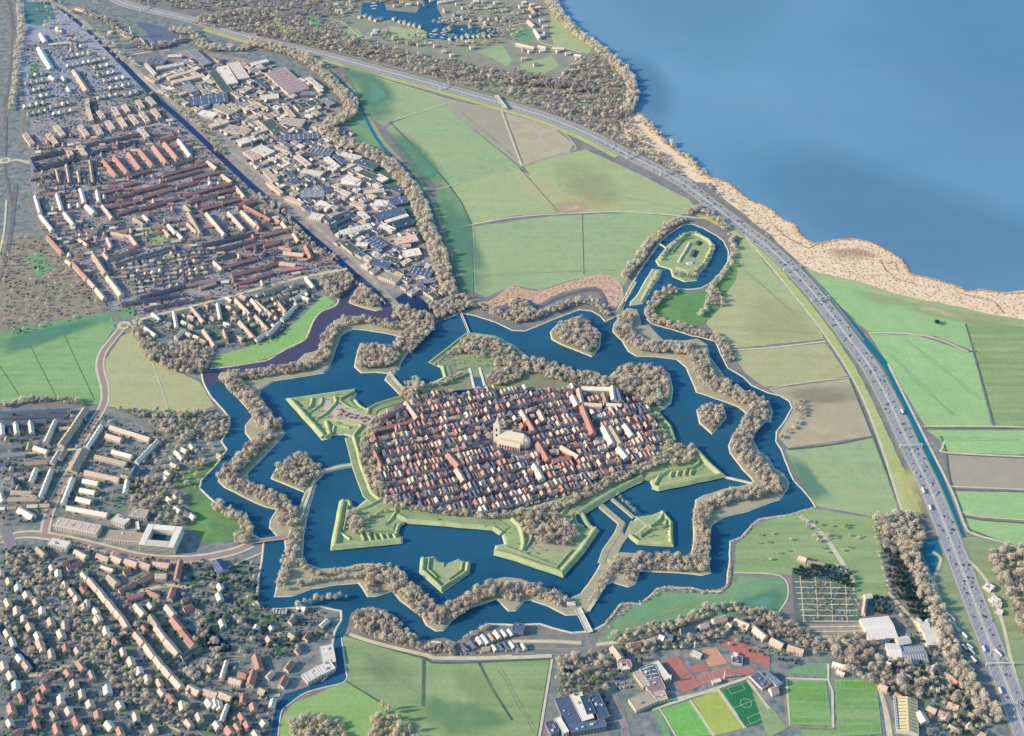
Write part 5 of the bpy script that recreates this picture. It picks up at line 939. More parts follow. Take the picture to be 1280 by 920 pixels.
# --- top: marina
for d_, pl in (('on the near quay of the marina', [(520,90),(545,87),(572,97),(600,107),(690,100),(718,113),(742,120),(767,127),(792,132),(820,140),(625,100)]), ('on the far quay of the marina', [(940,62),(990,80),(1030,98),(1075,108),(1120,102),(1165,100),(1205,98),(1145,125),(1070,128),(985,110)]), ('on the lower jetty row of the marina', [(970,200),(1000,195),(1030,195),(1060,190),(1087,190),(1112,188),(1140,187),(1168,186)])):
    pts(T30, d_, 'marina_house', pl, 12, 9, 7, 'wwp', 'w', 70)
pts(T60, 'in the scattered hamlet at the top by the lake', 'lake_house', [(60,20),(45,40),(65,60),(40,70),(100,30),(130,45),(145,75),(150,110),(165,140),(170,170),(150,185),(60,255),(90,262),(150,262),(230,262),(280,275),(330,300),(120,330),(60,300),(300,360),(245,400),(165,415),(75,395)], 14, 10, 6, 'pwws', 'w', 20)
pts(T30, 'around the far water of the marina', 'lake_house', [(920,20),(1010,25),(1040,45),(1100,50),(1170,45),(1200,20),(1240,60),(1235,110),(880,8),(700,35),(730,15),(640,5),(560,-5),(480,10),(440,70),(410,55),(1010,230),(1060,215),(900,235),(870,225)], 14, 10, 6, 'wwps', 'w', 20)
pts(T30, 'in the park below the marina', 'villa', [(600,160,'w'),(590,175,'w'),(690,200),(720,215),(770,222),(815,230),(940,265,'w'),(980,282,'w'),(1080,245,'y'),(1060,40,'w'),(950,15,'w'),(980,10,'w'),(1100,15,'w'),(1140,15),(400,30,'w'),(420,60,'w'),(690,10),(760,30,'w'),(820,20,'w')], 14, 11, 6, 'po', 'w', 20)
row(T60, 'in the holiday village between the marina and the lake', 'holiday_house', [(88,45,118,80,10,'o'),(80,115,110,140,11,'p'),(112,160,140,200,9,'w'),(20,230,110,250,10,'p'),(95,405,130,420,8,'w'),(140,420,200,430,9,'w'),(200,425,210,400,8,'w'),(255,375,285,350,10,'w'),(90,90,118,78,9,'w'),(130,240,170,250,8,'p'),(200,250,260,255,9,'p'),(310,285,345,290,8,'w')], 10, 6, 'g', 'p', 'w')
# --- south
row(T66, 'among the villas below the curved wooded bank', 'villa', [(502,490,545,550,13,'p'),(575,492,640,472,11,'o'),(655,470,712,455,11,'p'),(735,435,760,445,11,'w'),(840,405,912,398,11,'t'),(935,392,980,378,10,'p'),(1003,362,1068,342,12,'p'),(1110,355,1182,387,15,'p'),(1210,397,1265,442,14,'p'),(770,430,805,440,10,'b'),(1075,372,1095,385,8,'w')], 11, 6.5, 'g', 'p', 'l')
row(T66, 'in the school grounds left of the tennis courts', 'school_building', [(620,612,670,682,12,'p'),(655,592,700,655,14,'b',4),(690,580,722,655,14,'b',4),(712,565,778,650,12,'w'),(670,690,755,672,22,'m'),(600,780,705,735,24,'s'),(712,740,768,728,18,'p'),(540,565,582,560,7,'o'),(545,600,585,592,7,'w'),(535,570,545,600,7,'w'),(580,560,588,592,7,'o')], 12, 8, 'f', 'p', 'l')
row(T66, 'in the blue roofed office complex at the bottom', 'office_block', [(250,745,310,895,24,'b'),(315,728,380,860,20,'w'),(400,720,460,850,18,'b'),(290,905,465,875,14,'b'),(185,870,215,925,14,'b'),(225,850,270,925,10,'w'),(360,740,395,830,14,'t'),(5,395,60,400,18,'b')], 14, 10, 'f', 'b', '?')
row(T66, 'beside the tennis courts', 'clubhouse', [(1100,545,1150,552,16,'b'),(895,510,945,530,9,'w'),(1210,620,1270,680,18,'b'),(1100,520,1125,530,9,'w'),(1000,660,1040,650,6,'w')], 10, 5, 'f', 'w', 'w')
row(T96, 'at the nursery and glasshouses in the bottom right', 'glasshouse', [(478,400,622,385,46,'w',0),(775,432,862,428,38,'w',0),(752,382,800,380,18,'w'),(640,462,702,448,16,'w'),(592,510,660,512,34,'w'),(668,528,785,522,36,'g',9),(690,745,697,915,32,'y',10),(752,815,782,865,16,'w'),(635,740,650,900,5,'b'),(560,465,600,450,8,'b'),(478,235,515,230,10,'w'),(475,320,485,250,7,'s')], 20, 6, 'g', 'w', 'w')
row(T96, 'among the trees of the bottom right corner', 'cottage', [(12,450,72,480,13,'p'),(95,487,175,512,13,'p'),(320,568,385,588,8,'w'),(340,605,380,622,6,'w'),(850,812,900,832,14,'r'),(912,640,942,672,10,'o'),(1018,745,1045,790,7,'w'),(900,880,942,905,10,'s'),(668,620,705,635,5,'w'),(150,38,190,50,11,'p'),(195,60,280,72,6,'m'),(0,620,60,670,14,'b'),(10,710,45,700,13,'s'),(590,565,610,575,8,'w'),(940,710,960,740,8,'s'),(990,890,1010,870,7,'w'),(800,350,790,362,7,'w')], 10, 6, 'g', 'p', 'l')
row(T96, 'at the service station right of the motorway', 'service_building', [(1080,172,1120,195,14,'w'),(1085,175,1130,190,8,'d'),(1110,235,1150,262,14,'w'),(1120,262,1165,272,9,'p'),(1135,300,1170,312,9,'w'),(735,345,760,360,9,'w')], 12, 5, 'f', 'w', 'w')
# --- walled town: streets of gabled houses
ux, uy = P(800, 532)[0] - P(500, 592)[0], P(800, 532)[1] - P(500, 592)[1]; UA = math.atan2(uy, ux)
vx, vy = P(687, 582)[0] - P(652, 517)[0], P(687, 582)[1] - P(652, 517)[1]; VA = math.atan2(vy, vx)
twp = PL(town); churchp = PL([(612,533),(668,545),(668,572),(634,575),(596,556)])
sq1 = PL(T(640,460,[(60,360),(130,440),(200,500),(170,540),(60,440)])); 
u0 = (math.cos(UA), math.sin(UA)); v0 = (math.cos(VA), math.sin(VA)); oc = P(640, 565)
special = []
def town_special(tile, items, w, h, roof, col, wall, kind, desc):
    for it in items:
        x1, y1, x2, y2 = it[:4]; ww = it[4] if len(it) > 4 else w; cc = it[5] if len(it) > 5 else col
        a = P(tile[0] + x1 / 4, tile[1] + y1 / 4); b = P(tile[0] + x2 / 4, tile[1] + y2 / 4); ln = math.hypot(b[0] - a[0], b[1] - a[1])
        B_((a[0] + b[0]) / 2, (a[1] + b[1]) / 2, math.atan2(b[1] - a[1], b[0] - a[0]), ln, ww, h, roof, cc, kind, desc, wall, 0, 3.0)
        special.append(((a[0] + b[0]) / 2, (a[1] + b[1]) / 2, math.atan2(b[1] - a[1], b[0] - a[0]), ln / 2 + 6, ww / 2 + 5))
town_special(B, [(345,125,500,128,12,'w'),(332,130,348,200,11,'s'),(500,118,508,185,12,'w'),(360,205,448,210,11,'p'),(455,150,470,195,10,'m'),(470,205,545,210,9,'w'),(525,130,545,190,12,'b')], 12, 9, 'g', 's', 'l', 'barracks', 'round the courtyard at the north-east of the town')
town_special(B, [(455,320,500,405,13,'w'),(490,318,542,405,13,'s'),(560,310,600,365,12,'w'),(530,425,570,475,12,'w'),(110,510,150,580,13,'w'),(0,340,58,392,16,'s')], 12, 9, 'g', 's', 'w', 'long_house', 'at the east end of the walled town')
town_special(A, [(600,295,745,215,10,'r'),(610,330,785,285,9,'r'),(750,195,808,275,11,'p'),(960,455,1015,515,14,'o'),(1005,530,1040,590,13,'p'),(590,430,630,520,10,'o')], 11, 8, 'g', 'o', 'b', 'long_house', 'at the west end of the walled town')
town_special(B, [(45,240,75,290,11,'p'),(80,290,115,350,11,'o'),(130,400,180,488,12,'o'),(350,215,405,355,12,'o'),(135,240,160,290,11,'p'),(200,490,290,470,11,'o'),(245,420,330,470,12,'p'),(300,165,325,215,12,'w')], 11, 9, 'g', 'p', 'b', 'long_house', 'on the main cross street of the walled town')
def near_special(x, y):
    for (sx, sy, sa, hl, hw) in special:
        dx, dy = x - sx, y - sy; a = dx * math.cos(sa) + dy * math.sin(sa); b = -dx * math.sin(sa) + dy * math.cos(sa)
        if abs(a) < hl and abs(b) < hw: return True
    return False
rows_n = ['first', 'second', 'third', 'fourth', 'fifth', 'sixth', 'seventh', 'eighth', 'ninth', 'tenth', 'eleventh', 'twelfth', 'thirteenth', 'fourteenth', 'fifteenth', 'sixteenth', 'seventeenth', 'eighteenth', 'nineteenth', 'twentieth', 'twenty-first', 'twenty-second', 'twenty-third', 'twenty-fourth', 'twenty-fifth', 'twenty-sixth', 'twenty-seventh', 'twenty-eighth']
tt = -270; ri = 0; pair = 0
while tt < 270:
    ss = -330; cnt = 0
    bend = R.uniform(-.02, .02); pal = R.random() ** 1.3 * .9
    while ss < 330:
        wdt = R.uniform(5.2, 10)
        s_ = ss + wdt / 2; ss += wdt + (R.uniform(3, 9) if R.random() < .07 else .25)
        if abs(s_ - 25 - tt * .02) < 5 or abs(s_ + 120) < 4.5 or abs(s_ + 215) < 4 or abs(s_ - 150) < 4.5: continue
        tw = tt + s_ * bend + 5 * math.sin(s_ * .012)
        x = oc[0] + u0[0] * s_ - v0[0] * tw; y = oc[1] + u0[1] * s_ - v0[1] * tw
        if not inpoly(x, y, twp) or inpoly(x, y, churchp) or near_special(x, y): continue
        dp = R.uniform(9, 14.5); c = R.choice('oopppprrrmddddbssswwdpo'); along = R.random() < pal
        hh = R.uniform(5.5, 9.5)
        if along: B_(x, y, UA, wdt + .4, R.uniform(8, 10), hh, 'g', c, 'town_house', 'in the %s row of the walled town counted from the southern rampart' % rows_n[max(0, ri)], R.choice('lblw'), 0, 3.0)
        else: B_(x, y, VA + R.uniform(-.05, .05), dp, wdt - .1, hh, 'g', c, 'town_house', 'in the %s row of the walled town counted from the southern rampart' % rows_n[max(0, ri)], R.choice('lblww'), 0, 3.0, R.uniform(3, 5.2))
        if R.random() < .55:
            q = (dp / 2 + R.uniform(3, 6)) * (1 if pair else -1)
            B_(x - v0[0] * q, y - v0[1] * q, VA, R.uniform(3, 6), R.uniform(3, 5), 3, 'f', R.choice('wgdsm'), 'outbuilding', 'behind a town house', R.choice('wbg'), 0, 3.0)
    tt += 24.5 if pair else 19; pair = 1 - pair; ri += 1
# ------------------------------------------------------------------ geometry of one building
def bgeo(b, detail=True):
    l, w, h = b['l'] / 2, b['w'] / 2, b['h']; parts = []
    wall = MB(); wall.F = []; V, F = box_geo(-l, l, -w, w, 0, h)
    roofm = ROOF[b['c']]; wm = WALL[b['wall']]
    if b['roof'] == 'g':
        rs = b['rise'] or min(w * .85, 5.0)
        V = V + [(-l, 0, h + rs), (l, 0, h + rs)]
        F = [f for f in F if f != (4, 5, 6, 7)] + [(4, 8, 7), (5, 6, 9)]
        wall.add((V, F))
        rf = MB(); o_ = .35; t = .3; k = rs / w
        for s in (-1, 1):
            V2 = [(-l - o_, s * (w + .4), h - .4 * k + .12), (l + o_, s * (w + .4), h - .4 * k + .12), (l + o_, 0, h + rs + .12), (-l - o_, 0, h + rs + .12)]
            V2 += [(x, y, z + t) for x, y, z in V2]
            F2 = [(0, 1, 2, 3), (7, 6, 5, 4), (0, 4, 5, 1), (3, 2, 6, 7), (1, 5, 6, 2), (0, 3, 7, 4)]
            rf.add((V2, F2))
        # windows on the long sides, proud of the wall
        wn = MB(); n = max(1, int(b['l'] / 4.2)); fl = 2 if h > 5 else 1
        for s in (-1, 1):
            for f in range(fl):
                for i in range(n):
                    x = -l + (i + .5) * b['l'] / n; z = .9 + f * 2.7
                    wn.box(x - .9, x + .9, min(s * w, s * (w + .06)), max(s * w, s * (w + .06)), z, z + 1.5)
        for s in (-1, 1):
            wn.box(min(s * l, s * (l + .06)), max(s * l, s * (l + .06)), -1, 1, 1, 2.6)
        parts = [('wall', wall, wm, None), ('roof', rf, roofm, None), ('windows_pattern', wn, M_win, None)]
        ch = []
        nc = 1 if b['l'] < 16 else min(8, int(b['l'] / 9))
        if b['kind'] in ('town_house', 'terraced_block', 'detached_house', 'villa', 'long_house', 'small_house', 'cottage', 'marina_house', 'holiday_house', 'staggered_house', 'barracks', 'suburban_house', 'infill_house'):
            for i in range(nc):
                x = -l + (i + .5) * b['l'] / nc + (l * .5 if nc == 1 else 0); c = MB(); c.box(x - .5, x + .5, -.2, .75, h + rs - .8, h + rs + 1.4); ch.append(('chimney', c, M_chim, 'roof'))
        if b['lights'] or b['kind'] == 'glasshouse':
            n = b['lights'] or int(b['l'] / 5); c = MB(); k = rs / w
            for i in range(n):
                x = -l + (i + .5) * b['l'] / n
                for s in (-1, 1):
                    y0, y1 = s * w * .15, s * w * .85; z0, z1 = h + rs - abs(y0) * k + .46, h + rs - abs(y1) * k + .46
                    c.add(([(x - .5, y0, z0), (x + .5, y0, z0), (x + .5, y1, z1), (x - .5, y1, z1)], [(0, 1, 2, 3) if s < 0 else (3, 2, 1, 0)]))
            ch.append(('glazing', c, M_win if b['c'] in 'y' else M_light, 'roof'))
        parts += ch
    else:
        wall.add((V, [f for f in F if f != (4, 5, 6, 7)]))
        rf = MB(); rf.box(-l - .1, l + .1, -w - .1, w + .1, h, h + .35)
        pp = MB()
        for a in ((-l - .2, l + .2, -w - .2, -w + .25), (-l - .2, l + .2, w - .25, w + .2), (-l - .2, -l + .25, -w + .25, w - .25), (l - .25, l + .2, -w + .25, w - .25)): pp.box(*a, h + .35, h + .9)
        wn = MB(); n = max(1, int(b['l'] / 5)); fl = max(1, int(h / 3.2))
        for s in (-1, 1):
            for f in range(fl):
                for i in range(n):
                    x = -l + (i + .5) * b['l'] / n; z = 1.1 + f * 3.1
                    wn.box(x - 1.6, x + 1.6, min(s * w, s * (w + .06)), max(s * w, s * (w + .06)), z, z + 1.6)
            nn = max(1, int(b['w'] / 5))
            for f in range(fl):
                for i in range(nn):
                    y = -w + (i + .5) * b['w'] / nn; z = 1.1 + f * 3.1
                    wn.box(min(s * l, s * (l + .06)), max(s * l, s * (l + .06)), y - 1.4, y + 1.4, z, z + 1.6)
        parts = [('wall', wall, wm, None), ('roof', rf, roofm, None), ('windows_pattern', wn, M_win, None), ('parapet', pp, WALL['g' if b['wall'] == 'g' else 'w'], 'roof')]
        if b['lights']:
            n = b['lights']; nr = 2 if b['w'] > 26 else 1
            for i in range(n):
                for j in range(nr):
                    x = -l + (i + .5) * b['l'] / n; y = -w + (j + .5) * b['w'] / nr; c = MB()
                    c.box(x - .9, x + .9, y - b['w'] / nr * .33, y + b['w'] / nr * .33, h + .35, h + .85); parts.append(('rooflight', c, M_light, 'roof'))
        if b['l'] > 14 and b['w'] > 12 and b['kind'] not in ('storage_shed',):
            rr = random.Random(int(b['x'] * 7 + b['y']))
            for i in range(rr.randint(1, 4)):
                x = rr.uniform(-.7, .7) * l; y = rr.uniform(-.7, .7) * w; s = rr.uniform(1.2, 2.6); c = MB(); c.box(x - s, x + s, y - s * .7, y + s * .7, h + .37, h + 1.2 + rr.random()); parts.append(('roof_vent', c, M_light if rr.random() < .5 else WALL['g'], 'roof'))
    return parts
class Stuff:
    def __init__(s): s.V = []; s.F = []; s.I = []; s.m = []
    def add(s, mb, m, b):
        if m not in s.m: s.m.append(m)
        k = s.m.index(m); o = len(s.V); c, n = math.cos(b['a']), math.sin(b['a'])
        s.V += [(x * c - y * n + b['x'], x * n + y * c + b['y'], z + b['z']) for x, y, z in mb.V]
        s.F += [tuple(i + o for i in f) for f in mb.F]; s.I += [k] * len(mb.F)
    def build(s, name, label, cat):
        if s.F: tag(link(name, mesh(name, s.V, s.F, s.m, s.I)), label, cat, kind='stuff')
def appsize(x, y, s): return s / math.sqrt(x * x + y * y + H * H)
def pix(x, y, z=0):
    dx, dy, dz = x, y, z - H; f = dy * CP - dz * SP
    return 640 + FOCAL * dx / f, 460 - FOCAL * (dy * SP + dz * CP) / f
CATS = {'town_house': 'town house', 'terraced_block': 'terrace', 'detached_house': 'house', 'small_house': 'house', 'staggered_house': 'house', 'industrial_hall': 'industrial hall', 'storage_shed': 'shed', 'outbuilding': 'outbuilding', 'apartment_block': 'apartment block', 'office_block': 'office building', 'long_house': 'town house', 'marina_house': 'house', 'holiday_house': 'house', 'villa': 'villa', 'long_hall': 'hall', 'utility_building': 'building', 'waterside_block': 'apartment block', 'boat_shed': 'boat shed', 'glasshouse': 'greenhouse', 'school_building': 'school', 'clubhouse': 'clubhouse', 'cottage': 'cottage', 'service_building': 'service station', 'barracks': 'barracks', 'boathouse': 'boathouse'}
# number the buildings of one row or quarter from left to right; keep the 300 largest of a kind as individuals
byk = {}
for b in BL:
    px, py = pix(b['x'], b['y']); b['px'] = px; b['vis'] = -30 < px < 1310 and -30 < py < 950
    if b['vis']: byk.setdefault(b['kind'], []).append(b)
CATS.update({'lake_house': 'house', 'workshop': 'workshop', 'suburban_house': 'house', 'infill_house': 'house'})
LIMIT = {'infill_house': 120, 'town_house': 290, 'outbuilding': 0, 'small_house': 200, 'storage_shed': 110, 'staggered_house': 90}
for kind, L_ in byk.items():
    L_.sort(key=lambda b: -appsize(b['x'], b['y'], math.sqrt(b['l'] * b['w'])))
    n = LIMIT.get(kind, 280); st = Stuff()
    for b in L_[n:]:
        for nm, mb, m, par in bgeo(b):
            if nm == 'windows_pattern' and kind != 'town_house': continue
            st.add(mb, m, b)
    st.build({'infill_house': 'infill_houses', 'town_house': 'town_houses', 'outbuilding': 'outbuildings', 'small_house': 'small_houses', 'storage_shed': 'storage_sheds', 'staggered_house': 'staggered_houses'}.get(kind, kind), 'mass of %s' % {'town_house': 'smaller red, peach and slate roofed houses packed within the walled town', 'infill_house': 'smaller distant houses between the long terraces of the western quarters', 'outbuilding': 'small flat outbuildings and sheds in the back yards of the walled town', 'small_house': 'small distant houses in the packed western housing quarters', 'storage_shed': 'small sheds and containers in the yards of the industrial estate', 'staggered_house': 'distant staggered white houses in the north-west quarter'}.get(kind, kind), CATS[kind])
    ser = {}
    for b in L_[:n]: ser.setdefault((b['desc'], b['c']), []).append(b)
    for (desc, c), q in ser.items():
        q.sort(key=lambda b: b['px'])
        for i, b in enumerate(q):
            o = empty(kind, b['x'], b['y'], b['z'], b['a'])
            what = {'long_house': 'long town house', 'long_hall': 'long low hall'}.get(kind, kind.replace('_', ' '))
            rt = '-roofed' if b['roof'] == 'g' else ' flat-roofed'
            lead = '%s%s %s' % (CN[c], rt, what)
            if len(q) == 1: lab = 'the only %s %s' % (lead, desc)
            elif i == 0: lab = 'leftmost %s %s' % (lead, desc)
            elif i == len(q) - 1: lab = 'rightmost %s %s' % (lead, desc)
            else: lab = '%s %s from the left %s' % (ordn(i + 1), lead, desc)
            wds = lab.split()
            if len(wds) > 16:
                lab = lab.replace(' counted from the southern rampart', ' from the south').replace('of the walled town from the south', 'of the walled town from the south')
            if len(lab.split()) > 16: lab = lab.replace(' from the left', '', 1).replace(' of the walled town', ' of the town')
            if len(lab.split()) > 16: print('LONG', lab); lab = ' '.join(lab.split()[:16])
            tag(o, lab, CATS[kind], what + 's ' + desc)
            made = {}; parts = bgeo(b); wallp = [p for p in parts if p[0] == 'wall'][0]; win = [p for p in parts if p[0] == 'windows_pattern']
            for nm, mb, m, par in parts:
                if nm == 'windows_pattern': continue
                if nm == 'wall' and win and len(win[0][1].F):
                    w2 = MB(); w2.add((mb.V, mb.F)); w2.add((win[0][1].V, win[0][1].F), 1); made[nm] = w2.build('wall', [m, M_win], o)
                else: made[nm] = mb.build(nm, m, made.get(par, o) if par else o)

# ------------------------------------------------------------------ tree models
def ico(sub):
    import bmesh
    bm = bmesh.new(); bmesh.ops.create_icosphere(bm, subdivisions=sub, radius=1.0)
    V = np.array([v.co[:] for v in bm.verts]); F = np.array([[v.index for v in f.verts] for f in bm.faces]); bm.free(); return V, F
IC2 = ico(3); IC1 = ico(2)
def crown(seed, lod, kind):
    """unit crown: a small lumpy core inside a brush of upswept twig blades, uneven outline"""
    rs = np.random.RandomState(seed); V0, F0 = IC2 if lod == 0 else IC1
    ph = rs.uniform(0, 6.28, (6,)); d = V0
    bump = .16 * np.sin(d[:, 0] * 5 + ph[0]) * np.sin(d[:, 1] * 5 + ph[1]) + .12 * np.sin(d[:, 2] * 7 + ph[2] + d[:, 0] * 3) + .1 * np.sin(d[:, 1] * 9 + d[:, 0] * 6 + ph[3])
    V = V0 * (0.58 + bump + rs.uniform(-.08, .08, len(V0)))[:, None]
    tw = 420 if lod == 0 else 110
    n = rs.normal(size=(tw, 3)); n[:, 2] = np.abs(n[:, 2]) * 1.1 - .5 * rs.rand(tw); n /= np.linalg.norm(n, axis=1)[:, None]
    lob = 1 + .16 * np.sin(n[:, 0:1] * 4 + ph[4]) * np.sin(n[:, 1:2] * 4 + ph[5]) + .1 * np.sin(n[:, 2:3] * 8 + ph[0])
    c = n * rs.uniform(.5, 1.08, (tw, 1)) * lob
    up = n * .7 + np.array([0, 0, .8]) + rs.normal(size=(tw, 3)) * .35; up /= np.linalg.norm(up, axis=1)[:, None]
    sd = np.cross(up, rs.normal(size=(tw, 3))); sd /= np.linalg.norm(sd, axis=1)[:, None] + 1e-9
    L_ = rs.uniform(.12, .3, (tw, 1)); W_ = rs.uniform(.035, .08, (tw, 1)) * (1 if lod == 0 else 1.7)
    q0 = c + up * L_; q1 = c - up * L_ * .5 + sd * W_; q2 = c - up * L_ * .5 - sd * W_
    TV = np.stack([q0, q1, q2], 1).reshape(-1, 3); TF = np.arange(len(TV)).reshape(-1, 3) + len(V)
    A_ = np.concatenate([V, TV]); Fc = np.concatenate([F0, TF])
    idx = np.concatenate([np.zeros(len(F0), int), np.ones(len(TF), int)])
    A_[:, 2] = (A_[:, 2] + 1) / 2
    if kind == 'poplar': A_[:, :2] *= (1.15 - .75 * A_[:, 2:3])
    return A_, Fc, idx
def tm(n, a, b, c=None, tr=.35):
    fresh = 'crown_' + n not in MATS
    m = mat('crown_' + n, S(*a), S(*b), .22, 5, c3=S(*(c or b)), scale2=.02, rough=1, spec=.02, contrast=(.3, .7))
    if fresh:
        nt = m.node_tree; b_ = [x for x in nt.nodes if x.type == 'BSDF_PRINCIPLED'][0]; o_ = [x for x in nt.nodes if x.type == 'OUTPUT_MATERIAL'][0]
        t = nt.nodes.new('ShaderNodeBsdfTranslucent'); x = nt.nodes.new('ShaderNodeMixShader'); x.inputs[0].default_value = tr
        nt.links.new(b_.inputs['Base Color'].links[0].from_socket, t.inputs[0]); nt.links.new(b_.outputs[0], x.inputs[1]); nt.links.new(t.outputs[0], x.inputs[2]); nt.links.new(x.outputs[0], o_.inputs[0])
    return m
CM = {'bare': [tm('bare', (218,208,196), (188,182,180), (212,206,188)), tm('twig', (244,238,226), (224,218,210))],
      'barel': [tm('pale', (230,226,212), (206,200,194), (222,222,204)), tm('twig_pale', (248,246,236), (234,230,222))],
      'bared': [tm('dim', (182,174,178), (158,152,164)), tm('twig_dim', (218,212,208), (194,188,190))],
      'olive': [tm('olive', (158,170,150), (132,150,138)), tm('twig_olive', (196,204,180), (172,182,162))],
      'yellow': [tm('yellow', (234,222,160), (212,198,140)), tm('twig_yellow', (250,240,182), (226,216,160))],
      'bush': [tm('bush', (72,106,118), (58,90,112)), tm('twig_bush', (102,138,138), (80,116,124))],
      'evergreen': [tm('evergreen', (46,88,100), (36,70,90)), tm('twig_evergreen', (72,116,116), (54,94,104))],
      'reed': [tm('reed', (244,224,194), (226,200,170)), tm('twig_reed', (255,234,204), (236,208,178))],
      'poplar': [tm('poplar', (222,210,200), (194,182,180)), tm('twig_poplar', (246,234,220), (226,212,200))]}
M_trunk = mat('trunk_bark', S(122,104,94), S(96,84,82), .6, 3)
NV = 5
HI = {k: [] for k in CM}
for k in CM:
    for s in range(NV):
        A_, Fc, idx = crown(s * 7 + len(k), 0, k); A_ = A_.copy(); A_[:, 2] = A_[:, 2] * .8 + .2
        HI[k].append(npmesh('crown', A_, Fc, CM[k], idx))
def trunk_mesh():
    mb = MB(); n = 6; lv = [(0, .09), (.25, .06), (.6, .04)]
    V = [(math.cos(i * 6.283 / n) * r, math.sin(i * 6.283 / n) * r, z) for z, r in lv for i in range(n)]
    F = [(j * n + i, j * n + (i + 1) % n, (j + 1) * n + (i + 1) % n, (j + 1) * n + i) for j in range(2) for i in range(n)]
    mb.add((V, F))
    for a in (0.3, 1.6, 2.9, 4.2, 5.4):
        dx, dy = math.cos(a), math.sin(a); px, py = -dy * .03, dx * .03
        mb.add(([(px, py, .22), (-px, -py, .22), (dx * .55, dy * .55, .5), (0, 0, .3)], [(0, 2, 3), (1, 3, 2), (0, 1, 2)]))
    return mesh('trunk', mb.V, mb.F, M_trunk)
TRK = trunk_mesh()
vis = []
for t in TREES:
    px, py = pix(t[0], t[1])
    if -25 < px < 1305 and -25 < py < 950: vis.append((appsize(t[0], t[1], t[3] * (1.6 if t[5] == 'poplar' else 1)), px, t))
print('trees', len(vis))
TK = {'bare': 'bare grey-brown tree', 'barel': 'bare pale beige tree', 'bared': 'bare dusky tree', 'olive': 'olive green tree', 'yellow': 'yellowish tree', 'bush': 'dark green bush', 'evergreen': 'dark evergreen tree', 'poplar': 'tall narrow poplar'}
KN = {'bare': 'deciduous_tree', 'barel': 'deciduous_tree', 'bared': 'deciduous_tree', 'olive': 'bushy_tree', 'yellow': 'willow_tree', 'bush': 'bush', 'evergreen': 'evergreen_tree', 'poplar': 'poplar_tree'}
cand = [v for v in vis if not v[2][7]]
dec = sorted([v for v in cand if v[2][5] in ('bare', 'barel', 'bared')], key=lambda v: -v[0])[:290]
oth = []
for k in ('olive', 'evergreen'): oth += sorted([v for v in cand if v[2][5] == k], key=lambda v: -v[0])[:60]
oth += [v for v in cand if v[2][5] in ('yellow', 'poplar')]
indiv = dec + oth; chosen = set(id(v[2]) for v in indiv)
ser = {}
for v in vis:
    if not v[2][7]: ser.setdefault((v[2][5], v[2][6]), []).append(v)
order = {}
for key, q in ser.items():
    q.sort(key=lambda v: v[1])
    for i, v in enumerate(q): order[id(v[2])] = (i + 1, len(q))
rr = random.Random(3)
for v in indiv:
    x, y, z, r, h, typ, desc, wd = v[2]; i, n = order[id(v[2])]
    o = empty(KN[typ], x, y, z, rr.uniform(0, 6.28))
    if desc == 'solitary': lab = 'solitary dark tree standing alone in the bright green meadow near the lake'
    elif n == 1: lab = 'the only %s %s' % (TK[typ], desc)
    elif i == 1: lab = 'leftmost %s %s' % (TK[typ], desc)
    elif i == n: lab = 'rightmost %s %s' % (TK[typ], desc)
    else: lab = '%s %s from the left %s' % (ordn(i), TK[typ], desc)
    if len(lab.split()) > 16: lab = lab.replace(' from the left', '', 1)
    if len(lab.split()) > 16: print('LONG', lab); lab = ' '.join(lab.split()[:16])
    tag(o, lab, 'tree', 'trees ' + desc if desc != 'solitary' else None)
    c = link('crown', HI[typ][rr.randrange(NV)], o); c.scale = (r, r * rr.uniform(.85, 1.1), h)
    t = link('trunk', TRK, o); t.scale = (r * .8, r * .8, h)
def tree_stuff(L_, name, label, lod=1):
    Vs, Fs, Is = [], [], []; mats = []; off = 0
    base = {}
    for v in L_:
        x, y, z, r, h, typ, desc, wd = v[2]
        s = rr.randrange(NV)
        if (typ, s) not in base: base[(typ, s)] = crown(s * 7 + len(typ), lod, typ)
        A_, Fc, idx = base[(typ, s)]
        for m in CM[typ]:
            if m not in mats: mats.append(m)
        k0, k1 = mats.index(CM[typ][0]), mats.index(CM[typ][1])
        a = rr.uniform(0, 6.28); c_, s_ = math.cos(a), math.sin(a)
        W = np.empty_like(A_); W[:, 0] = (A_[:, 0] * c_ - A_[:, 1] * s_) * r + x; W[:, 1] = (A_[:, 0] * s_ + A_[:, 1] * c_) * r + y; W[:, 2] = (A_[:, 2] * .85 + .15) * h + z
        Vs.append(W); Fs.append(Fc + off); Is.append(np.where(idx == 0, k0, k1)); off += len(A_)
    if Vs: tag(link(name, npmesh(name, np.concatenate(Vs), np.concatenate(Fs), mats, np.concatenate(Is))), label, 'trees', kind='stuff')
tree_stuff([v for v in vis if v[2][5] == 'reed'], 'reeds', 'tufts of dry golden reed along the lake shore and the moat edge')
tree_stuff([v for v in vis if v[2][7] and v[2][5] != 'reed'], 'woodland', 'bare winter woods between the motorway, the marina and the lake')
tree_stuff([v for v in vis if not v[2][7] and id(v[2]) not in chosen], 'tree_belts', 'mass of smaller bare trees in belts, gardens and banks around the fortress')
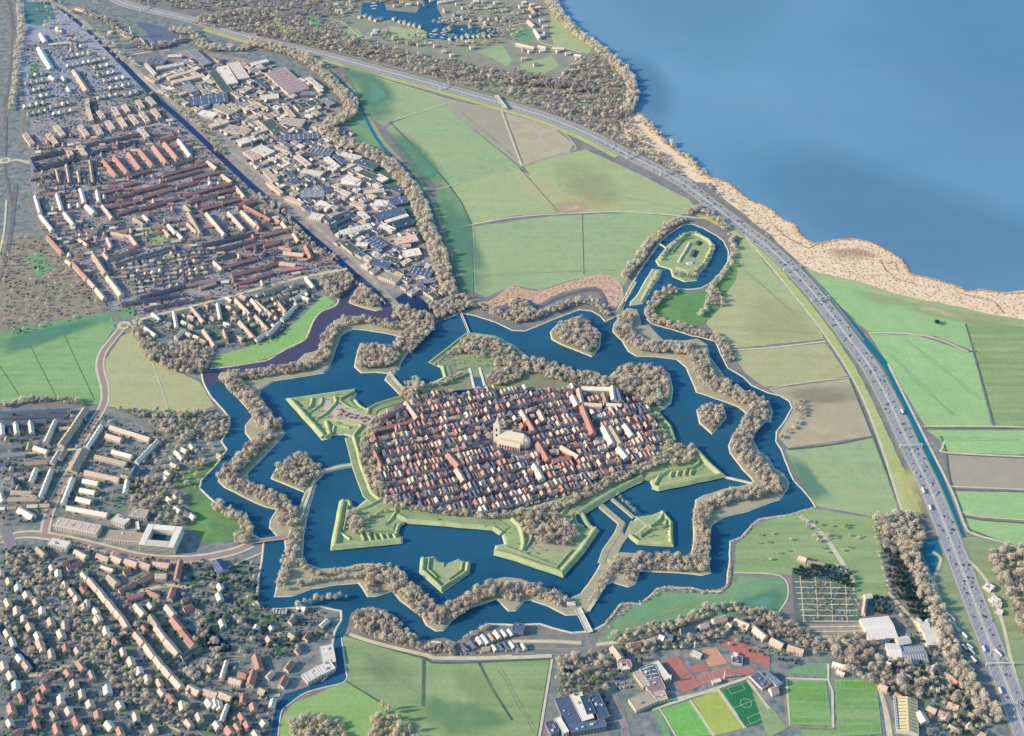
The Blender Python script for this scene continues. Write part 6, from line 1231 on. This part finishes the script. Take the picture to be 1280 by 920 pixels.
# ------------------------------------------------------------------ roads
mw = [(60,-30),(130,-8),(160,6),(235,24),(320,49),(395,66),(470,86),(540,105),(640,133),(690,149),(740,170),(790,196),(852,228),(890,256),(927,284),(960,309),(990,337),(1025,376),(1060,422),(1087,458),(1115,510),(1138,560),(1162,610),(1188,675),(1215,745),(1242,815),(1262,865),(1285,925),(1300,960)]
M_strip = mat('verge_strip', S(150,154,124), S(168,160,136), .05, 6)
strip('motorway_verge', mw, 45, M_strip, 0.50, n=6)
sheet('verge_field', [(868,268),(905,272),(940,300),(975,335),(1010,375),(1040,415),(1070,460),(1095,510),(1118,560),(1140,610),(1155,650),(1128,640),(1103,560),(1080,502),(1058,460),(1037,428),(1017,400),(990,366),(960,330),(930,300),(900,284)], G_verge, .48, jit=1)
vg = offset(smooth_path(PL(mw), False, 6), -29, False); strip('grass_verge', vg[20:66], 20, G_verge, .17, world=True, sm=False)
strip('motorway', mw, 37, M_asph, 0.62, n=6)
mwp = smooth_path(PL(mw), False, 6)
for off_, wd, m in ((0, 2.6, M_bankp), (17.2, .8, M_white), (-17.2, .8, M_white), (2.6, .7, M_white), (-2.6, .7, M_white)):
    strip('median' if off_ == 0 else 'edge_line', offset(mwp, off_, False), wd, m, 0.85, world=True, sm=False)
def dashes(path, off_, name, dash=4.5, gap=9, wd=.35):
    p = offset(path, off_, False); V = []; F = []; d = 0; nxt = 0
    for i in range(len(p) - 1):
        a, b = p[i], p[i + 1]; l = math.hypot(b[0] - a[0], b[1] - a[1]); ux_, uy_ = (b[0] - a[0]) / l, (b[1] - a[1]) / l
        while nxt < d + l:
            t = nxt - d; x, y = a[0] + ux_ * t, a[1] + uy_ * t; k = len(V)
            V += [(x - uy_ * wd, y + ux_ * wd, .95), (x + uy_ * wd, y - ux_ * wd, .95), (x + uy_ * wd + ux_ * dash, y - ux_ * wd + uy_ * dash, .95), (x - uy_ * wd + ux_ * dash, y + ux_ * wd + uy_ * dash, .95)]
            F.append((k, k + 1, k + 2, k + 3)); nxt += dash + gap
        d += l
    o = link(name, mesh(name, V, F, M_white)); o['kind'] = 'structure'
for o_ in (6.2, 9.8, 13.4, -6.2, -9.8, -13.4): dashes(mwp, o_, 'lane_marking')
strip('crash_barrier', offset(mwp, 18.6, False), .5, M_light, 1.3, world=True, sm=False)
strip('crash_barrier', offset(mwp, -18.6, False), .5, M_light, 1.3, world=True, sm=False)
strip('service_road', offset(mwp, 27, False)[20:110], 5.5, M_road, .70, world=True, sm=False)
def road(pl, w, m=None, z=.60, name='road', edge=True):
    strip(name, pl, w + (9 if m is M_roadp else 4), M_path if m is M_roadp else M_strip, z - .12) if edge else None
    return strip(name, pl, w, m or M_road, z)
road([(155,407),(140,425),(128,442),(125,460),(131,485),(129,507),(112,535),(100,557),(90,585),(78,605),(62,640),(55,670)], 10, M_roadp)
road([(62,0),(95,20),(130,50),(160,78),(195,110),(250,158),(330,222),(380,270),(440,322),(475,360),(505,392)], 13, mat('road_light', S(186,176,166), S(160,156,150), .05, 5))
road([(-20,400),(20,388),(100,398),(150,400)], 5, M_path) if False else None
road([(150,400),(135,385),(90,335),(62,300),(45,270),(35,250)], 8)
road([(165,402),(220,388),(290,370),(360,351),(400,342),(434,336)], 8, M_path)
road([(110,365),(160,330),(215,308),(270,298),(320,285)], 7)
road([(0,8),(16,40),(18,80),(8,140),(-10,190)], 10)
road([(30,203),(80,190),(140,175),(180,160),(215,150)], 7, M_path)
road([(40,205),(50,240),(60,300)], 7); road([(5,205),(20,200),(40,205)], 8, M_path)
road([(25,95),(30,130),(25,180)], 5); road([(100,90),(115,130),(125,165)], 5); road([(20,52),(90,56)], 4); road([(70,125),(110,120),(170,110)],5)
road([(0,675),(32,668),(70,672),(125,684),(180,697),(240,699),(290,690),(315,680)], 11, M_roadp)
road([(0,640),(10,670),(22,700),(50,730),(95,780),(125,812),(160,860),(190,885),(225,907),(250,925)], 15, M_road)
road([(35,725),(60,760),(85,790)], 4, M_path, .9); road([(190,895),(225,915)], 3, M_path, .9)
road([(36,846),(60,840),(90,830),(115,815),(140,800),(165,785)], 6, M_path)
road([(36,850),(40,880),(35,930)], 6); road([(0,760),(25,790),(50,815),(60,840)], 5)
road([(150,745),(180,738),(210,732),(240,735)], 6, M_path); road([(215,845),(250,835),(270,820),(320,818)], 7)
road([(230,860),(270,865),(320,872),(350,868)], 6, M_path); road([(100,712),(130,716),(150,735),(165,760)], 5)
road([(50,535),(90,560),(110,567),(160,570)], 6); road([(0,570),(60,565),(110,560)],6, M_path); road([(135,515),(160,520),(190,540),(205,555)],5)
road([(640,820),(600,823),(560,822)], 5, M_path); road([(640,802),(690,802),(727,804)], 6, M_path)
road([(736,792),(742,805),(750,820),(765,865),(775,890),(785,930)], 10)
road([(745,806),(790,800),(820,790)], 6, M_path); road([(640,813),(700,815),(745,812)], 10)
road([(765,865),(800,858),(850,870)], 5); road([(800,885),(830,877),(900,862)], 5, M_path)
strip('rail_track', [(1,-20),(12,5),(16,40),(13,90),(6,150)], 7, M_rail, .66)
strip('rail_track', [(20,230),(17,262),(12,300),(4,335),(-6,360)], 9, M_rail, .66); strip('rail_track', [(8,250),(5,290),(-2,320)], 5, M_bankp, .66)
strip('rail_track', [(5,120),(8,160),(6,210),(10,230),(16,260)], 6, M_rail, .66)
road([(1145,690),(1158,715),(1168,745),(1185,780),(1205,810),(1225,835)], 12, M_road); road([(1166,690),(1176,700),(1168,722),(1166,735),(1180,765)], 4, M_path)
road([(1080,800),(1095,770),(1065,745)], 4, M_path) if False else None
road(T(960,690,[(600,200),(680,290),(740,360),(780,450),(830,540),(870,640)]), 5, M_path)
road(T(960,690,[(300,470),(400,465),(480,460),(560,455)]), 5, M_path)
road(T(960,690,[(540,640),(570,720),(600,830),(615,930)]), 5, M_path)
road(T(640,690,[(480,690),(520,790),(560,880)]), 14, M_gravel)
for p in ([(320,740),(345,765),(330,790)],): pass
road(T(0,0,[(300,500),(420,480),(560,440)]), 4); road(T(0,0,[(700,330),(650,300),(680,270),(850,250)]), 7, M_path)
road([(158,75),(175,95),(200,118)], 6, M_path); road(T(320,0,[(-160,60),(-60,40),(60,60),(100,95)]), 5, M_path)
road(T(320,0,[(330,95),(430,110),(540,200),(600,150)]), 4, M_path); road(T(640,0,[(0,130),(90,120),(140,210),(260,240),(350,265)]), 5, M_path); road(T(640,0,[(0,215),(100,250),(200,250)]), 4, M_path)
# streets of the walled town
for tw in (-208.5, -165, -121.5, -78, -34.5, 9, 52.5, 96, 139.5, 183):
    q = []
    for s_ in range(-300, 301, 20):
        x = oc[0] + u0[0] * s_ - v0[0] * (tw + 5 * math.sin(s_ * .012)); y = oc[1] + u0[1] * s_ - v0[1] * (tw + 5 * math.sin(s_ * .012))
        if inpoly(x, y, twp): q.append((x, y))
    if len(q) > 3: strip('street', q, 4.5, M_roadp, 3.12, world=True, sm=False)
for s_ in (25, -120, -215, 150):
    q = []
    for tw in range(-260, 261, 20):
        x = oc[0] + u0[0] * s_ - v0[0] * tw; y = oc[1] + u0[1] * s_ - v0[1] * tw
        if inpoly(x, y, twp): q.append((x, y))
    if len(q) > 3: strip('street', q, 6, M_roadp, 3.22, world=True, sm=False)
# roundabouts
for (cx, cy, r) in ((155, 407, 15), (6, 201, 16)):
    x, y = P(cx, cy)
    sheet('roundabout', [(x + r * math.cos(a * .2618), y + r * math.sin(a * .2618)) for a in range(24)], M_path, .78, world=True)
    sheet('roundabout_island', [(x + r * .5 * math.cos(a * .2618), y + r * .5 * math.sin(a * .2618)) for a in range(24)], G_fortd, .95, world=True)
# sports grounds
M_clay = mat('clay_court', S(190,128,120), S(176,118,112), .08, 4); M_clay2 = mat('sand_court', S(214,164,134), S(200,150,124), .08, 4)
def court(tile, p, m, z=.5, nm='sports_court'): return sheet(nm, T(tile[0], tile[1], p), m, z)
court(T66, [(758,545),(830,520),(892,602),(820,642)], M_clay); court(T66, [(818,648),(902,606),(942,672),(852,708)], M_clay, .56); court(T66, [(882,578),(960,550),(990,590),(915,606)], M_clay, .52)
court(T66, [(945,490),(1022,478),(1080,557),(985,577)], M_clay2); court(T66, [(930,618),(1090,565),(1122,622),(932,672)], M_clay, .52); court(T66, [(1040,452),(1092,422),(1290,525),(1290,585),(1108,512)], M_clay); court(T66, [(1110,592),(1200,568),(1216,602),(1140,626)], M_clay, .54)
Pg = green('pitch_vivid', (126,190,112), (112,178,104), (.9, .09, .003, .3, S(130,206,120))); Py = green('pitch_yellow', (178,192,110), (166,182,102), (.9, .09, .003, .3, S(188,206,110))); Pt = green('pitch_teal', (54,128,98), (46,120,92), (.9, .09, .003, .3, S(52,140,100))); Pm = green('pitch_soft', (120,172,108), (108,160,100), ST2)
pitches = [(T66, [(745,788),(885,745),(1000,918),(818,928)], Pg), (T66, [(902,738),(1028,695),(1162,882),(1012,920)], Py), (T66, [(1042,690),(1175,642),(1290,785),(1290,840),(1165,882)], Pt), (T66, [(700,792),(735,780),(800,925),(760,925)], G_teal),
    (T96, [(92,634),(290,645),(322,870),(105,865)], Pm), (T96, [(330,635),(540,635),(572,912),(350,922)], Pm), (T96, [(80,602),(170,560),(295,555),(290,630)], G_teal), (T96, [(-80,700),(30,790),(100,880),(0,930)], G_field), (T96, [(165,888),(360,892),(365,930),(165,930)], Pm)]
for t_, p, m in pitches: court(t_, p, m, .5, 'sports_pitch')
def lerp(a, b, t): return (a[0] + (b[0] - a[0]) * t, a[1] + (b[1] - a[1]) * t)
M_line = mat('pitch_paint', S(196,214,184), None)
def lines(tile, quad, wd=.7, inset=.06, z=.72):
    q = PL(T(tile[0], tile[1], quad)); c = (sum(x for x, y in q) / 4, sum(y for x, y in q) / 4)
    q = [lerp(p, c, inset) for p in q]
    # long axis
    if math.dist(q[0], q[1]) > math.dist(q[1], q[2]): q = q[1:] + q[:1]
    segs = [q + [q[0]], [lerp(q[0], q[3], .5), lerp(q[1], q[2], .5)]]
    for a, b, c_, d in ((q[0], q[1], q[2], q[3]), (q[3], q[2], q[1], q[0])):
        p0, p1 = lerp(a, b, .22), lerp(a, b, .78); v = (d[0] - a[0], d[1] - a[1])
        segs.append([p0, (p0[0] + v[0] * .16, p0[1] + v[1] * .16), (p1[0] + v[0] * .16, p1[1] + v[1] * .16), p1])
    mx = lerp(lerp(q[0], q[3], .5), lerp(q[1], q[2], .5), .5); segs.append([(mx[0] + 9 * math.cos(a * .524), mx[1] + 9 * math.sin(a * .524)) for a in range(13)])
    for s in segs: strip('pitch_line', s, wd * .8, M_line, z, world=True, sm=False)
lines(T66, [(1042,690),(1175,642),(1300,820),(1165,882)]); lines(T96, [(92,634),(290,645),(322,870),(105,865)], .45); lines(T96, [(330,635),(540,635),(572,912),(350,922)], .45)
lines(T66, [(902,738),(1028,695),(1162,882),(1012,920)], .4); lines(T66, [(745,788),(885,745),(1000,918),(818,928)], .4)
for k in range(3):
    lines(T66, [(935 + k * 60, 620 - k * 17), (985 + k * 60, 602 - k * 17), (1000 + k * 60, 640 - k * 16), (950 + k * 60, 660 - k * 16)], .35)
for a, b, wd in (((890,742),(1010,922),5), ((1032,692),(1165,882),5), ((1178,640),(1285,785),5), ((700,790),(1200,622),5), ((735,780),(820,925),3)): strip('footpath', T(640,690,[a, b]), wd, M_path, .74, sm=False)
for pl in ([(88,632),(296,640)], [(92,632),(105,868)], [(300,560),(300,640),(322,700),(325,885)], [(75,640),(100,870),(330,885)], [(545,640),(580,780),(600,920)]): strip('footpath', T(960,690,pl), 4, M_scrub if pl[0][0] == 75 else M_path, .74, sm=False)
# allotment garden
al = (T96, [(118,80),(415,90),(470,345),(180,355),(130,340)])
sheet('allotment', T(960,690,al[1]), mat('allotment_soil', S(96,118,110), S(132,134,120), .12, 7, c3=S(70,100,104), scale2=.03), .4)
for k in range(8):
    y = 150 + k * 28; strip('garden_path', T(960,690,[(130 + k * 6, y), (430 + k * 4, y + 2)]), 2.0, M_path, .6, sm=False)
for k in range(4): strip('garden_path', T(960,690,[(160 + k * 75, 120), (180 + k * 72, 352)]), 1.6, M_path, .66, sm=False)
sheet('allotment', T(960,690,[(190,362),(475,360),(495,450),(300,465),(210,420)]), mat('allotment_bare', S(176,160,144), S(150,140,132), .1, 7, c3=S(132,144,116), scale2=.03), .4)
for k in range(4): strip('garden_path', T(960,690,[(210 + k * 10, 375 + k * 24), (480, 372 + k * 24)]), 2.2, M_bankp, .6, sm=False)
pts_sheds = [(R.uniform(150, 440), R.uniform(150, 440)) for _ in range(70)]
for i, (x, y) in enumerate(pts_sheds):
    if i % 2 == 0: a_, b_ = P(960 + x / 4, 690 + y / 4)
# ------------------------------------------------------------------ vehicles
VP = [mat('paint_' + n, S(*c), None, rough=.35, spec=.5) for n, c in (('white', (236,236,236)), ('silver', (190,194,204)), ('black', (38,42,54)), ('blue', (60,90,150)), ('red', (176,60,56)), ('grey', (110,116,128)))]
VN = ['white', 'silver', 'black', 'blue', 'red', 'grey']
def car_mesh(m):
    mb = MB(); V = [(-2.3, -.95, .35), (2.3, -.95, .35), (2.3, .95, .35), (-2.3, .95, .35), (-2.3, -.95, .95), (2.3, -.9, .85), (2.3, .9, .85), (-2.3, .95, .95)]
    F = [(0, 3, 2, 1), (4, 5, 6, 7), (0, 1, 5, 4), (1, 2, 6, 5), (2, 3, 7, 6), (3, 0, 4, 7)]; mb.add((V, F), 0)
    V = [(-1.9, -.85, .93), (1.1, -.85, .9), (1.1, .85, .9), (-1.9, .85, .93), (-1.4, -.7, 1.5), (.4, -.7, 1.5), (.4, .7, 1.5), (-1.4, .7, 1.5)]
    mb.add((V, F), 1); mb.box(-1.35, .35, -.68, .68, 1.5, 1.54, mi=0)
    for x in (-1.5, 1.5):
        for y in (-.98, .78): mb.box(x - .32, x + .32, y, y + .2, 0, .64, mi=2)
    return mesh('car', mb.V, mb.F, [m, M_win, VP[2]], mb.I)
def truck_meshes(m):
    a = MB(); a.box(-7.5, 4.6, -1.25, 1.25, 1.2, 4.0); a.box(-7.5, 4.6, -1.1, 1.1, .7, 1.2, mi=1)
    for x in (-6.3, -5, -3.7, 3):
        for y in (-1.27, .95): a.box(x - .5, x + .5, y, y + .32, 0, 1, mi=1)
    c = MB(); c.box(5.0, 7.3, -1.2, 1.2, .6, 3.3); c.box(7.3, 7.36, -1.05, 1.05, 1.8, 2.8, mi=1)
    for y in (-1.25, .95): c.box(5.7, 6.7, y, y + .3, 0, 1, mi=1)
    return mesh('trailer', a.V, a.F, [VP[0], VP[2]], a.I), mesh('cab', c.V, c.F, [m, VP[2]], c.I)
CARM = [car_mesh(m) for m in VP]; TR = [truck_meshes(m) for m in (VP[0], VP[3], VP[4])]
def along(path, dist):
    d = 0
    for i in range(len(path) - 1):
        a, b = path[i], path[i + 1]; l = math.hypot(b[0] - a[0], b[1] - a[1])
        if d + l > dist: t = (dist - d) / l; return a[0] + (b[0] - a[0]) * t, a[1] + (b[1] - a[1]) * t, math.atan2(b[1] - a[1], b[0] - a[0])
        d += l
    return None
tot = sum(math.dist(mwp[i], mwp[i + 1]) for i in range(len(mwp) - 1))
vehs = []
for lane, off_, dens in ((0, 4.4, 34), (1, 8.0, 42), (2, 11.6, 60), (3, 15.2, 130), (4, -4.4, 90), (5, -8.0, 60), (6, -11.6, 60), (7, -15.2, 120)):
    p = offset(mwp, off_, False); d = R.uniform(0, 60); tl = sum(math.dist(p[i], p[i + 1]) for i in range(len(p) - 1))
    while d < tl:
        q = along(p, d); d += dens * R.uniform(.35, 1.8)
        if not q: break
        px, py = pix(q[0], q[1])
        if not (0 < px < 1280 and 0 < py < 920): continue
        tk = (lane in (3, 7)) and R.random() < .2
        vehs.append((py, px, q, lane, tk))
vehs.sort(reverse=True); side = {0: 'left', 1: 'right'}
cnt = {}
for py, px, q, lane, tk in vehs[:240]:
    s = 'left' if lane < 4 else 'right'
    if px < 700: s = 'near' if lane >= 4 else 'far'
    col = R.choice([0, 0, 1, 1, 2, 2, 3, 4, 5, 5]); rz = q[2] + (0 if lane < 4 else math.pi)
    if tk:
        ti = R.randrange(3); o = empty('truck', q[0], q[1], 1.0, rz); link('trailer', TR[ti][0], o); link('cab', TR[ti][1], o); key = 'lorry with %s cab' % ['white', 'blue', 'red'][ti]; cat = 'truck'; col = ti
    else:
        o = link('car', CARM[col], None, (q[0], q[1], 1.0)); o.rotation_euler = (0, 0, rz); key = '%s car' % VN[col]; cat = 'car'
    zone = 'near the bottom right' if py > 700 else 'beside the dike canal' if py > 450 else 'beside the lake reeds' if py > 300 else 'above the brown fields' if py > 180 else 'at its upper end'
    k = (key, zone); cnt[k] = cnt.get(k, 0) + 1
    tag(o, '%s %s from the bottom on the motorway %s' % (ordn(cnt[k]), key, zone), cat, 'vehicles driving on the motorway')
# parked lorries on the service road
for i, (x, y) in enumerate([(918,335),(985,425),(985,485),(1015,500),(1030,545),(1018,590),(1150,510),(1010,480)]):
    a_, b_ = P(960 + x / 4, 690 + y / 4); o = empty('truck', a_, b_, .8, math.radians(-62 + R.uniform(-4, 4))); link('trailer', TR[i % 3][0], o); link('cab', TR[i % 3][1], o)
    tag(o, '%s white lorry from the top on the rest area beside the motorway' % ordn(i + 1), 'truck', 'lorries parked on the motorway rest area')
# parked cars
def park(tile, poly, desc, ang, du=3.2, dv=11, p=.8, lim=60):
    q = PL(T(tile[0], tile[1], poly)); c, s = math.cos(ang), math.sin(ang); U = [x * c + y * s for x, y in q]; V_ = [-x * s + y * c for x, y in q]; v = min(V_); n = 0; cc = {}
    while v < max(V_):
        u = min(U)
        while u < max(U) and n < lim:
            x = u * c - v * s; y = u * s + v * c
            if inpoly(x, y, q) and R.random() < p:
                k = R.choice([0, 0, 1, 1, 2, 3, 4]); o = link('car', CARM[k], None, (x, y, .75)); o.rotation_euler = (0, 0, ang + math.pi / 2); n += 1
                cc[k] = cc.get(k, 0) + 1; tag(o, '%s %s car parked %s' % (ordn(cc[k]), VN[k], desc), 'car', 'cars parked ' + desc)
            u += du
        v += dv
park(T66, [(440,720),(480,720),(520,840),(480,850)], 'right of the blue office complex', -1.1, 3.2, 9, .8, 40)
park(T66, [(500,600),(600,640),(610,700),(520,690)], 'in front of the school', .2, 3.2, 10, .75, 40)
park(T30, [(1140,290),(1180,285),(1275,350),(1270,390),(1200,380)], 'in the marina car park', .3, 4, 11, .8, 40)
park(T36, [(1000,505),(1250,500),(1275,512),(1010,518)], 'in front of the boat sheds', 0.1, 4, 8, .6, 25)
park(T30, [(60,880),(200,860),(220,960),(80,980)], 'in the industrial yard', -.9, 4, 10, .5, 30)
# ------------------------------------------------------------------ motorway gantries
def gantry(pt, label, w=44):
    d = min(range(len(mwp) - 1), key=lambda i: math.dist(mwp[i], P(*pt))); a, b = mwp[d], mwp[d + 1]; ang = math.atan2(b[1] - a[1], b[0] - a[0])
    r = empty('sign_gantry', a[0], a[1], .8, ang); tag(r, label, 'sign gantry', 'white sign gantries across the motorway')
    for y in (-w / 2, w / 2): MB().box(-.6, .6, y - .6, y + .6, 0, 7.5).build('post', M_white, r)
    MB().box(-.7, .7, -w / 2 - .6, w / 2 + .6, 7.5, 8.9).build('beam', M_white, r)
    for y in (-14, -7, 7, 14): MB().box(-.95, -.72, y - 2.2, y + 2.2, 6.6, 9.6).build('sign_panel', mat('sign_blue', S(70,90,130)), r)
gantry((1139, 558), 'white sign gantry over the motorway beside the dike canal'); gantry((1245, 832), 'white sign gantry over the motorway near the bottom right corner'); gantry((1037, 378), 'white sign gantry over the motorway at the head of the dike canal'); gantry((988, 338), 'white sign gantry over the motorway beside the reed beds')
gantry((834, 213), 'white sign gantry over the motorway by the pale green field'); gantry((785, 194), 'white sign gantry over the motorway near the brown field'); gantry((553, 104), 'white sign gantry over the motorway above the green triangular field'); gantry((180, 10), 'white sign gantry over the motorway at the top left')
def flyover(a, b, label): bridge(label, a, b, 9, M_bankp, 7, 3)
flyover((620, 122), (632, 138), 'small pale viaduct crossing the motorway at the corner of the brown field')
# ------------------------------------------------------------------ the great church
cx, cy = P(622, 552); ca = math.atan2(P(662, 557)[1] - P(622, 549)[1], P(662, 557)[0] - P(622, 549)[0])
ch = empty('church', cx, cy, 3.0, ca); tag(ch, 'large cream church with a tall pointed tower in the middle of the walled town', 'church')
M_cream = mat('church_stone', S(238,224,200), S(222,208,186), .3, 4); M_croof = mat('church_roof', S(222,212,190), S(204,196,180), .3, 4)
ch.scale = (1.08, 1.08, 1.3)
tw_ = MB().box(-6, 6, -6, 6, 0, 30).build('tower', M_cream, ch)
sp = MB(); sp.add(([(-6.3, -6.3, 30), (6.3, -6.3, 30), (6.3, 6.3, 30), (-6.3, 6.3, 30), (-3, -3, 36), (3, -3, 36), (3, 3, 36), (-3, 3, 36), (0, 0, 49)], [(3, 2, 1, 0), (0, 1, 5, 4), (1, 2, 6, 5), (2, 3, 7, 6), (3, 0, 4, 7), (4, 5, 8), (5, 6, 8), (6, 7, 8), (7, 4, 8)])); sp.build('spire', M_croof, tw_)
for z in (12, 22): 
    for y in (-6.05, 6.0): MB().box(-1.5, 1.5, y, y + .06, z, z + 5).build('louvre', M_win, tw_)
MB().box(-6.08, -6.02, -1.6, 1.6, 17, 20).build('clock_face', M_white, tw_)
def gabled(name, x0, x1, w, h, rs, y=0, m=M_cream, rmat=None):
    a = MB(); V, F = box_geo(x0, x1, y - w, y + w, 0, h); V = V + [(x0, y, h + rs), (x1, y, h + rs)]; a.add((V, [f for f in F if f != (4, 5, 6, 7)] + [(4, 8, 7), (5, 6, 9)])); o = a.build(name, m, ch)
    r = MB(); k = rs / w
    for s in (-1, 1):
        V2 = [(x0 - .3, y + s * (w + .5), h - .5 * k + .15), (x1 + .3, y + s * (w + .5), h - .5 * k + .15), (x1 + .3, y, h + rs + .15), (x0 - .3, y, h + rs + .15)]; V2 += [(a_, b_, c_ + .35) for a_, b_, c_ in V2]
        r.add((V2, [(0, 1, 2, 3), (7, 6, 5, 4), (0, 4, 5, 1), (3, 2, 6, 7), (1, 5, 6, 2), (0, 3, 7, 4)]))
    r.build('roof', rmat or M_croof, o); return o
nv = gabled('nave', 6, 50, 8, 14, 9)
MB().add(([(50, -8, 0), (58, -5, 0), (61, 0, 0), (58, 5, 0), (50, 8, 0), (50, -8, 14), (58, -5, 14), (61, 0, 14), (58, 5, 14), (50, 8, 14), (50, 0, 22.5)], [(0, 1, 6, 5), (1, 2, 7, 6), (2, 3, 8, 7), (3, 4, 9, 8), (5, 6, 10), (6, 7, 10), (7, 8, 10), (8, 9, 10)])).build('choir', M_cream, ch)
for s in (-1, 1):
    gabled('aisle', 4, 46, 4.5, 7, 4.5, s * 12.6)
    for i in range(8): MB().box(8 + i * 4.8, 9 + i * 4.8, min(s * 17.1, s * 18.2), max(s * 17.1, s * 18.2), 0, 6).build('buttress', M_cream, ch)
    for i in range(7): MB().box(10 + i * 4.8, 12 + i * 4.8, min(s * 17.1, s * 17.16), max(s * 17.1, s * 17.16), 2, 6).build('window', M_win, ch)
gabled('transept', 28, 38, 5, 12, 6, 0)
# white office block with a courtyard by the western bridge
ox, oy = P(203, 678); ob = empty('office_building', ox, oy, .1, -.12); tag(ob, 'white square office building with an open blue courtyard by the western road', 'office building')
for (x0, x1, y0, y1) in ((-32, -20, -26, 26), (20, 32, -26, 26), (-20, 20, -26, -12), (-20, 20, 14, 26)):
    wg = MB().box(x0, x1, y0, y1, 0, 17).build('wing', WALL['w'], ob); MB().box(x0 + .6, x1 - .6, y0 + .6, y1 - .6, 17, 17.5).build('roof', ROOF['w'], wg)
for f in range(5): MB().box(-31, 31, -26.1, -26.02, 1.4 + f * 3.2, 2.9 + f * 3.2).build('window_band', M_win, ob)
for f in range(5): MB().box(-32.1, -32.02, -25, 25, 1.4 + f * 3.2, 2.9 + f * 3.2).build('window_band', M_win, ob)
MB().box(-19.5, 19.5, -11.5, 13.5, 0, 5).build('atrium_roof', ROOF['t'], ob)
# tall chimney at the power station
sx, sy = P(165, 47); ck = empty('chimney', sx, sy, .3); tag(ck, 'tall thin white chimney of the power station at the top left', 'chimney')
def cyl(r0, r1, z0, z1, n=12): return ([(math.cos(i * 6.2832 / n) * r, math.sin(i * 6.2832 / n) * r, z) for r, z in ((r0, z0), (r1, z1)) for i in range(n)], [(i, (i + 1) % n, n + (i + 1) % n, n + i) for i in range(n)] + [tuple(range(n, 2 * n))])
MB().add(cyl(3, 2.1, 0, 38)).build('shaft', M_white, ck); MB().add(cyl(2.4, 2.4, 38, 41)).build('rim', VP[4], ck); MB().box(-7, 7, -5, 5, 0, 5).build('base', WALL['g'], ck)
# construction cranes / light masts
def mast(pt, h, label, arm=0):
    x, y = P(*pt); r = empty('crane' if arm else 'light_mast', x, y, .3, 1.0); tag(r, label, 'crane' if arm else 'mast')
    MB().box(-.7, .7, -.7, .7, 0, h).build('pole', M_white, r)
    MB().box(-arm * .3 if arm else -1.5, arm or 1.5, -.5, .5, h, h + 1.2).build('jib' if arm else 'lamp_head', VP[4] if arm else M_white, r)
mast((437, 292), 22, 'red and white crane standing over the striped industrial roof', 16)
for pt, l in (((838, 852), 'tall white light mast at the left end of the tennis courts'), ((868, 810), 'white light mast above the orange courts'), ((905, 848), 'white light mast between the pitches and the courts')): mast(pt, 15, l)
# boats
def boat(x, y, rz, l, w, label, m, cab=True, cat='boat'):
    r = empty('boat' if cat == 'boat' else 'houseboat', x, y, .35, rz); tag(r, label, cat)
    MB().add(([(-l / 2, -w / 2, 0), (l * .3, -w / 2, 0), (l / 2, 0, 0), (l * .3, w / 2, 0), (-l / 2, w / 2, 0), (-l / 2, -w / 2, 1.2), (l * .3, -w / 2, 1.2), (l / 2, 0, 1.5), (l * .3, w / 2, 1.2), (-l / 2, w / 2, 1.2)], [(0, 1, 6, 5), (1, 2, 7, 6), (2, 3, 8, 7), (3, 4, 9, 8), (4, 0, 5, 9), (5, 6, 7, 8, 9)])).build('hull', m, r)
    if cab: MB().box(-l * .35, l * .15, -w * .35, w * .35, 1.22, 2.6).build('cabin', M_white, r)
for i, (x, y) in enumerate([(590,18),(592,45),(600,30),(585,32)]): a_, b_ = P(320 + x / 4, y / 4); boat(a_, b_, R.uniform(0, .4), 14, 5, '%s white boat moored in the left arm of the marina' % ordn(i + 1), M_white)
for i, (x, y) in enumerate([(878,172),(892,158),(900,175),(885,185),(935,165),(930,190),(948,160),(942,175)]): a_, b_ = P(320 + x / 4, y / 4); boat(a_, b_, R.uniform(0, .4), 14, 5, '%s white boat moored at the central jetty of the marina' % ordn(i + 1), M_white)
for i, (p0, p1) in enumerate([((715,350),(745,378)),((748,380),(775,405)),((780,408),(806,430))]):
    a_ = P(320 + p0[0] / 4, 690 + p0[1] / 4); b_ = P(320 + p1[0] / 4, 690 + p1[1] / 4)
    boat((a_[0] + b_[0]) / 2, (a_[1] + b_[1]) / 2, math.atan2(b_[1] - a_[1], b_[0] - a_[0]), math.dist(a_, b_), 5, '%s of the three teal houseboats moored on the south bank of the outer moat' % ['leftmost', 'middle', 'rightmost'][i], ROOF['t'], True, 'houseboat')
a_, b_ = P(640 + 765 / 4, 460 + 262 / 4); boat(a_, b_, -1.1, 16, 4, 'pale boat moored against the eastern rampart', M_bankp)
# gatehouse
gx, gy = P(714, 757); g_ = empty('gatehouse', gx, gy, 1.9); tag(g_, 'small white gatehouse on the ring bank by the south gate bridge', 'gatehouse')
wl_ = MB().box(-7, 7, -4, 4, 0, 4).build('wall', WALL['w'], g_); MB().add(([(-7.4, -4.4, 4), (7.4, -4.4, 4), (7.4, 4.4, 4), (-7.4, 4.4, 4), (-5, 0, 6.5), (5, 0, 6.5)], [(0, 1, 5, 4), (2, 3, 4, 5), (1, 2, 5), (3, 0, 4)])).build('roof', ROOF['w'], g_)
